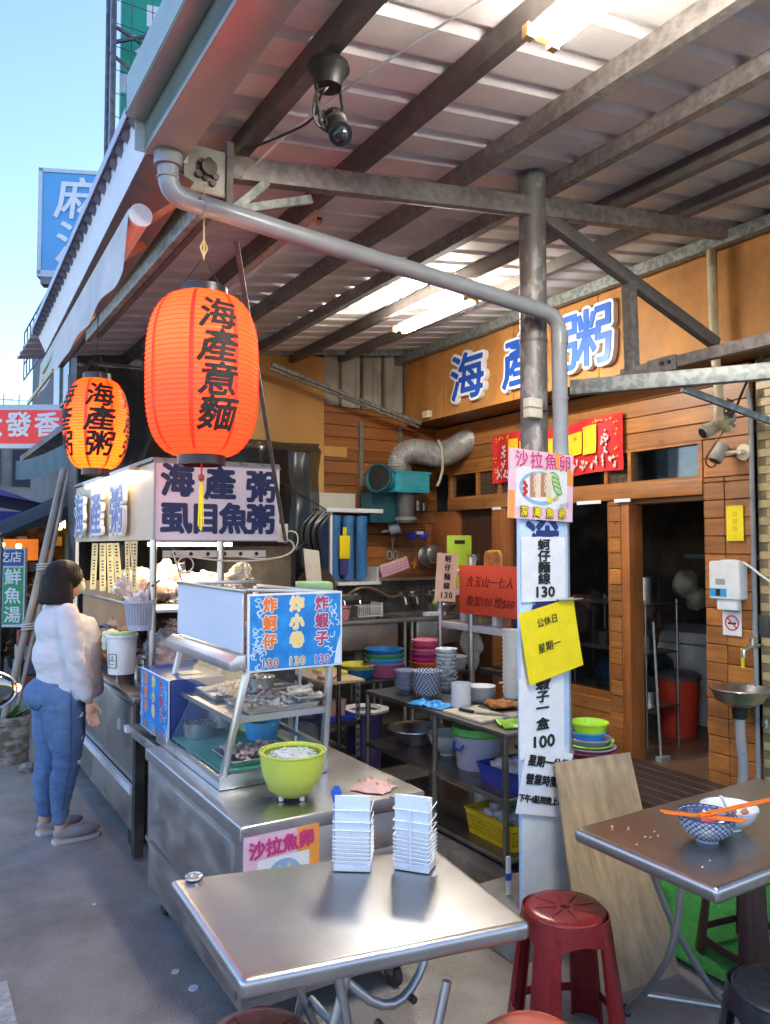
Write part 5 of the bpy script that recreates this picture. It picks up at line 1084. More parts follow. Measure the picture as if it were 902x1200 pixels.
for (x, y, w, h) in ((0, 0, .055, .003), (0, .075, .055, .003), (-.026, .0375, .003, .075), (.026, .0375, .003, .075), (0, .04, .03, .003), (0, .055, .003, .02), (0, .02, .02, .003)):
    aa = math.atan2(-.6, -.8) + x / .08; lg.obox((.0795 * math.cos(aa), .0795 * math.sin(aa), .04 + y), (-math.sin(aa) * w / 2, math.cos(aa) * w / 2, 0), (math.cos(aa) * .0012, math.sin(aa) * .0012, 0), (0, 0, h / 2))
part('black_print', T, lg, INK)
# hanging yellow paper strips
for i, (y, z, tl) in enumerate(((5.80, 1.72, -2), (5.55, 1.72, 1), (5.34, 1.72, 3), (5.16, 1.72, 5), (4.86, 1.73, 2), (4.74, 1.73, 5), (4.66, 1.73, -1))):
    lab = 'yellow printed paper strip %s hanging under the sign box' % ('leftmost and straight', 'second from the left', 'third from the left', 'tilted fourth from the left', 'first of the right group', 'middle and tilted in the right group', 'rightmost beside the post')[i]
    T = thing('paper_strip', lab, 'paper strip', (1.155, y, z), 0, 'yellow paper strips under the sign box'); h = .33 if i < 4 else .30
    u = Vector((.85 * math.cos(R(tl)), -.5 * math.cos(R(tl)), math.sin(R(tl)))); v = Vector((-.85 * math.sin(R(tl)), .5 * math.sin(R(tl)), math.cos(R(tl)))); nn = u.cross(v) * 1
    wd = (.034 if i < 4 else .022); part('strip', T, G().obox(v * -h / 2, u * wd * .62, v * h / 2, nn * .0008), plain('strip_yellow', (.80, .70, .34), .6))
    g = G()
    for k in range(15):
        if k % 5 != 4: g.obox(v * (-.02 - k * h / 16) + nn * .0016, u * wd * .22, v * .0045, nn * .0003)
    part('black_print', T, g, INK)
# ================================================================== WOMAN
SKIN = mat('skin', (.62, .36, .24), (.56, .31, .20), rough=.5, ns=(20, 20, 20), sub=.15)
W = thing('person', 'woman in white long sleeved top and ripped blue jeans at the steam cart', 'person', (.80, 4.90, 0), 4)
def limb(g, pts, n=16):
    P = [Vector(p[:3]) for p in pts]; r = [p[3] for p in pts]; out = []; rr = []
    for i in range(len(P) - 1):
        for k in range(4): t = k / 4; out.append(P[i].lerp(P[i + 1], t)); rr.append(r[i] * (1 - t) + r[i + 1] * t)
    out.append(P[-1]); rr.append(r[-1]); g.tube(out, rr, n=n); g.blob(P[0], r[0], n=12); g.blob(P[-1], r[-1], n=12); return g
b = G()
b.blob((.02, 0, 1.505), (.088, .074, .112), n=18); b.blob((.055, 0, 1.455), (.055, .055, .062), n=14)           # skull and jaw
b.blob((.108, 0, 1.49), (.016, .012, .022), n=10)                                                              # nose
b.blob((.10, 0, 1.445), (.014, .024, .008), n=8)                                                               # mouth
for s in (-1, 1): b.blob((.015, s * .076, 1.49), (.02, .012, .03), n=10)
limb(b, [(0, 0, 1.42, .052), (-.01, 0, 1.33, .062)]); limb(b, [(-.01, 0, 1.30, .10), (.0, 0, 1.1, .13), (0, 0, .92, .14)])
for s in (-1, 1):
    limb(b, [(-.01, s * .09, .86, .09), (.01 if s < 0 else -.04, s * .10, .46, .050), ((-.012 if s < 0 else -.058), s * .092, .09, .036)]); b.blob((.035 if s < 0 else -.01, s * .098, .045), (.09, .036, .035), n=12)
limb(b, [(-.01, -.17, 1.32, .05), (.01, -.235, 1.06, .042), (.078, -.245, .85, .030), (.09, -.243, .825, .026)])
limb(b, [(-.01, .17, 1.32, .05), (.08, .23, 1.08, .042), (.24, .16, 1.02, .03)])
def hand(g, o, rt):   # palm, five fingers of their own lengths with a bend, thumb from the side of the palm
    M = rt; o = Vector(o); g.blob(o + M @ Vector((.0, 0, -.045)), (.030, .017, .042), n=12)
    for k, (yy, ln) in enumerate(((-.027, .066), (-.009, .076), (.009, .070), (.025, .055))):
        p = o + M @ Vector((yy, 0, -.078)); q = o + M @ Vector((yy * 1.1, .010, -.078 - ln * .5)); e = o + M @ Vector((yy * 1.05, .030, -.078 - ln * .9))
        limb(g, [(*p, .0085), (*q, .0078), (*e, .0068)], n=8)
    p = o + M @ Vector((-.022, .004, -.025)); q = o + M @ Vector((-.045, .018, -.055)); e = o + M @ Vector((-.046, .030, -.085)); limb(g, [(*p, .011), (*q, .0095), (*e, .008)], n=8)
hand(b, (.092, -.243, .815), Matrix.Rotation(R(-12), 3, 'Y') @ Matrix.Rotation(R(180), 3, 'Z'))
hand(b, (.26, .15, 1.02), Matrix.Rotation(R(-75), 3, 'Y') @ Matrix.Rotation(R(90), 3, 'Z'))
part('body', W, organic(b, .006, 3), SKIN)
eye = G()
for s in (-1, 1): eye.blob((.094, s * .032, 1.508), (.008, .014, .007), n=8)
part('eyes', W, eye, BLACK)
part('face_mask', W, organic(G().blob((.092, 0, 1.455), (.032, .055, .042), n=14).tube([(.08, -.05, 1.46), (.03, -.078, 1.48)], .003, n=6).tube([(.08, .05, 1.46), (.03, .078, 1.48)], .003, n=6), .005, 2), mat('pale_mask', (.62, .62, .42), (.30, .36, .22), rough=.8, ns=(60, 60, 60)))
h = G().blob((-.004, 0, 1.520), (.112, .106, .102), n=24)
h.lathe([(0, 1.36), (1.06, 1.362), (1.05, 1.42), (1.0, 1.48), (.95, 1.53), (0, 1.54)], (-.022, 0, 0), n=32, fn=lambda a, r, z: r * (.108 if math.cos(a) < .45 else .108 - .05 * (math.cos(a) - .45) / .55))
me = organic(h, .006, 10)
for v, vn in normals(me):
    pass
    a = math.atan2(v.co.y, v.co.x); v.co += vn * (.0030 * noise.noise(Vector((a * 22, v.co.z * 3, 0))) + .002 * noise.noise(Vector((a * 60, v.co.z * 6, 2))))
HAIR = mat('black_hair', (.018, .011, .008), (.005, .004, .003), rough=.55, ns=(120, 120, 6), bump=.4, spec=.25); part('hair', W, me, HAIR)
# clothes
SHIRT = mat('white_jersey', (.66, .645, .65), (.58, .565, .575), rough=.85, ns=(4, 4, 4), bump=.32, bs=(8, 8, 17), bdist=.03)
s_ = G()
s_.lathe([(0, .815), (1.0, .815), (1.02, .84), (1.0, .95), (1.0, 1.05), (.99, 1.14), (.93, 1.21), (.80, 1.27), (0, 1.30)], n=36, fn=lambda a, r, z: r * (.182 + .044 * math.cos(a)) * (1 + (.10 if math.cos(a) > 0 else 0) * (1.15 - z)), sy=1.08)
s_.blob((.01, 0, 1.06), (.180, .195, .17), n=20); s_.blob((.045, 0, 1.19), (.150, .165, .12), n=20); s_.blob((-.03, 0, 1.22), (.125, .175, .15), n=20)
s_.blob((-.02, 0, 1.33), (.085, .13, .055), n=16)
for q in (-1, 1): s_.blob((-.015, q * .155, 1.305), (.068, .06, .062), n=14)
limb(s_, [(-.015, -.175, 1.31, .068), (.0, -.225, 1.18, .066), (.015, -.245, 1.05, .058), (.045, -.252, .94, .050), (.078, -.248, .85, .042)])
limb(s_, [(-.015, .175, 1.31, .068), (.06, .23, 1.10, .06), (.22, .175, 1.02, .044)])
me = organic(s_, .009, 14)
def wr(p, seed): return noise.noise(Vector((p.x * 5, p.y * 5, p.z * 16 + 3 * noise.noise(p * 5))) + Vector((seed, 0, 0)))
for v, vn in normals(me):
    p = v.co; k = .003 * wr(p, 2) - .012 * max(0, .30 - abs(noise.noise(Vector((p.x * 5 + p.z * 5, p.y * 5 - p.z * 4, p.z * 9))))) + .002 * noise.noise(Vector((p.x * 20, p.y * 20, p.z * 30)))
    d = (p - Vector((.02, -.24, 1.0))); k += .004 * math.sin(p.z * 60 + p.x * 40) * math.exp(-d.length_squared * 30) if p.y < -.18 else 0
    v.co += vn * k
part('shirt', W, me, SHIRT)
part('shirt_print', W, G().tube([(.205, -.13, 1.075), (.235, -.07, 1.075), (.245, 0, 1.075)], .004, n=6), INK)
part('neckline', W, G().lathe([(.060, 1.375), (.068, 1.372), (.070, 1.382), (.060, 1.384)], (-.008, 0, 0), n=28), SHIRT)
JN = mat('blue_denim', (.125, .215, .37), (.05, .105, .225), rough=.9, ns=(7, 7, 4), bump=.35, bs=(11, 11, 28), lo=.3, hi=.7, bdist=.025, grain=.22)
j = G().blob((-.035, 0, .84), (.175, .19, .12), n=20).blob((-.075, -.08, .81), (.09, .095, .10), n=14).blob((-.075, .08, .81), (.09, .095, .10), n=14)
j.lathe([(0, .84), (1, .84), (1, .92), (0, .92)], (-.005, 0, 0), n=30, fn=lambda a, r, z: r * .165, sy=1.1)
limb(j, [(-.015, -.098, .80, .125), (.005, -.105, .62, .108), (.015, -.10, .47, .078), (-.01, -.10, .33, .072), (-.02, -.095, .20, .052), (-.015, -.092, .135, .046)], n=20)
limb(j, [(-.02, .098, .80, .125), (-.03, .105, .62, .108), (-.035, .10, .47, .078), (-.06, .10, .33, .072), (-.065, .095, .20, .052), (-.055, .092, .135, .046)], n=20)
me = organic(j, .008, 10)
for v, vn in normals(me):
    p = v.co; k = .002 * noise.noise(Vector((p.x * 9, p.y * 9, p.z * 22))) - .012 * max(0, .25 - abs(noise.noise(Vector((p.x * 6 + p.z * 3, p.y * 6, p.z * 13)))))
    k += .004 * math.sin(p.z * 75 + p.x * 24) * (math.exp(-((p.z - .45) / .07) ** 2) + math.exp(-((p.z - .14) / .06) ** 2) + .6 * math.exp(-((p.z - .72) / .05) ** 2))
    v.co += vn * k
part('jeans', W, me, JN)
DEN = plain('denim_stitch', (.035, .08, .20), .9)
part('back_pocket', W, G().tube([(-.165, -.045, .86), (-.185, -.05, .79), (-.170, -.095, .77), (-.145, -.135, .79), (-.12, -.15, .86)], .0034, n=5), DEN)
part('side_seam', W, G().tube([(.0, -.213, .88), (.0, -.226, .78), (.005, -.217, .62), (.012, -.186, .47), (-.01, -.184, .33), (-.018, -.158, .2)], .0034, n=5), DEN)
RIP = plain('frayed_rip', (.68, .56, .52), .9)
for (x, y, z, rx, rz_) in ((.060, -.184, .735, .022, .020), (.066, -.170, .60, .015, .022), (.056, -.144, .455, .020, .018)): part('torn_patch', W, G().blob((x, y, z), (rx, .015, rz_), n=10, amp=.5, seed=x * 50), RIP)
SHOE = mat('grey_canvas_shoe', (.34, .33, .34), (.26, .25, .26), rough=.85, ns=(9, 9, 9), bump=.2)
for (x, y) in ((.045, -.10), (-.0, .10)):
    u_ = G().blob((x + .03, y, .052), (.135, .046, .038), n=16).blob((x - .05, y, .062), (.05, .038, .03), n=12); me = organic(u_, .005, 3)
    for v in me.vertices: v.co.z = max(v.co.z, .016)
    sh = part('shoe', W, me, SHOE); part('sole', sh, G().prism([(-.105, -.02), (-.09, -.038), (.0, -.042), (.10, -.048), (.15, -.035), (.168, 0), (.15, .035), (.10, .046), (0, .040), (-.09, .036), (-.105, .02)], (x, y, .0), (1, 0, 0), (0, 1, 0), (0, 0, .022)), plain('shoe_sole', (.50, .48, .45), .8), bevel=.004)

# ================================================================== FOLDING TABLES
def folding_table(label, corners, legs, braces, leg_r=.0125):
    cx = sum(c[0] for c in corners) / 4; cy = sum(c[1] for c in corners) / 4
    T = thing('folding_table', label, 'table', (cx, cy, 0), 0, 'folding steel tables')
    pts = [(c[0] - cx, c[1] - cy) for c in corners]
    part('tabletop', T, G().prism(pts, (0, 0, .702), (1, 0, 0), (0, 1, 0), (0, 0, .048)), STEELT, bevel=.021, seg=6)
    q = [(x * .72, y * .72) for x, y in pts]; part('under_frame', T, G().tube([(*p, .692) for p in q + [q[0]]], .010, n=8), LEGM)
    for L in legs: part('leg', T, G().tube([(p[0] - cx, p[1] - cy, p[2]) for p in L], leg_r, n=12, smooth=2), LEGM)
    for L in legs:
        p = Vector(L[-1]); part('leg_cap', T, G().cyl((p.x - cx, p.y - cy, .0), (p.x - cx, p.y - cy, .03), .016, n=12), RUBBER)
    for L in braces: part('brace', T, G().tube([(p[0] - cx, p[1] - cy, p[2]) for p in L], leg_r * .9, n=10, smooth=1), LEGM)
    return T
FT = folding_table('front folding table with two white card racks on its steel top', [(.643, 1.632), (1.366, 1.498), (1.443, 2.025), (.662, 2.23)],
    [[(.98, 1.72, .70), (.88, 1.74, .35), (.80, 1.70, .02)], [(.92, 1.72, .70), (.98, 1.72, .42), (1.12, 1.74, .02)], [(1.24, 1.76, .70), (1.20, 1.74, .56), (1.08, 1.72, .50), (.95, 1.74, .62), (.90, 1.76, .70)],
     [(1.22, 1.66, .57), (1.17, 1.66, .40), (1.12, 1.60, .02)]],
    [[(1.02, 2.0, .70), (.95, 1.98, .40), (.85, 1.98, .02)], [(.84, 1.95, .70), (.98, 1.95, .40), (1.15, 1.98, .02)], [(.98, 1.72, .45), (.98, 1.96, .45)]])
part('rivets', FT, G().cyl((.01, -.14, .50), (.01, -.16, .50), .010).cyl((.12, -.12, .52), (.12, -.14, .52), .010), DSTEEL, kind='stuff')
folding_table('right folding table with used bowls and orange chopsticks', [(1.93, 1.363), (3.0, 1.37), (3.0, 1.925), (1.936, 1.915)],
    [[(2.13, 1.62, .70), (2.15, 1.68, .40), (2.20, 1.80, .22), (2.26, 1.98, .01)], [(2.20, 1.85, .70), (2.32, 1.85, .4), (2.56, 1.84, .06), (2.62, 1.83, .01)], [(2.62, 1.45, .70), (2.63, 1.47, .30), (2.68, 1.45, .01)], [(2.8, 1.45, .7), (2.75, 1.6, .3), (2.7, 1.8, .01)]],
    [[(2.24, 1.90, .12), (2.50, 1.66, .10), (2.68, 1.46, .10)], [(2.16, 1.60, .66), (2.30, 1.62, .58), (2.55, 1.60, .55), (2.62, 1.50, .6)]])
single('ashtray_disc', G().lathe([(0, 0), (.022, 0), (.026, .004), (.025, .010), (.020, .012), (.018, .008), (0, .007)], (.72, 2.19, .752), n=26), STEEL, 'little round steel lid on the left corner of the front table', 'lid')
# white card racks
def rack(label, loc, rz, side):
    T = thing('card_rack', label, 'rack', loc, rz, 'white racks on the front table'); w = .108
    WM = plain('white_wire', (.76, .77, .80), .3)
    part('base', T, G().box(-w / 2, 0, 0, w / 2, .075, .022), WM, bevel=.004)
    part('card_stack', T, G().box(-w / 2 + .004, .006, .02, w / 2 - .004, .05, .205), PAPER, bevel=.001)
    part('front_card', T, G().box(-w / 2 + .004, -.0005, .12, w / 2 - .002, .005, .218), mat('blue_white_card', (.74, .78, .86), (.70, .75, .83), rough=.5, ns=(3, 3, 3)))
    zs = [.030 + k * .0115 for k in range(7)] + [.118, .142, .176]
    for z in zs: part('wire', T, G().tube([(-w / 2 - .003, .0, z), (w / 2 + .003, -.004, z)], .0019, n=6), WM)
    part('center_bar', T, G().box(-.003, -.006, .02, .003, -.003, .176), WM) if side > 0 else None
    for sx in (-1, 1):
        pts = []; zz = .03
        for k, z in enumerate(zs): pts += [(sx * (w / 2 + .002), .0, z), (sx * (w / 2 + .004), .070, z + .010)]
        part('zigzag_wire', T, G().tube(pts, .0017, n=6), WM)
    return T
rack('left white card rack with blue tag behind on the front table', (1.125, 1.992, .752), -36, -1)
rack('right white card rack with open zigzag wires on the front table', (1.270, 1.903, .752), -52, 1)
single('blue_tag', G().prism([(.0, -.03), (.018, -.028), (.022, .01), (.014, .03), (0, .03), (-.012, .01)], (1.105, 2.062, .955), (.8, -.6, 0), (0, 0, 1), (.002, .003, 0)).bar((1.11, 2.06, .80), (1.108, 2.062, .94), .006), BLUE, 'bright blue plastic tag behind the left card rack', 'tag')
# ---- bowls and chopsticks on the right table
BP = lattice('blue_white_glaze', (.55, .60, .68), (.02, .03, .10), k=13, fz=190, w=.30)
def bowl_g(r, h, foot=.4, t=.004):
    return [(0, 0), (r * foot, 0), (r * foot, h * .10), (r * .62, h * .25), (r * .85, h * .55), (r * .97, h * .88), (r, h), (r * 1.0 - t, h), (r * .95 - t, h * .88), (r * .82 - t, h * .55), (r * .58, h * .28), (0, h * .17)]
T = thing('noodle_bowls', 'stacked blue and white used bowls with orange chopsticks on top', 'bowls', (2.215, 1.600, .752))
T['category'] = 'bowl'
part('lower_bowl', T, G().lathe(bowl_g(.088, .065), n=40), BP); up_ = part('upper_bowl', T, G().lathe(bowl_g(.090, .062), (0, 0, .022), n=40), BP); part('rim', up_, G().lathe([(.0895, .082), (.0915, .084), (.0905, .087), (.087, .086)], n=40), NAVY)
part('inner_glaze', up_, G().lathe([(.0, .042), (.045, .045), (.066, .058), (.080, .074), (.0845, .083)], n=36), mat('dark_glaze', (.10, .12, .20), (.05, .06, .12), rough=.1, ns=(40, 40, 40)))
me_ = G().prism([(-.03, -.012), (-.01, -.03), (.02, -.02), (.035, .0), (.01, .02), (-.02, .015)], (-.01, -.01, .066), (1, .1, .1), (0, .8, .35), (.001, 0, .004)); part('pink_spoon', T, me_, plain('pink_melamine', (.85, .12, .16), .25), bevel=.002)
CH = plain('orange_chopstick', (.90, .20, .02), .3)
single('chopsticks', G().bar((2.095, 1.685, .843), (2.245, 1.480, .846), .008, .006).bar((2.088, 1.665, .844), (2.225, 1.470, .847), .007, .006), CH, 'pair of orange chopsticks lying across the blue bowls', 'chopsticks', 'orange chopsticks', bevel=.001)
single('chopsticks', G().bar((2.12, 1.581, .852), (2.50, 1.526, .862), .008, .006).bar((2.14, 1.563, .852), (2.50, 1.515, .862), .007, .006), CH, 'orange chopsticks laid over the white bowl to the right edge', 'chopsticks', 'orange chopsticks', bevel=.001)
T = thing('white_bowl', 'white bowl with leftover shells and a spoon on the right table', 'bowl', (2.372, 1.625, .752))
part('bowl', T, G().lathe(bowl_g(.092, .075), n=40), CERAM); part('spoon', T, G().bar((.0, 0, .05), (-.03, .01, .11), .014, .006), CERAM, bevel=.002)
g = G(); random.seed(8)
for k in range(9): g.blob((random.uniform(-.045, .045), random.uniform(-.045, .045), .055), (.018, .012, .010), n=8, amp=.5, seed=k)
part('shells', T, g, mat('leftover_shells', (.55, .30, .22), (.30, .14, .10), rough=.4, ns=(50, 50, 50)))
g = G()
for k in range(14): g.blob((random.uniform(1.98, 2.25), random.uniform(1.45, 1.85), .752), (.004, .003, .0015), n=6)
single('crumbs', g, plain('crumb', (.7, .62, .5)), 'pale crumbs scattered on the right table', 'crumbs')['kind'] = 'stuff'

# ================================================================== STOOLS
def stool(label, loc, rz, m, hgt=.47, cat='stool', grp='plastic stools', extra=None):
    T = thing('plastic_stool', label, cat, loc, rz, grp)
    def sec(a, z):   # rounded square that opens from round top to squarer foot
        t = 1 - z / hgt; r = .138 + .045 * t; e = 2.6 + 2.0 * t
        c, s = abs(math.cos(a)), abs(math.sin(a)); q = (c ** e + s ** e) ** (-1 / e); return r * q
    top = [(.0, hgt - .004), (.022, hgt - .004), (.10, hgt), (.125, hgt - .001), (.136, hgt - .008), (.140, hgt - .02)]
    part('seat', T, G().lathe([(.015, hgt - .02), (.017, hgt - .004)] + top[2:] + [(1.0, hgt - .05)][:0], n=56), m)
    part('grip_hole', T, G().cyl((0, 0, hgt - .02), (0, 0, hgt - .012), .018, n=20), DARK)
    dm = G()
    for k in range(8): a = 2 * math.pi * k / 8; dm.bar((.03 * math.cos(a), .03 * math.sin(a), hgt), (.11 * math.cos(a), .11 * math.sin(a), hgt + .001), .004, .002)
    part('seat_ribs', T, dm, m)
    def wall(name, a0, a1, zf0, zf1, nu, nv):
        def f(u, v):
            a = a0 + (a1 - a0) * u; z0 = zf0(u); z1 = zf1(u); z = z0 + (z1 - z0) * v; r = sec(a, z); return (r * math.cos(a), r * math.sin(a), z)
        part(name, T, G().grid(f, nu, nv), m, solid=.0045, ang=50)
    wall('apron', 0, 2 * math.pi, lambda u: hgt - .085 + .02 * abs(math.sin(u * 4 * math.pi)) ** 2 * -1 + .012, lambda u: hgt - .012, 72, 3)
    for k in range(4):
        a = math.pi / 4 + k * math.pi / 2; hw = .27
        wall('leg', a - hw, a + hw, lambda u: 0.0, lambda u: hgt - .07, 8, 14)
        a2 = k * math.pi / 2; wall('rung', a2 - (math.pi / 4 - hw) - .02, a2 + (math.pi / 4 - hw) + .02, lambda u: .085, lambda u: .115, 6, 1)
        part('leg_rib', T, G().bar((sec(a - hw, .02) * math.cos(a - hw) * .97, sec(a - hw, .02) * math.sin(a - hw) * .97, 0), (sec(a - hw, hgt - .05) * math.cos(a - hw) * .96, sec(a - hw, hgt - .05) * math.sin(a - hw) * .96, hgt - .05), .010, .014), m)
        part('leg_rib', T, G().bar((sec(a + hw, .02) * math.cos(a + hw) * .97, sec(a + hw, .02) * math.sin(a + hw) * .97, 0), (sec(a + hw, hgt - .05) * math.cos(a + hw) * .96, sec(a + hw, hgt - .05) * math.sin(a + hw) * .96, hgt - .05), .010, .014), m)
    return T
stool('dark red plastic stool standing between the two tables', (1.945, 1.965, 0), -22, MAROON)
stool('dull red stool at the bottom left, only its seat showing', (.775, 1.86, 0), 10, MAROON)
stool('orange-red stool at the bottom centre, only its seat showing', (1.350, 1.475, 0), 5, BRICKRED, hgt=.472)
BLK = plain('stool_black', (.022, .025, .03), .25)
stool('black plastic stool at the bottom right corner', (2.13, 1.30, 0), -28, BLK, hgt=.46)
T = stool('dark stool tucked beyond the right table', (2.95, 1.93, 0), -10, plain('stool_brown', (.05, .02, .018), .3), hgt=.47)

# ================================================================== LOOSE PLYWOOD, MAT, SIGN BOARDS ON THE COLUMN
T = thing('plywood_sheet', 'loose plywood sheet leaning on the foot of the column', 'plywood', (2.42, 2.07, 0))
A_, B_, C_, D_ = Vector((2.19, 2.10, 0)), Vector((2.65, 2.05, 0)), Vector((2.722, 2.345, .795)), Vector((2.312, 2.385, .80)); o_ = Vector((2.42, 2.07, 0)); nrm = (B_ - A_).cross(D_ - A_).normalized() * .010
part('sheet', T, G().add([p - o_ for p in (A_, B_, C_, D_)] + [p - o_ - nrm for p in (A_, B_, C_, D_)], [(0, 1, 2, 3), (7, 6, 5, 4), (0, 4, 5, 1), (1, 5, 6, 2), (2, 6, 7, 3), (3, 7, 4, 0)]), PLYL)
GM = mat('artificial_turf', (.04, .30, .05), (.02, .17, .03), rough=.9, ns=(30, 30, 30), bump=1, bs=(200, 200, 200), bdist=.006)
single('green_mat', G().grid(lambda u, v: (2.70 + 1.9 * u, 1.2 + 1.55 * v, .034 + .012 * noise.noise(Vector((u * 6, v * 6, 0)))), 30, 30), GM, 'bright green artificial turf mat under the right table', 'mat', solid=.006)
SGN = thing('menu_column', 'pale blue sign board strapped in front of the steel column', 'sign board', (2.168, 2.43, .18))
part('board', SGN, G().box(0, 0, 0, .275, .02, 1.65), mat('board_pale_blue', (.50, .66, .82), (.44, .60, .78), rough=.4, ns=(2, 2, 2), dirt=.05), bevel=.002)
part('white_lower', SGN, G().box(.003, -.003, .0, .262, -.0002, .66), mat('wrinkled_white', (.74, .76, .77), (.60, .63, .65), rough=.4, ns=(4, 4, 4), bump=.5, bs=(18, 18, 18), dirt=.25, bdist=.006))
for k, ch in enumerate('深海魚卵'): text(SGN, ch, .20, (.13, -.003, 1.57 - k * .30), '-Y', NAVY, off=.006)
o = part('side_writing', SGN, glyphs('魚卵', .05, .001, 0, shear=.3), INK); o.rotation_euler = (R(90), 0, 0); o.location = (.258, -.003, .60)
def paper(label, x, z, w, h, lines, m=PAPER, rot=0, y=2.430, ink=INK, cat='paper sign', name='paper_sign', grp='paper signs on the column', curl=0):
    T = thing(name, label, cat, (x, y, z), 0, grp); T.rotation_euler = (0, R(-rot), 0)
    part('sheet', T, G().grid(lambda u, v: ((u - .5) * w, .0 - curl * math.sin(u * math.pi) * .3 - curl * (v - .5) ** 2, (v - .5) * h), 8, 8), m, solid=.0012)
    for (s, size, lx, lz, of) in lines: text(T, s, size, (lx, -.0032 - curl * .35, lz), '-Y', ink, off=of, sx=1.45 if len(s) == 1 else (1.3 if s[0] == '1' else 1.0))
    return T
paper('white price sign reading 130 near the top of the column', 2.292, 1.603, .250, .272, [('蚵', .050, 0, .100, .0016), ('仔', .050, 0, .052, .0016), ('麵', .050, 0, .004, .0016), ('線', .050, 0, -.044, .0016), ('130', .062, 0, -.098, .0018)], y=2.42)
paper('white price sign reading 100 below the yellow sheet', 2.276, .990, .252, .33, [('蝦', .055, 0, .130, .0018), ('子', .052, 0, .078, .0016), ('一', .052, 0, .030, .0016), ('盒', .052, 0, -.035, .0018), ('100', .070, 0, -.108, .002)], y=2.42)
paper('white sheet half hidden under the yellow sheet', 2.280, 1.20, .235, .24, [('130', .05, 0, -.06, .0014)], y=2.424)
paper('tilted white opening hours sign at the foot of the column', 2.282, .715, .270, .265, [('星期一公休', .047, .0, .080, .0018), ('營業時間', .046, -.022, .005, .0014), ('下午4點到晚上1點', .034, .0, -.072, .0011)], rot=-14, y=2.413)
T = paper('yellow sheet with handwriting held by a steel clip', 2.312, 1.305, .315, .300, [('公休日', .040, -.01, .085, 0), ('星期一', .044, -.02, -.02, 0)], m=YSHEET, rot=11, y=2.398, curl=.006)
cl = part('steel_clip', T, G().bar((.06, -.008, .16), (.19, -.02, .135), .016, .008), STEEL, bevel=.003); part('clip_ring', cl, G().lathe([(.006, 0), (.010, .002), (.006, .004)], (.185, -.022, .136), n=14), STEEL)
T = thing('food_poster', 'square poster of sliced roe with cucumber on the column', 'poster', (2.275, 2.415, 1.955)); T.rotation_euler = (0, R(2), 0)
part('board', T, G().box(-.182, -.006, -.145, .182, .0, .145), plain('poster_pink', (.78, .50, .60), .5))
OP_ = plain('poster_orange', (.85, .33, .06), .5)
part('orange_print', T, G().prism([(.06, .145), (.13, .145), (.182, .06), (.182, .01), (.11, .02)], (0, -.0064, 0), (1, 0, 0), (0, 0, 1), (0, -.0003, 0)), OP_); part('orange_print', T, G().box(-.182, -.0067, -.145, -.15, -.0064, -.03), OP_)
part('white_print', T, G().box(-.145, -.0074, -.095, .145, -.0070, .075), plain('print_white', (.75, .74, .74), .4))
part('plate_print', T, G().lathe([(0, 0), (1, 0), (1, .0004), (0, .0004)], n=36, fn=lambda a, r, z: r * .11).mesh('x') if 0 else G().prism([(.118 * math.cos(k * .2618), .072 * math.sin(k * .2618)) for k in range(24)], (-.01, -.0078, -.012), (1, 0, 0), (0, 0, 1), (0, -.0003, 0)), plain('plate_blue', (.25, .42, .62), .4))
part('plate_print', T, G().prism([(.10 * math.cos(k * .2618), .058 * math.sin(k * .2618)) for k in range(24)], (-.01, -.0082, -.010), (1, 0, 0), (0, 0, 1), (0, -.0003, 0)), plain('plate_white', (.72, .74, .74), .4))
FC = plain('food_cream', (.72, .58, .40))
for k in range(4): part('slice_print', T, G().prism([(-.018, -.04), (.012, -.045), (.022, .05), (.004, .062), (-.010, .05)], (-.055 + k * .030, -.0088 - .0002 * k, -.01 + .003 * k), (1, 0, .2), (-.1, 0, 1), (0, -.0004, 0)), FC if k % 2 else plain('food_brown', (.42, .20, .12)))
for k in range(3): part('drizzle_print', T, G().tube([(-.05 + k * .03 + .008 * (j % 2), -.0102, .045 - j * .012) for j in range(7)], .002, n=4), PAPER)
for k in range(4):
    cu = part('cucumber_print', T, G().prism([(.026 * math.cos(a * .5236), .014 * math.sin(a * .5236)) for a in range(12)], (.070 + .006 * k, -.0090 - .0004 * k, .045 - k * .020), (1, 0, -.5), (.5, 0, 1), (0, -.0003, 0)), plain('cucumber_dark', (.06, .22, .04)))
    part('cucumber_print', T, G().prism([(.022 * math.cos(a * .5236), .010 * math.sin(a * .5236)) for a in range(12)], (.070 + .006 * k, -.0093 - .0004 * k, .045 - k * .020), (1, 0, -.5), (.5, 0, 1), (0, -.0003, 0)), plain('cucumber_light', (.40, .60, .25)))
for k in range(5): part('tomato_print', T, G().cyl((-.10 + .01 * (k % 2), -.0090, .005 - .012 * k), (-.10 + .01 * (k % 2), -.0086, .005 - .012 * k), .010, n=10), REDINK)
for k, ch in enumerate('沙拉魚卵'):
    text(T, ch, .073, (-.118 + k * .082, -.010, .100), '-Y', plain('outline_pink', (.85, .70, .75)), off=.004, ext=0, rot=4, name='outline'); text(T, ch, .073, (-.118 + k * .082, -.0112, .100), '-Y', PINKINK, off=.0018, ext=0, rot=4)
for k, ch in enumerate('深海魚卵'):
    text(T, ch, .044, (-.10 + k * .072, -.010, -.117), '-Y', INK, off=.0042, ext=0, name='outline'); text(T, ch, .044, (-.10 + k * .072, -.0112, -.117), '-Y', YSHEET, off=.0011, ext=0)
for k, ch in enumerate('點心'): text(T, ch, .030, (.045 + k * .036, -.0102, -.058 + k * .012), '-Y', YSHEET, off=.0012, ext=0, rot=12)
text(T, '50元', .030, (.125, -.0104, -.080), '-Y', plain('grey_ink', (.3, .3, .34)), off=.0002, ext=0, rot=8, shear=.3)
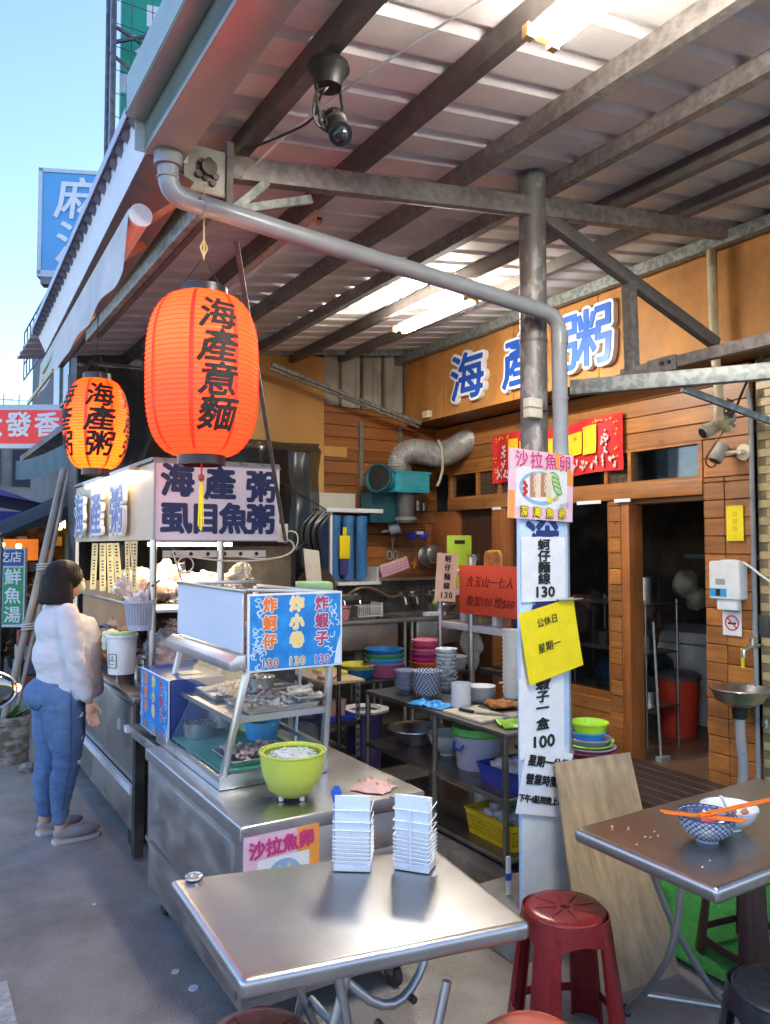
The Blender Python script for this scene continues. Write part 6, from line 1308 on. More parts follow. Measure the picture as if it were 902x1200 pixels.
# small things at the column foot
T = thing('scraper', 'white handled brush with blue band beside the column foot', 'brush', (2.24, 2.60, 0))
part('handle', T, G().bar((0, 0, .08), (.0, .0, .36), .022, .014), plain('grip_white', (.62, .64, .66)), bevel=.004); part('band', T, G().bar((0, 0, .26), (0, 0, .29), .024, .016), BLUE); part('blade', T, G().prism([(-.05, 0), (.04, 0), (.03, .10), (-.03, .10)], (-.08, .0, .01), (1, 0, 0), (.1, .2, 1), (0, .004, 0)), STEELD)
T = thing('basin_stack', 'stack of yellow blue purple and green plastic basins on the kitchen floor', 'basins', (3.03, 2.88, .62), 0); T['category'] = 'plastic basins'
def basin(r, h): return [(0, 0), (r * .8, 0), (r * .97, h - .006), (r * 1.06, h - .003), (r * 1.06, h + .002), (r * .95, h + .002), (r * .78, .005), (0, .005)]
LAV = plain('lavender_plastic', (.42, .36, .50), .4)
for k, (r, h, z, m, nm) in enumerate(((.135, .03, .0, plain('wine_plastic', (.32, .05, .09), .35), 'wine_basin'), (.125, .025, .022, LAV, 'lavender_basin'), (.115, .02, .042, LIMET, 'green_basin'), (.105, .03, .058, LAV, 'lavender_basin'), (.085, .04, .080, SKYB, 'blue_basin'), (.093, .055, .112, LIME, 'yellow_basin'))):
    part(nm, T, G().lathe(basin(r, h), (0.01 * (k % 2), 0, z), n=36), m)
part('green_handle', T, G().tube([(.08, -.07, .055), (.16, -.03, .062), (.15, .05, .062)], .009, n=8, smooth=1), LIMET)
single('basin_stand', G().box(2.86, 3.04, .03, 3.12, 3.22, .6).box(2.84, 3.045, .6, 3.13, 3.24, .617), DSTEEL, 'dark cabinet behind the coloured plastic basins', 'cabinet')
T = thing('red_basin', 'red plastic basin behind the yellow one', 'basin', (3.10, 3.14, .62)); part('bowl', T, G().lathe(basin(.12, .10), n=36), RED)
T = thing('tool_caddy', 'dark metal frame with pink gloves hanging right of the column', 'caddy', (2.60, 2.70, .60))
part('frame', T, G().bar((.0, 0, -.1), (.0, 0, .42), .014).bar((.12, .0, -.1), (.12, 0, .42), .014).bar((0, 0, .42), (.12, 0, .42), .014).bar((0, 0, .26), (.12, 0, .26), .012), plain('olive_metal', (.12, .14, .07), .4)); part('gloves', T, disp(organic(G().blob((.05, -.03, .12), (.045, .03, .10), n=10).blob((.09, -.03, .06), (.03, .025, .08), n=10), .008, 2), .01, (50, 50, 50)), plain('pink_rubber', (.62, .30, .28), .5)); part('hook', T, G().tube([(-.02, -.02, .10), (-.02, -.02, .32), (.0, -.02, .36), (.03, -.02, .30)], .006, n=8, smooth=1), STEELD)
# ================================================================== STEEL SHELF UNIT WITH ITS LOAD
def leg_rack(name, label, cat, x0, y0, x1, y1, shelves, hgt, m, r=.014, mids=(), top_t=.022):
    T = thing(name, label, cat, (x0, y0, 0)); w, d = x1 - x0, y1 - y0
    for (x, y) in [(.015, .015), (w - .015, .015), (.015, d - .015), (w - .015, d - .015)] + [(.015, q) for q in mids]: part('leg', T, G().cyl((x, y, 0.03), (x, y, hgt - .005), r, n=12), m)
    for z in shelves: 
        part('shelf', T, G().box(0, 0, z - top_t, w, d, z), m, bevel=.005)
    return T
SU = leg_rack('shelf_unit', 'dark three tier steel shelf unit crowded with kitchen things', 'shelves', 2.594, 3.03, 3.12, 4.42, (.12, .42, .752), .75, mat('shelf_steel', (.34, .33, .31), (.20, .19, .18), rough=.34, metal=.9, ns=(5, 5, 5), dirt=.25), r=.017, mids=(.63,), top_t=.028)
# bowls piled on the top shelf
CHK = lattice('checked_glaze', (.55, .58, .62), (.015, .02, .06), k=11, fz=130, w=.35); GLZ = lattice('blue_grey_glaze', (.36, .38, .45), (.09, .10, .18), k=22, fz=210, w=.4)
def pile(name, label, x, y, z, n, r, h, step, ms, cat='bowls', grp=None):
    T = thing(name, label, cat, (x, y, z), 0, grp); random.seed(int(x * 100))
    me = G().lathe(bowl_g(r, h), n=32).mesh('bowl')
    for k in range(n):
        o = part('bowl', T, me if k == 0 or len(ms) == 1 else me.copy(), ms[k % len(ms)]); o.location = (random.uniform(-.003, .003), random.uniform(-.003, .003), k * step); o.rotation_euler = (0, 0, k)
    return T
z0 = .754
pile('bowl_pile', 'stack of grey blue bowls at the far end of the shelf', 2.76, 4.18, z0, 5, .085, .06, .022, [GLZ])
pile('bowl_pile', 'stack of checked navy bowls beside the grey blue ones', 2.78, 3.98, z0, 6, .095, .06, .022, [CHK])
pile('bowl_pile', 'tall wobbly stack of white bowls with dark rims', 3.03, 4.12, z0, 10, .075, .04, .026, [mat('rimmed_white', (.72, .74, .74), (.06, .09, .10), rough=.2, ns=(30, 30, 60), lo=.36, hi=.40, det=1)])
pile('bowl_pile', 'stack of plain white soup dishes mid shelf', 2.99, 3.70, z0, 6, .085, .03, .014, [CERAM])
T = thing('white_ladle', 'white ladle lying on the white dishes', 'ladle', (3.04, 3.60, .88)); part('handle', T, G().bar((0, 0, 0), (.12, -.10, .03), .014, .008), CERAM)
T = thing('enamel_mug', 'white flowered enamel mug beside the dishes', 'mug', (2.80, 3.66, z0)); part('cup', T, G().lathe([(0, 0), (.058, 0), (.058, .14), (.055, .14), (.054, .005), (0, .005)], n=28), mat('flowered_enamel', (.76, .76, .72), (.45, .28, .30), rough=.3, ns=(45, 45, 45), lo=.28, hi=.32))
T = thing('cup_stack', 'tall stack of white paper cups with a teal base', 'cups', (3.08, 3.52, z0)); T['category'] = 'paper cups'
for k in range(16): part('cup', T, G().lathe([(.0, 0), (.055, 0), (.062, .035), (.064, .036), (.063, .039), (.056, .036)], (0, 0, .05 + k * .024), n=24), mat('paper_cup', (.74, .72, .62), (.68, .66, .56), rough=.6, ns=(9, 9, 9)))
part('base_cup', T, G().lathe([(0, 0), (.05, 0), (.064, .05), (0, .05)], n=24), plain('teal_cup', (.04, .28, .30), .4))
pile('cup_pile', 'stack of white plastic cups right of the paper cups', 3.03, 3.22, z0, 9, .052, .07, .016, [WHITE], cat='cups')
T = thing('napkin_pack', 'pack of white napkins leaning at the near end of the shelf', 'napkins', (3.05, 3.33, z0)); part('pack', T, G().obox((0, 0, .13), (.05, .06, 0), (-.02, .02, 0), (.02, 0, .13)), PAPER, bevel=.008)
T = thing('blue_rag', 'crumpled bright blue rag on the shelf edge', 'rag', (2.68, 3.78, z0), 15); part('cloth', T, G().grid(lambda u, v: ((u - .5) * .16, (v - .5) * .26, .004 + .03 * abs(noise.noise(Vector((u * 5, v * 5, 1))))), 20, 20), SKYB, solid=.003)
T = thing('chopping_board', 'cream chopping board with a black handled knife', 'board', (2.76, 3.42, z0), 0); part('slab', T, G().box(-.14, -.17, 0, .12, .18, .014), plain('board_cream', (.66, .62, .46), .6), bevel=.003)
T = thing('kitchen_knife', 'knife with black handle on the chopping board', 'knife', (2.72, 3.42, z0 + .0145)); part('handle', T, G().bar((-.02, .0, .01), (-.04, .10, .01), .022, .016), BLACK, bevel=.004); part('blade', T, G().prism([(0, 0), (.15, -.005), (.17, .02), (.0, .032)], (-.02, -.01, .006), (.6, -.8, 0), (.8, .6, 0), (0, 0, .002)), STEEL)
T = thing('fried_tray', 'dark tray of fried golden pieces on the shelf', 'tray', (2.93, 3.43, z0)); part('tray', T, G().box(-.09, -.13, .0, .11, .13, .02), DSTEEL, bevel=.006); g = G(); random.seed(9)
for k in range(7): g.blob((random.uniform(-.05, .07), random.uniform(-.09, .09), .042), (.045, .05, .018), n=10, amp=.5, seed=k)
part('fried_food', T, disp(organic(g, .007, 2), .006, (70, 70, 70)), mat('fried_gold', (.52, .20, .04), (.28, .10, .02), rough=.6, ns=(50, 50, 50)))
T = thing('green_cloth', 'bright lime green folded cloth at the near end of the shelf', 'cloth', (2.76, 3.13, z0), -20); part('cloth', T, G().grid(lambda u, v: ((u - .5) * .20, (v - .5) * .16, .006 + .03 * abs(noise.noise(Vector((u * 3, v * 3, 6)))) + .01 * (v > .5)), 20, 16), LIMET, solid=.005)
T = thing('condiment_tray', 'steel tray of small things beside the green cloth', 'tray', (2.87, 3.25, z0)); part('tray', T, G().box(-.08, -.04, .0, .1, .04, .03), STEELD, bevel=.004)
T = thing('squeeze_bottles', 'red and blue squeeze bottles behind the white dishes', 'bottles', (3.35, 3.80, .90)); 
for k, (m, x) in enumerate(((RED, -.05), (SKYB, .02), (SKYB, .06))): part('bottle', T, G().lathe([(0, 0), (.022, 0), (.022, .09), (.008, .11), (.006, .14), (0, .14)], (x, .04 * k, 0), n=14), m)
part('bottle_shelf', T, G().box(-.12, -.12, -.03, .16, .22, -.002), DSTEEL)
# middle shelf
z1 = .422
T = thing('wide_pan', 'wide shallow aluminium basin on the middle shelf', 'pan', (2.86, 4.22, z1)); part('bowl', T, G().lathe([(0, 0), (.11, 0), (.165, .085), (.19, .092), (.188, .098), (.158, .088), (.105, .006), (0, .006)], n=36), STEEL)
T = thing('mixing_bowl', 'white mixing bowl on the middle shelf beside the pan', 'bowl', (2.86, 3.87, z1)); part('bowl', T, G().lathe(bowl_g(.13, .13), n=36), plain('bowl_white', (.68, .68, .64), .3))
T = thing('lidded_tub', 'clear plastic tub with bright green lid on the middle shelf', 'tub', (2.86, 3.57, z1))
part('tub', T, G().lathe([(0, 0), (.13, 0), (.15, .20), (.145, .20), (.126, .005), (0, .005)], n=32, sx=1, sy=1), mat('milky_plastic', (.62, .58, .66), (.52, .48, .56), rough=.35, ns=(6, 6, 6))); part('lid', T, G().lathe([(.158, .19), (.165, .20), (.155, .235), (.05, .248), (0, .248)], n=36), GREEN if 0 else plain('lid_green', (.16, .58, .08), .35)); part('clip_handle', T, G().tube([(-.15, -.05, .15), (-.17, -.04, .12), (-.17, .02, .12), (-.15, .04, .15)], .008, n=8), BLUE)
def crate(name, label, loc, sx, sy, h, m, holes=True, fill=None, sd=0):
    T = thing(name, label, 'basket', loc); g = G(); t = .004
    for (a, b, c, d) in ((-sx, -sy, sx, -sy), (sx, -sy, sx, sy), (sx, sy, -sx, sy), (-sx, sy, -sx, -sy)):
        p, q = Vector((a, b, 0)), Vector((c, d, 0)); o = Vector((0, 0, 0))
        g.bar(p * .93 + Vector((0, 0, .01)), q * .93 + Vector((0, 0, .01)), .006, .02); g.bar(p * 1.0 + Vector((0, 0, h - .012)), q + Vector((0, 0, h - .012)), .008, .03); g.bar(p * 1.02 + Vector((0, 0, h)), q * 1.02 + Vector((0, 0, h)), .018, .006)
        n = max(4, int((q - p).length / .014))
        if holes:
            for k in range(n + 1): s = p.lerp(q, k / n); g.bar(s * .93 + Vector((0, 0, .01)), s + Vector((0, 0, h - .01)), .006, .004)
            for j in range(1, 6): zz = h * j / 6; f = .93 + .07 * j / 6; g.bar(p * f + Vector((0, 0, zz)), q * f + Vector((0, 0, zz)), .003, .005)
        else:
            g.add([p * .93, q * .93, q + Vector((0, 0, h)), p + Vector((0, 0, h))], [(0, 1, 2, 3)])
    g.box(-sx * .93, -sy * .93, 0, sx * .93, sy * .93, .005)
    part('basket', T, g, m, kind='stuff')
    if fill: 
        random.seed(sd); q = G()
        for k in range(8): q.blob((random.uniform(-sx, sx) * .5, random.uniform(-sy, sy) * .6, h * .8), (sx * .45, sy * .4, h * .5), n=12, amp=.5, seed=sd + k)
        part('plastic_bags', T, disp(disp(organic(q, .012, 2), .02, (30, 30, 30), sd), .01, (80, 80, 80), sd), fill)
    return T
BAGW = mat('crinkled_bags', (.70, .68, .66), (.42, .38, .34), rough=.3, ns=(25, 25, 25), trans=.0, lo=.4, hi=.6)
crate('storage_basket', 'royal blue plastic basket with clear bags on the middle shelf', (2.87, 3.20, z1), .19, .155, .10, plain('royal_blue', (.03, .06, .42), .35), holes=False, fill=BAGW, sd=3)
crate('storage_basket', 'yellow plastic mesh basket with bags on the bottom shelf', (2.87, 3.26, .122), .20, .19, .135, YELL, holes=True, fill=BAGW, sd=6)
T = thing('white_jar', 'white jar on the bottom shelf behind the yellow basket', 'jar', (2.9, 3.56, .122)); part('jar', T, G().lathe([(0, 0), (.07, 0), (.075, .2), (.06, .22), (0, .22)], n=24), plain('bowl_white', (.68, .68, .64), .3))
T = thing('round_lid', 'round dark pan lid standing in the yellow basket', 'lid', (2.98, 3.17, .30)); part('disc', T, G().lathe([(0, 0), (.10, .005), (.115, 0), (.11, -.006), (0, -.004)], n=30), DSTEEL); T.rotation_euler = (R(70), R(10), 0)
T = thing('food_bowl', 'dark bowl of pale shredded food on the floor left of the shelf', 'bowl', (2.46, 4.05, .06)); part('bowl', T, G().lathe(bowl_g(.13, .09), n=32), plain('navy_bowl', (.02, .05, .12), .3)); part('food', T, disp(organic(G().blob((0, 0, .085), (.118, .118, .035), n=20, amp=.4), .006, 1), .014, (60, 60, 60)), mat('noodle_food', (.62, .48, .26), (.45, .26, .10), rough=.6, ns=(50, 50, 50)))
single('floor_box', G().box(2.32, 3.8, 0, 2.57, 4.5, .055), CARD, 'flattened cardboard box on the floor under the food bowl', 'cardboard')
# perforated rack left of the shelf unit
PR = thing('perforated_rack', 'narrow slotted angle rack with a wooden top left of the shelves', 'rack', (2.40, 4.55, 0))
for (x, y) in ((0, 0), (.23, 0), (0, .55), (.23, .55)):
    lg_ = part('leg', PR, G().box(x, y, 0, x + .003, y + .03, .78).box(x - .03, y, 0, x, y + .003, .78), GALV)
    hg = G()
    for k in range(16): hg.box(x - .021, y - .0006, .04 + k * .046, x - .009, y - .0001, .062 + k * .046)
    part('slots', lg_, hg, DARK, kind='stuff')
for z in (.25, .50): part('shelf', PR, G().box(-.03, 0, z, .24, .58, z + .03), DSTEEL)
part('wooden_top', PR, G().box(-.05, -.02, .785, .26, .6, .803), plain('board_tan', (.52, .38, .22), .6), bevel=.003)
T = thing('raw_meat', 'pink raw meat pieces on the wooden rack top', 'meat', (2.43, 4.66, .804)); part('meat', T, disp(organic(G().blob((0, 0, .02), (.06, .06, .025), n=12, amp=.4).blob((.05, .03, .02), (.05, .04, .025), n=12, amp=.4), .006, 1), .006, (50, 50, 50)), mat('meat_pink', (.62, .26, .18), (.68, .42, .32), rough=.35, ns=(30, 30, 30)))
T = thing('yellow_tray', 'yellow cloth and tray on the wooden rack top', 'tray', (2.56, 4.85, .804)); part('tray', T, G().box(-.09, -.1, 0, .09, .1, .025), plain('mustard', (.55, .50, .06), .5), bevel=.005)
single('book_stack', G().obox((2.44, 4.64, .60), (.03, .0, 0), (0, .05, 0), (.01, 0, .07)).obox((2.51, 4.64, .60), (.03, .0, 0), (0, .05, 0), (.01, 0, .07)), mat('striped_card', (.62, .50, .42), (.35, .10, .06), rough=.6, ns=(90, 5, 5)), 'striped cardboard packs leaning on the rack shelf', 'packs')['kind'] = 'thing'
single('blue_trays', G().box(2.40, 4.57, .53, 2.62, 5.0, .565), plain('royal_blue', (.03, .06, .42), .35), 'blue plastic tray on the rack middle shelf', 'tray', bevel=.004)
# coloured basins behind the bowls
BT = leg_rack('basin_table', 'low steel table holding coloured basins in front of the sinks', 'table', 2.78, 4.95, 3.9, 5.4, (.25, .70), .70, DSTEEL)
def basins(label, x, y, ms, r, h=.07, step=.028):
    T = thing('basin_pile', label, 'basins', (x, y, .702)); T['category'] = 'plastic basins'
    for k, m in enumerate(ms): part('basin', T, G().lathe(basin(r * (1 - .02 * k), h), (0, 0, k * step), n=30), m)
basins('yellow and blue basins at the left of the basin table', 2.95, 5.15, (plain('deep_blue_plastic', (.02, .15, .40), .4), plain('mustard', (.55, .50, .06), .5)), .15)
basins('mauve basin with blue basins stacked on top', 3.16, 5.10, (plain('mauve_plastic', (.42, .10, .22), .4), SKYB, plain('green_rim', (.05, .30, .12), .4), plain('deep_blue_plastic', (.02, .15, .40), .4)), .15, h=.10, step=.035)
basins('tall pile of pink and purple basins on the basin table', 3.62, 5.2, (plain('orange_basin', (.60, .18, .05), .4), PINKINK, plain('purple_basin', (.30, .06, .20), .4), plain('pink_basin', (.70, .22, .30), .4), PINKINK, plain('pink_basin', (.70, .22, .30), .4)), .13, h=.06, step=.035)
basins('grey basins right of the pink pile', 3.83, 5.1, (plain('grey_basin', (.42, .42, .45), .4), plain('grey_basin', (.42, .42, .45), .4)), .11)
T = thing('lidded_bucket', 'purple bucket with a white rim on the floor behind the shelves', 'bucket', (2.78, 4.75, .03)); part('bucket', T, G().lathe([(0, 0), (.11, 0), (.135, .50), (0, .50)], n=30), plain('violet_plastic', (.14, .10, .30), .4)); part('rim', T, G().lathe([(.130, .50), (.17, .51), (.17, .525), (.12, .53), (.11, .51)], n=30), plain('bowl_white', (.68, .68, .64), .3))
# ================================================================== SINKS
SK = thing('sink_unit', 'stainless steel double sink along the kitchen wall', 'sink', (3.25, 6.0, 0)); KS = mat('kitchen_steel', (.55, .52, .48), (.40, .37, .34), rough=.36, metal=.9, ns=(5, 5, 5), dirt=.12)
part('splashback', SK, G().box(-.05, .60, 1.0, 1.52, .62, 1.36), mat('splash_steel', (.18, .17, .155), (.09, .085, .08), rough=.45, metal=.7, ns=(4, 4, 4), dirt=.2)); part('splash_rim', SK, G().box(-.05, .52, 1.355, 1.52, .62, 1.38), KS)
tl = G()
for k in range(24): tl.box(.0 + k * .062, .592, 1.10, .004 + k * .062, .599, 1.33)
for k in range(6): tl.box(0, .5925, 1.12 + k * .04, 1.5, .599, 1.124 + k * .04)
part('mesh_rack', SK, tl, plain('dull_wire', (.20, .18, .16), .4, metal=.6), kind='stuff')
part('rim', SK, G().box(-.05, -.02, 1.0, 1.52, .04, 1.035).box(-.05, .5, 1.0, 1.52, .62, 1.035).box(-.05, .04, 1.0, .0, .5, 1.035).box(.68, .04, 1.0, .80, .5, 1.035).box(1.46, .04, 1.0, 1.52, .5, 1.035), KS, bevel=.006)
for x0, x1 in ((.0, .68), (.80, 1.46)): part('basin', SK, G().box(x0 + .04, .03, .76, x1 - .04, .49, 1.0), KS, bevel=.03); part('drain', SK, G().cyl(((x0 + x1) / 2, .25, .60), ((x0 + x1) / 2, .25, .76), .045, n=16), plain('dull_drain', (.32, .30, .22)))
for x in (0, .70, .78, 1.48): part('leg', SK, G().cyl((x, .02, 0), (x, .02, 1.0), .018, n=10), KS); part('leg', SK, G().cyl((x, .56, 0), (x, .56, 1.0), .018, n=10), KS)
for i, x in enumerate((.30, .47, .98, 1.12, 1.34)):
    fa = part('faucet', SK, G().cyl((x, .58, 1.20), (x, .50, 1.20), .013, n=10).tube([(x, .50, 1.20), (x, .44, 1.19), (x, .42, 1.12)], .011, n=8, smooth=1), STEEL); part('tap_handle', fa, G().bar((x - .025, .52, 1.235), (x + .025, .52, 1.235), .012), WHITE if i % 2 else STEEL); part('tap_stem', fa, G().cyl((x, .52, 1.2), (x, .52, 1.235), .008), STEEL)
part('hose', SK, G().tube([(.30, .46, 1.2), (.45, .40, 1.32), (.65, .42, 1.28), (.82, .46, 1.18), (.98, .5, 1.22)], .016, n=8, smooth=2), mat('brown_hose', (.20, .13, .08), rough=.4, ns=(30, 30, 30)))
T = thing('dish_rack', 'white wire dish rack on the sink ledge', 'rack', (3.58, 6.22, 1.036)); g = G()
for k in range(12): g.bar((k * .022, 0, .0), (k * .022, 0, .10), .004).bar((k * .022, .18, 0), (k * .022, .18, .10), .004)
g.bar((0, 0, .10), (.245, 0, .10), .006).bar((0, .18, .10), (.245, .18, .10), .006); g.bar((0, 0, .01), (.245, 0, .01), .006)
part('wires', T, g, WHITE, kind='stuff'); part('side', T, G().box(.245, -.01, 0, .26, .19, .13), WHITE); part('side', T, G().box(-.015, -.01, 0, -.002, .19, .11), plain('dull_grey', (.25, .26, .25)))
T = thing('dish_soap', 'yellow green dish soap bottle by the taps', 'bottle', (4.52, 6.32, 1.038)); part('bottle', T, G().lathe([(0, 0), (.035, 0), (.038, .10), (.018, .13), (.012, .16), (0, .16)], n=18), LIME); part('pump', T, G().cyl((0, 0, .16), (0, 0, .22), .006).bar((-.03, 0, .22), (.01, 0, .22), .014), WHITE)
T = thing('steel_bowl', 'steel mesh bowl on the right end of the sink', 'bowl', (4.45, 6.12, 1.037)); part('bowl', T, G().lathe(bowl_g(.15, .10), n=30), STEELD)
T = thing('pink_basket', 'small pink plastic basket at the left of the sink', 'basket', (3.32, 6.1, 1.037)); part('basket', T, G().lathe(basin(.10, .12), n=20), plain('pink_plastic', (.60, .25, .28), .4))
# ================================================================== WALL THINGS ABOVE THE SINKS
WF = thing('water_filter', 'white framed water filter with three blue cartridges on the wall', 'water filter', (3.33, 6.38, 1.36))
part('back_plate', WF, G().box(-.04, .27, .70, .46, .29, .86), plain('cream_metal', (.62, .60, .50), .4, dirt=.15), bevel=.003); part('top_shelf', WF, G().box(0, .0, .66, .62, .29, .70), WHITE, bevel=.003); part('side', WF, G().box(.035, .0, .0, .06, .29, .66), WHITE); part('side', WF, G().box(.545, .0, .0, .57, .29, .14), WHITE); part('bottom', WF, G().box(.12, .0, -.03, .60, .29, .0), WHITE)
for k in range(3):
    x = .135 + k * .145; c = part('cartridge', WF, G().lathe([(0, .02), (.050, .02), (.060, .05), (.060, .56), (.065, .57), (.065, .63), (0, .64)], (x, .1, 0), n=26), plain('filter_blue', (.06, .20, .46), .35)); part('cap_nut', c, G().cyl((x, .1, .64), (x, .1, .66), .015), BLACK)
part('dark_side', WF, G().box(-.10, .02, .05, .03, .28, .64), plain('filter_navy', (.01, .02, .07), .4))
T = thing('yellow_cutter', 'yellow plastic scrub tool hanging on the filter', 'tool', (3.52, 6.37, 1.68)); part('body', T, G().box(-.055, 0, -.10, .055, .03, .12).box(-.02, 0, .12, .02, .02, .20), YSHEET, bevel=.006); part('grip', T, G().box(-.05, .0, -.25, .03, .03, -.105), plain('indigo', (.05, .04, .16)))
g = G(); random.seed(21)
for k in range(7): x = 3.10 + k * .03; g.tube([(x + .1, 6.36, 2.02), (x - .06 + random.uniform(-.05, .02), 6.34, 1.85), (x + random.uniform(-.02, .06), 6.36, 1.6), (x + .05, 6.4, 1.2)], .006 + .002 * (k % 2), n=6, smooth=2)
single('filter_hoses', g, BLACK, 'bundle of dark hoses hanging left of the water filter', 'hoses')
single('hanging_cable', G().tube([(2.0, 6.3, 2.65), (2.6, 6.3, 2.38), (3.3, 6.34, 2.04)], .006, n=6, smooth=1), BLACK, 'black cable slanting across to the water filter', 'cable')
# turquoise extractor fan and flexible duct
FN = thing('extractor_fan', 'turquoise centrifugal extractor fan with round inlet', 'fan', (4.12, 6.35, 2.33))
sc = []
for k in range(30): a = 2 * math.pi * k / 30; sc.append(((.15 + .02 * (k / 30)) * math.cos(a), (.105 + .01 * (k / 30)) * math.sin(a)))
part('casing', FN, G().box(-.14, -.13, -.11, .26, .12, .10), TEAL, bevel=.012); part('casing_rim', FN, G().box(-.15, -.14, .08, .27, .13, .10), TEAL)
part('inlet_cone', FN, G().cyl((-.14, -.02, .0), (-.31, -.10, .02), .085, .135, n=30, caps=False), TEAL); part('inlet_rim', FN, G().lathe([(.125, -.012), (.142, -.01), (.142, .012), (.125, .012)], n=30), plain('dark_teal', (.01, .08, .10)))
o = FN.children[0]
for ch in FN.children:
    if ch.name.startswith('inlet_rim'): ch.rotation_euler = Vector((-.17, -.08, .02)).to_track_quat('Z', 'Y').to_euler(); ch.location = (-.31, -.10, .02)
part('inlet_dark', FN, G().cyl((-.30, -.096, .02), (-.295, -.094, .02), .125, n=30), DARK)
part('lower_casing', FN, G().box(-.30, .05, -.40, .0, .25, -.10), plain('dark_teal', (.01, .10, .12), .5), bevel=.01)
part('motor', FN, G().cyl((.06, 0, -.11), (.06, 0, -.36), .09, n=28), mat('motor_grey', (.09, .09, .09), (.05, .05, .05), rough=.5, ns=(20, 20, 4))); part('motor_cap', FN, G().lathe([(0, -.40), (.09, -.40), (.115, -.375), (.115, -.35), (.09, -.34)], (.06, 0, 0), n=28), plain('motor_cap_grey', (.22, .22, .21), .4))
part('junction', FN, G().cyl((.17, -.05, -.18), (.17, -.05, -.28), .035).cyl((.26, -.02, -.20), (.26, -.02, -.28), .03), DSTEEL)
for x in (-.28, .18): part('wall_rail', FN, G().box(x, .30, -.60 if x < 0 else .2, x + .04, .33, .62), GALVR)
DU = thing('flexible_duct', 'silver corrugated flexible duct curving from the fan to the wall', 'duct', (4.12, 6.35, 2.43))
P_ = [Vector(p) for p in ((-.02, .0, 0), (-.03, -.02, .13), (.08, -.06, .21), (.22, -.10, .20), (.36, -.14, .17), (.50, -.18, .22), (.62, -.22, .31), (.76, -.22, .36))]
for _ in range(3):
    Q_ = [P_[0]]
    for a, b_2 in zip(P_, P_[1:]): Q_ += [a * .75 + b_2 * .25, a * .25 + b_2 * .75]
    P_ = Q_ + [P_[-1]]
P3 = []
for a, b_2 in zip(P_, P_[1:]): P3 += [a, a.lerp(b_2, .5)]
part('duct', DU, G().tube(P3, [.112 + .014 * (i % 2) for i in range(len(P3))], n=28, caps=False), ALU)
part('collar', DU, G().cyl(P_[-1] - Vector((.05, 0, .02)), P_[-1] + Vector((.0, 0, 0)), .126, n=28), ALU); part('tape', DU, G().tube([(.30, -.22, .31), (.31, -.27, .22), (.33, -.26, .05), (.32, -.22, -.08), (.30, -.2, -.14)], .014, n=6, smooth=1), plain('old_tape', (.45, .40, .30), .6))
# wire grid with hanging utensils
UG = thing('utensil_grid', 'wire grid on the wall below the fan', 'wire grid', (4.28, 6.62, 1.42)); g = G()
for k in range(15): g.bar((k * .027, 0, 0), (k * .027, 0, .45), .0025)
for k in range(17): g.bar((0, -.002, k * .027), (.38, -.002, k * .027), .0025)
g.bar((.0, 0, .45), (.46, 0, .47), .006)
part('wires', UG, g, plain('brown_wire', (.35, .22, .14), .5), kind='stuff')
T = thing('grey_dipper', 'grey plastic dipper hanging on the wall', 'dipper', (4.13, 6.5, 1.86)); part('cup', T, G().cyl((-.04, 0, 0), (.04, -.06, .03), .06, .065, n=22), plain('dipper_grey', (.22, .24, .27), .4)); part('handle', T, G().bar((-.04, 0, 0), (-.12, 0, -.02), .02), plain('dipper_grey', (.22, .24, .27), .4))
T = thing('scissors', 'blue handled kitchen scissors hanging under the dipper', 'scissors', (4.12, 6.5, 1.66)); g = G()
for s in (-1, 1):
    for k in range(12): a = k / 12 * 6.283; b_2 = (k + 1) / 12 * 6.283; g.cyl((s * .035 + .028 * math.cos(a), 0, -.05 + .045 * math.sin(a)), (s * .035 + .028 * math.cos(b_2), 0, -.05 + .045 * math.sin(b_2)), .006, n=6)
part('loops', T, g, plain('scissor_teal', (.12, .35, .42), .4)); part('blades', T, G().bar((-.01, 0, 0), (.02, 0, .13), .015, .003).bar((.01, .004, 0), (-.01, .004, .13), .015, .003), STEEL)
T = thing('blue_brush', 'bright blue pair of scrub handles on the grid', 'brush', (4.43, 6.5, 1.80)); part('handle', T, G().blob((-.08, 0, 0), (.05, .03, .035), n=12).blob((.07, 0, .0), (.05, .03, .03), n=12).bar((-.05, 0, .02), (.06, 0, .03), .03), plain('vivid_blue', (.02, .04, .60), .35)); part('clip', T, G().box(-.04, -.035, .02, .04, -.01, .05), plain('clip_grey', (.5, .55, .55)))
for i, (x, z, lab) in enumerate(((4.63, 1.62, 'round wire strainer with red handle on the grid'), (4.55, 1.60, 'second round strainer partly behind the first one'))):
    T = thing('strainer', lab, 'strainer', (x, 6.50 + .04 * i, z), 0, 'strainers on the wall'); part('mesh', T, G().blob((0, 0, 0), (.085, .03, .09), n=22), mat('mesh_steel', (.30, .28, .25), (.12, .11, .10), rough=.4, metal=.7, ns=(120, 120, 120))); part('rim', T, G().tube([(.088 * math.cos(k * .2618), -.005, .093 * math.sin(k * .2618)) for k in range(25)], .006, n=6), STEEL); part('handle', T, G().bar((0, 0, .09), (-.01, 0, .32), .016, .012), plain('handle_red', (.30, .03, .02), .4), bevel=.003)
T = thing('orange_scissors', 'tiny orange scissors hanging on the wire grid', 'scissors', (4.42, 6.54, 1.52)); part('handle', T, G().bar((-.04, 0, .0), (.02, 0, .04), .014).bar((-.02, 0, -.05), (.01, 0, .04), .014), plain('vivid_orange', (.75, .25, .03)))
T = thing('pink_tray', 'pink perforated tray hanging tilted by the filter', 'tray', (4.02, 6.30, 1.50)); part('tray', T, G().obox((0, 0, 0), (.15, .0, .045), (0, .01, 0), (-.018, 0, .058)), plain('pale_pink', (.66, .38, .44), .4), bevel=.004)
hg = G()
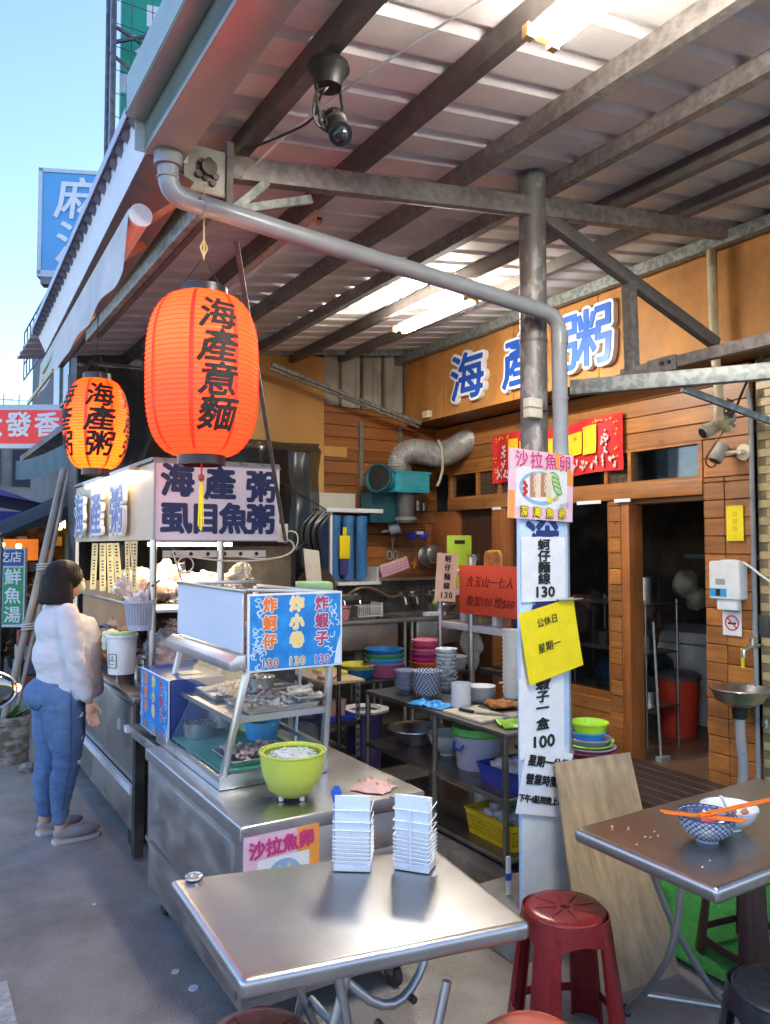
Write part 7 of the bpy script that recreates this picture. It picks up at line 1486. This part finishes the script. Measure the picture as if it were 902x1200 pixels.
for i in range(9):
    for j in range(3): c = Vector((-.12 + i * .03, -.012, -.036 + i * .009 + (j - 1) * .028)); hg.obox(c, (.006, 0, .0018), (0, .001, 0), (0, 0, .005))
part('holes', T, hg, plain('dark_pink', (.3, .1, .15)), kind='stuff')
T = thing('lime_board', 'lime green cutting board hanging beside the salmon price card', 'cutting board', (4.35, 5.7, 1.52)); part('board', T, G().box(-.14, 0, -.20, .14, .015, .28), plain('lime_board', (.42, .58, .05), .5), bevel=.012); part('hand_hole', T, G().box(-.06, -.001, .20, .06, .0, .235), DARK); part('pink_end', T, G().box(-.16, -.004, -.27, .12, .018, -.205), plain('pale_pink', (.66, .38, .44)), bevel=.006)
T = thing('wok', 'old brown wok hanging at the left of the sinks', 'wok', (3.08, 6.1, 1.34)); T.rotation_euler = (R(78), 0, R(-30)); part('pan', T, G().lathe([(0, -.05), (.10, -.04), (.17, .0), (.175, .0), (.10, -.048), (0, -.058)], n=32), mat('wok_brown', (.12, .075, .04), (.06, .035, .02), rough=.5, metal=.5, ns=(8, 8, 8)))
single('white_plank', G().obox((2.98, 5.95, 1.40), (.075, 0, -.01), (0, .012, 0), (-.03, 0, .27)), plain('bleached_board', (.66, .60, .52), .6, dirt=.15), 'pale wooden plank standing beside the wok', 'plank', bevel=.004)
T = thing('green_box', 'pale green plastic tub on top of the case behind the menu board', 'tub', (2.22, 4.55, 1.38)); part('tub', T, G().box(-.16, -.1, 0, .16, .1, .09), plain('mint_plastic', (.40, .66, .38), .4), bevel=.03); part('shelf', T, G().box(-.25, -.2, -.03, .3, .2, -.002), DSTEEL); part('post', T, G().cyl((-.2, 0, -1.38), (-.2, 0, -.03), .015).cyl((.25, 0, -1.38), (.25, 0, -.03), .015), DSTEEL)
# ================================================================== CREAM SHELF RACK WITH CARDS
CRK = thing('cream_rack', 'cream shelf on grey posts behind the column sign', 'rack', (3.3, 3.70, 0))
part('shelf_board', CRK, G().box(-.01, -.06, 1.115, .32, .86, 1.16), plain('lilac_shelf', (.60, .56, .58), .4, dirt=.1), bevel=.003); part('shelf_board', CRK, G().box(-.01, -.06, 1.50, .30, .86, 1.53), plain('lilac_shelf', (.60, .56, .58), .4))
for y in (.86, .50, -.04): part('post', CRK, G().cyl((.0, y, .03), (.0, y, 1.62), .019, n=14), STEELD)
part('rear_post', CRK, G().cyl((.3, .86, .03), (.3, .86, 1.6), .014, n=10), STEELD); part('clamp', CRK, G().box(-.14, .84, 1.20, .04, .88, 1.225), WHITE); part('clamp', CRK, G().cyl((0, .86, 1.17), (0, .86, 1.25), .026, n=14), STEELD)
T = thing('red_board', 'red handwritten card board on the cream shelf rack', 'notice board', (3.275, 3.95, 1.40)); part('board', T, G().box(-.006, -.30, -.16, 0, .34, .17), mat('red_card', (.72, .08, .035), (.66, .07, .03), rough=.5, ns=(4, 4, 4)), bevel=.001)
RI = plain('dark_red_ink', (.20, .015, .01), .6)
text(T, '含玉山一七人', .078, (-.0075, .02, .055), '-X', RI, off=.0004, shear=.3, space=1.1); text(T, '魯加100 燈$80', .078, (-.0075, .02, -.075), '-X', RI, off=.0006, shear=.3)
T = thing('salmon_price_card', 'salmon coloured price card reading 130 on the rack post', 'price card', (3.165, 4.30, 1.485), -12); part('card', T, G().box(-.078, 0, -.165, .078, .002, .165), plain('salmon_card', (.80, .50, .34), .6)); T.rotation_euler = (0, R(4), R(-12))
for k, ch in enumerate('蚵仔麵線'): text(T, ch, .050, (.005, -.002, .125 - k * .062), '-Y', INK, off=.0012)
text(T, '130', .060, (.005, -.002, -.125), '-Y', INK, off=.001, space=1.15)
T = thing('wood_block', 'rounded wooden knife block on top of the cream rack', 'wood block', (3.42, 4.15, 1.532)); part('block', T, G().prism([(-.06, 0), (.06, 0), (.06, .10), (.04, .135), (-.04, .135), (-.06, .10)], (0, 0, 0), (0, 1, 0), (0, 0, 1), (.05, 0, 0)), WX, bevel=.008); part('block', T, G().prism([(-.06, 0), (.06, 0), (.06, .10), (.04, .14), (-.04, .14), (-.06, .10)], (.06, .04, 0), (0, 1, 0), (0, 0, 1), (.05, 0, 0)), PLY, bevel=.008); part('glass', T, G().lathe([(0, 0), (.04, 0), (.045, .11), (.042, .11), (.0, .01)], (0, .17, 0), n=18), GLASS)
T = thing('shelf_goods', 'small boxes and jars on the cream shelf under the red board', 'boxes', (3.42, 3.9, 1.162)); T['category'] = 'shelf goods'
for k, (y, w_, h_, m) in enumerate(((.48, .05, .14, plain('white_tray', (.6, .58, .52))), (.32, .09, .06, plain('tan_box', (.45, .30, .18))), (.13, .04, .16, WHITE), (.0, .08, .14, plain('brown_box', (.38, .16, .07))), (-.13, .12, .09, NAVY))): part('box', T, G().box(-.06, y - w_ / 2, 0, .06, y + w_ / 2, h_), m, bevel=.004)
T = thing('hanging_bag', 'grey cloth bag hanging below the cream shelf', 'bag', (3.42, 4.35, 1.11)); part('bag', T, disp(organic(G().blob((0, 0, -.10), (.04, .13, .10), n=14).blob((0, -.02, -.2), (.03, .07, .09), n=12), .01, 2), .012, (20, 20, 20)), plain('dirty_bag', (.42, .40, .32), .7))
# ================================================================== BACK ROOM THINGS
T = thing('chest_freezer', 'white plastic chest against the right wall of the dim room', 'chest', (6.3, 4.5, .03)); part('body', T, G().box(0, .0, 0, .8, .85, .74), plain('chest_white', (.55, .57, .60), .4), bevel=.03); part('lid', T, G().box(-.02, -.02, .745, .82, .87, .86), plain('chest_white', (.55, .57, .60), .4), bevel=.02)
T = thing('red_bin', 'red round bin with dark lid in the dim room', 'bin', (5.86, 4.50, .03)); part('bin', T, G().lathe([(0, 0), (.155, 0), (.185, .5), (0, .5)], n=32), plain('bin_red', (.62, .06, .03), .4)); part('lid', T, G().lathe([(.20, .50), (.20, .53), (.15, .56), (0, .57)], n=32), plain('bin_lid', (.10, .10, .11), .4))
T = thing('hanging_clothes', 'dark clothes and a pale towel hanging in the dim room', 'clothes', (5.9, 4.85, .6)); part('jacket', T, disp(organic(G().blob((0, 0, .45), (.13, .12, .35), n=14).blob((-.05, .0, .15), (.12, .1, .25), n=12), .02, 3), .03, (14, 14, 8)), plain('dull_jacket', (.10, .06, .05), .9)); part('towel', T, disp(organic(G().blob((.35, -.15, .75), (.14, .1, .14), n=12).blob((.45, -.2, .6), (.10, .08, .12), n=12), .02, 3), .03, (14, 14, 8)), plain('dull_towel', (.32, .30, .27), .9)); part('hat', T, G().blob((.05, -.05, .0), (.17, .15, .12), n=14), plain('dark_hat', (.03, .035, .04)))
T = thing('blue_sack', 'blue plastic sack behind the door jamb', 'sack', (5.6, 5.02, .35)); part('sack', T, disp(organic(G().blob((0, 0, .2), (.13, .15, .26), n=14), .02, 3), .04, (12, 12, 12)), plain('sack_blue', (.05, .14, .34), .5))
single('broom', G().cyl((5.02, 4.02, .05), (5.05, 4.10, 1.1), .010).box(4.98, 3.98, .03, 5.08, 4.04, .07), plain('broom_grey', (.35, .35, .34)), 'white handled broom leaning inside the doorway', 'broom')
T = thing('pot_rack', 'wire rack of steel pots behind the shop window glass', 'rack', (5.2, 4.55, 0)); 
for (x, y) in ((0, -.25), (0, .55), (.4, -.25), (.4, .55)): part('post', T, G().cyl((x, y, .03), (x, y, 1.25), .012), STEELD)
for z in (.35, .8, 1.2): part('shelf', T, G().box(-.01, -.26, z, .41, .56, z + .012), STEELD)
random.seed(33)
for k, (y, z, r) in enumerate(((-.1, .362, .1), (.12, .362, .12), (.35, .362, .09), (-.05, .812, .11), (.2, .812, .09), (.4, .812, .11))): part('pot', T, G().lathe([(0, 0), (r, 0), (r, r * 1.1), (r * 1.06, r * 1.12), (0, r * 1.2)], (.2, y, z), n=24), (STEEL, STEELD, DSTEEL)[k % 3])
part('big_pot', T, G().lathe([(0, 0), (.14, 0), (.14, .22), (0, .23)], (.2, -.05, 1.214), n=26), STEEL)
bpy.data.scenes.remove(WS)
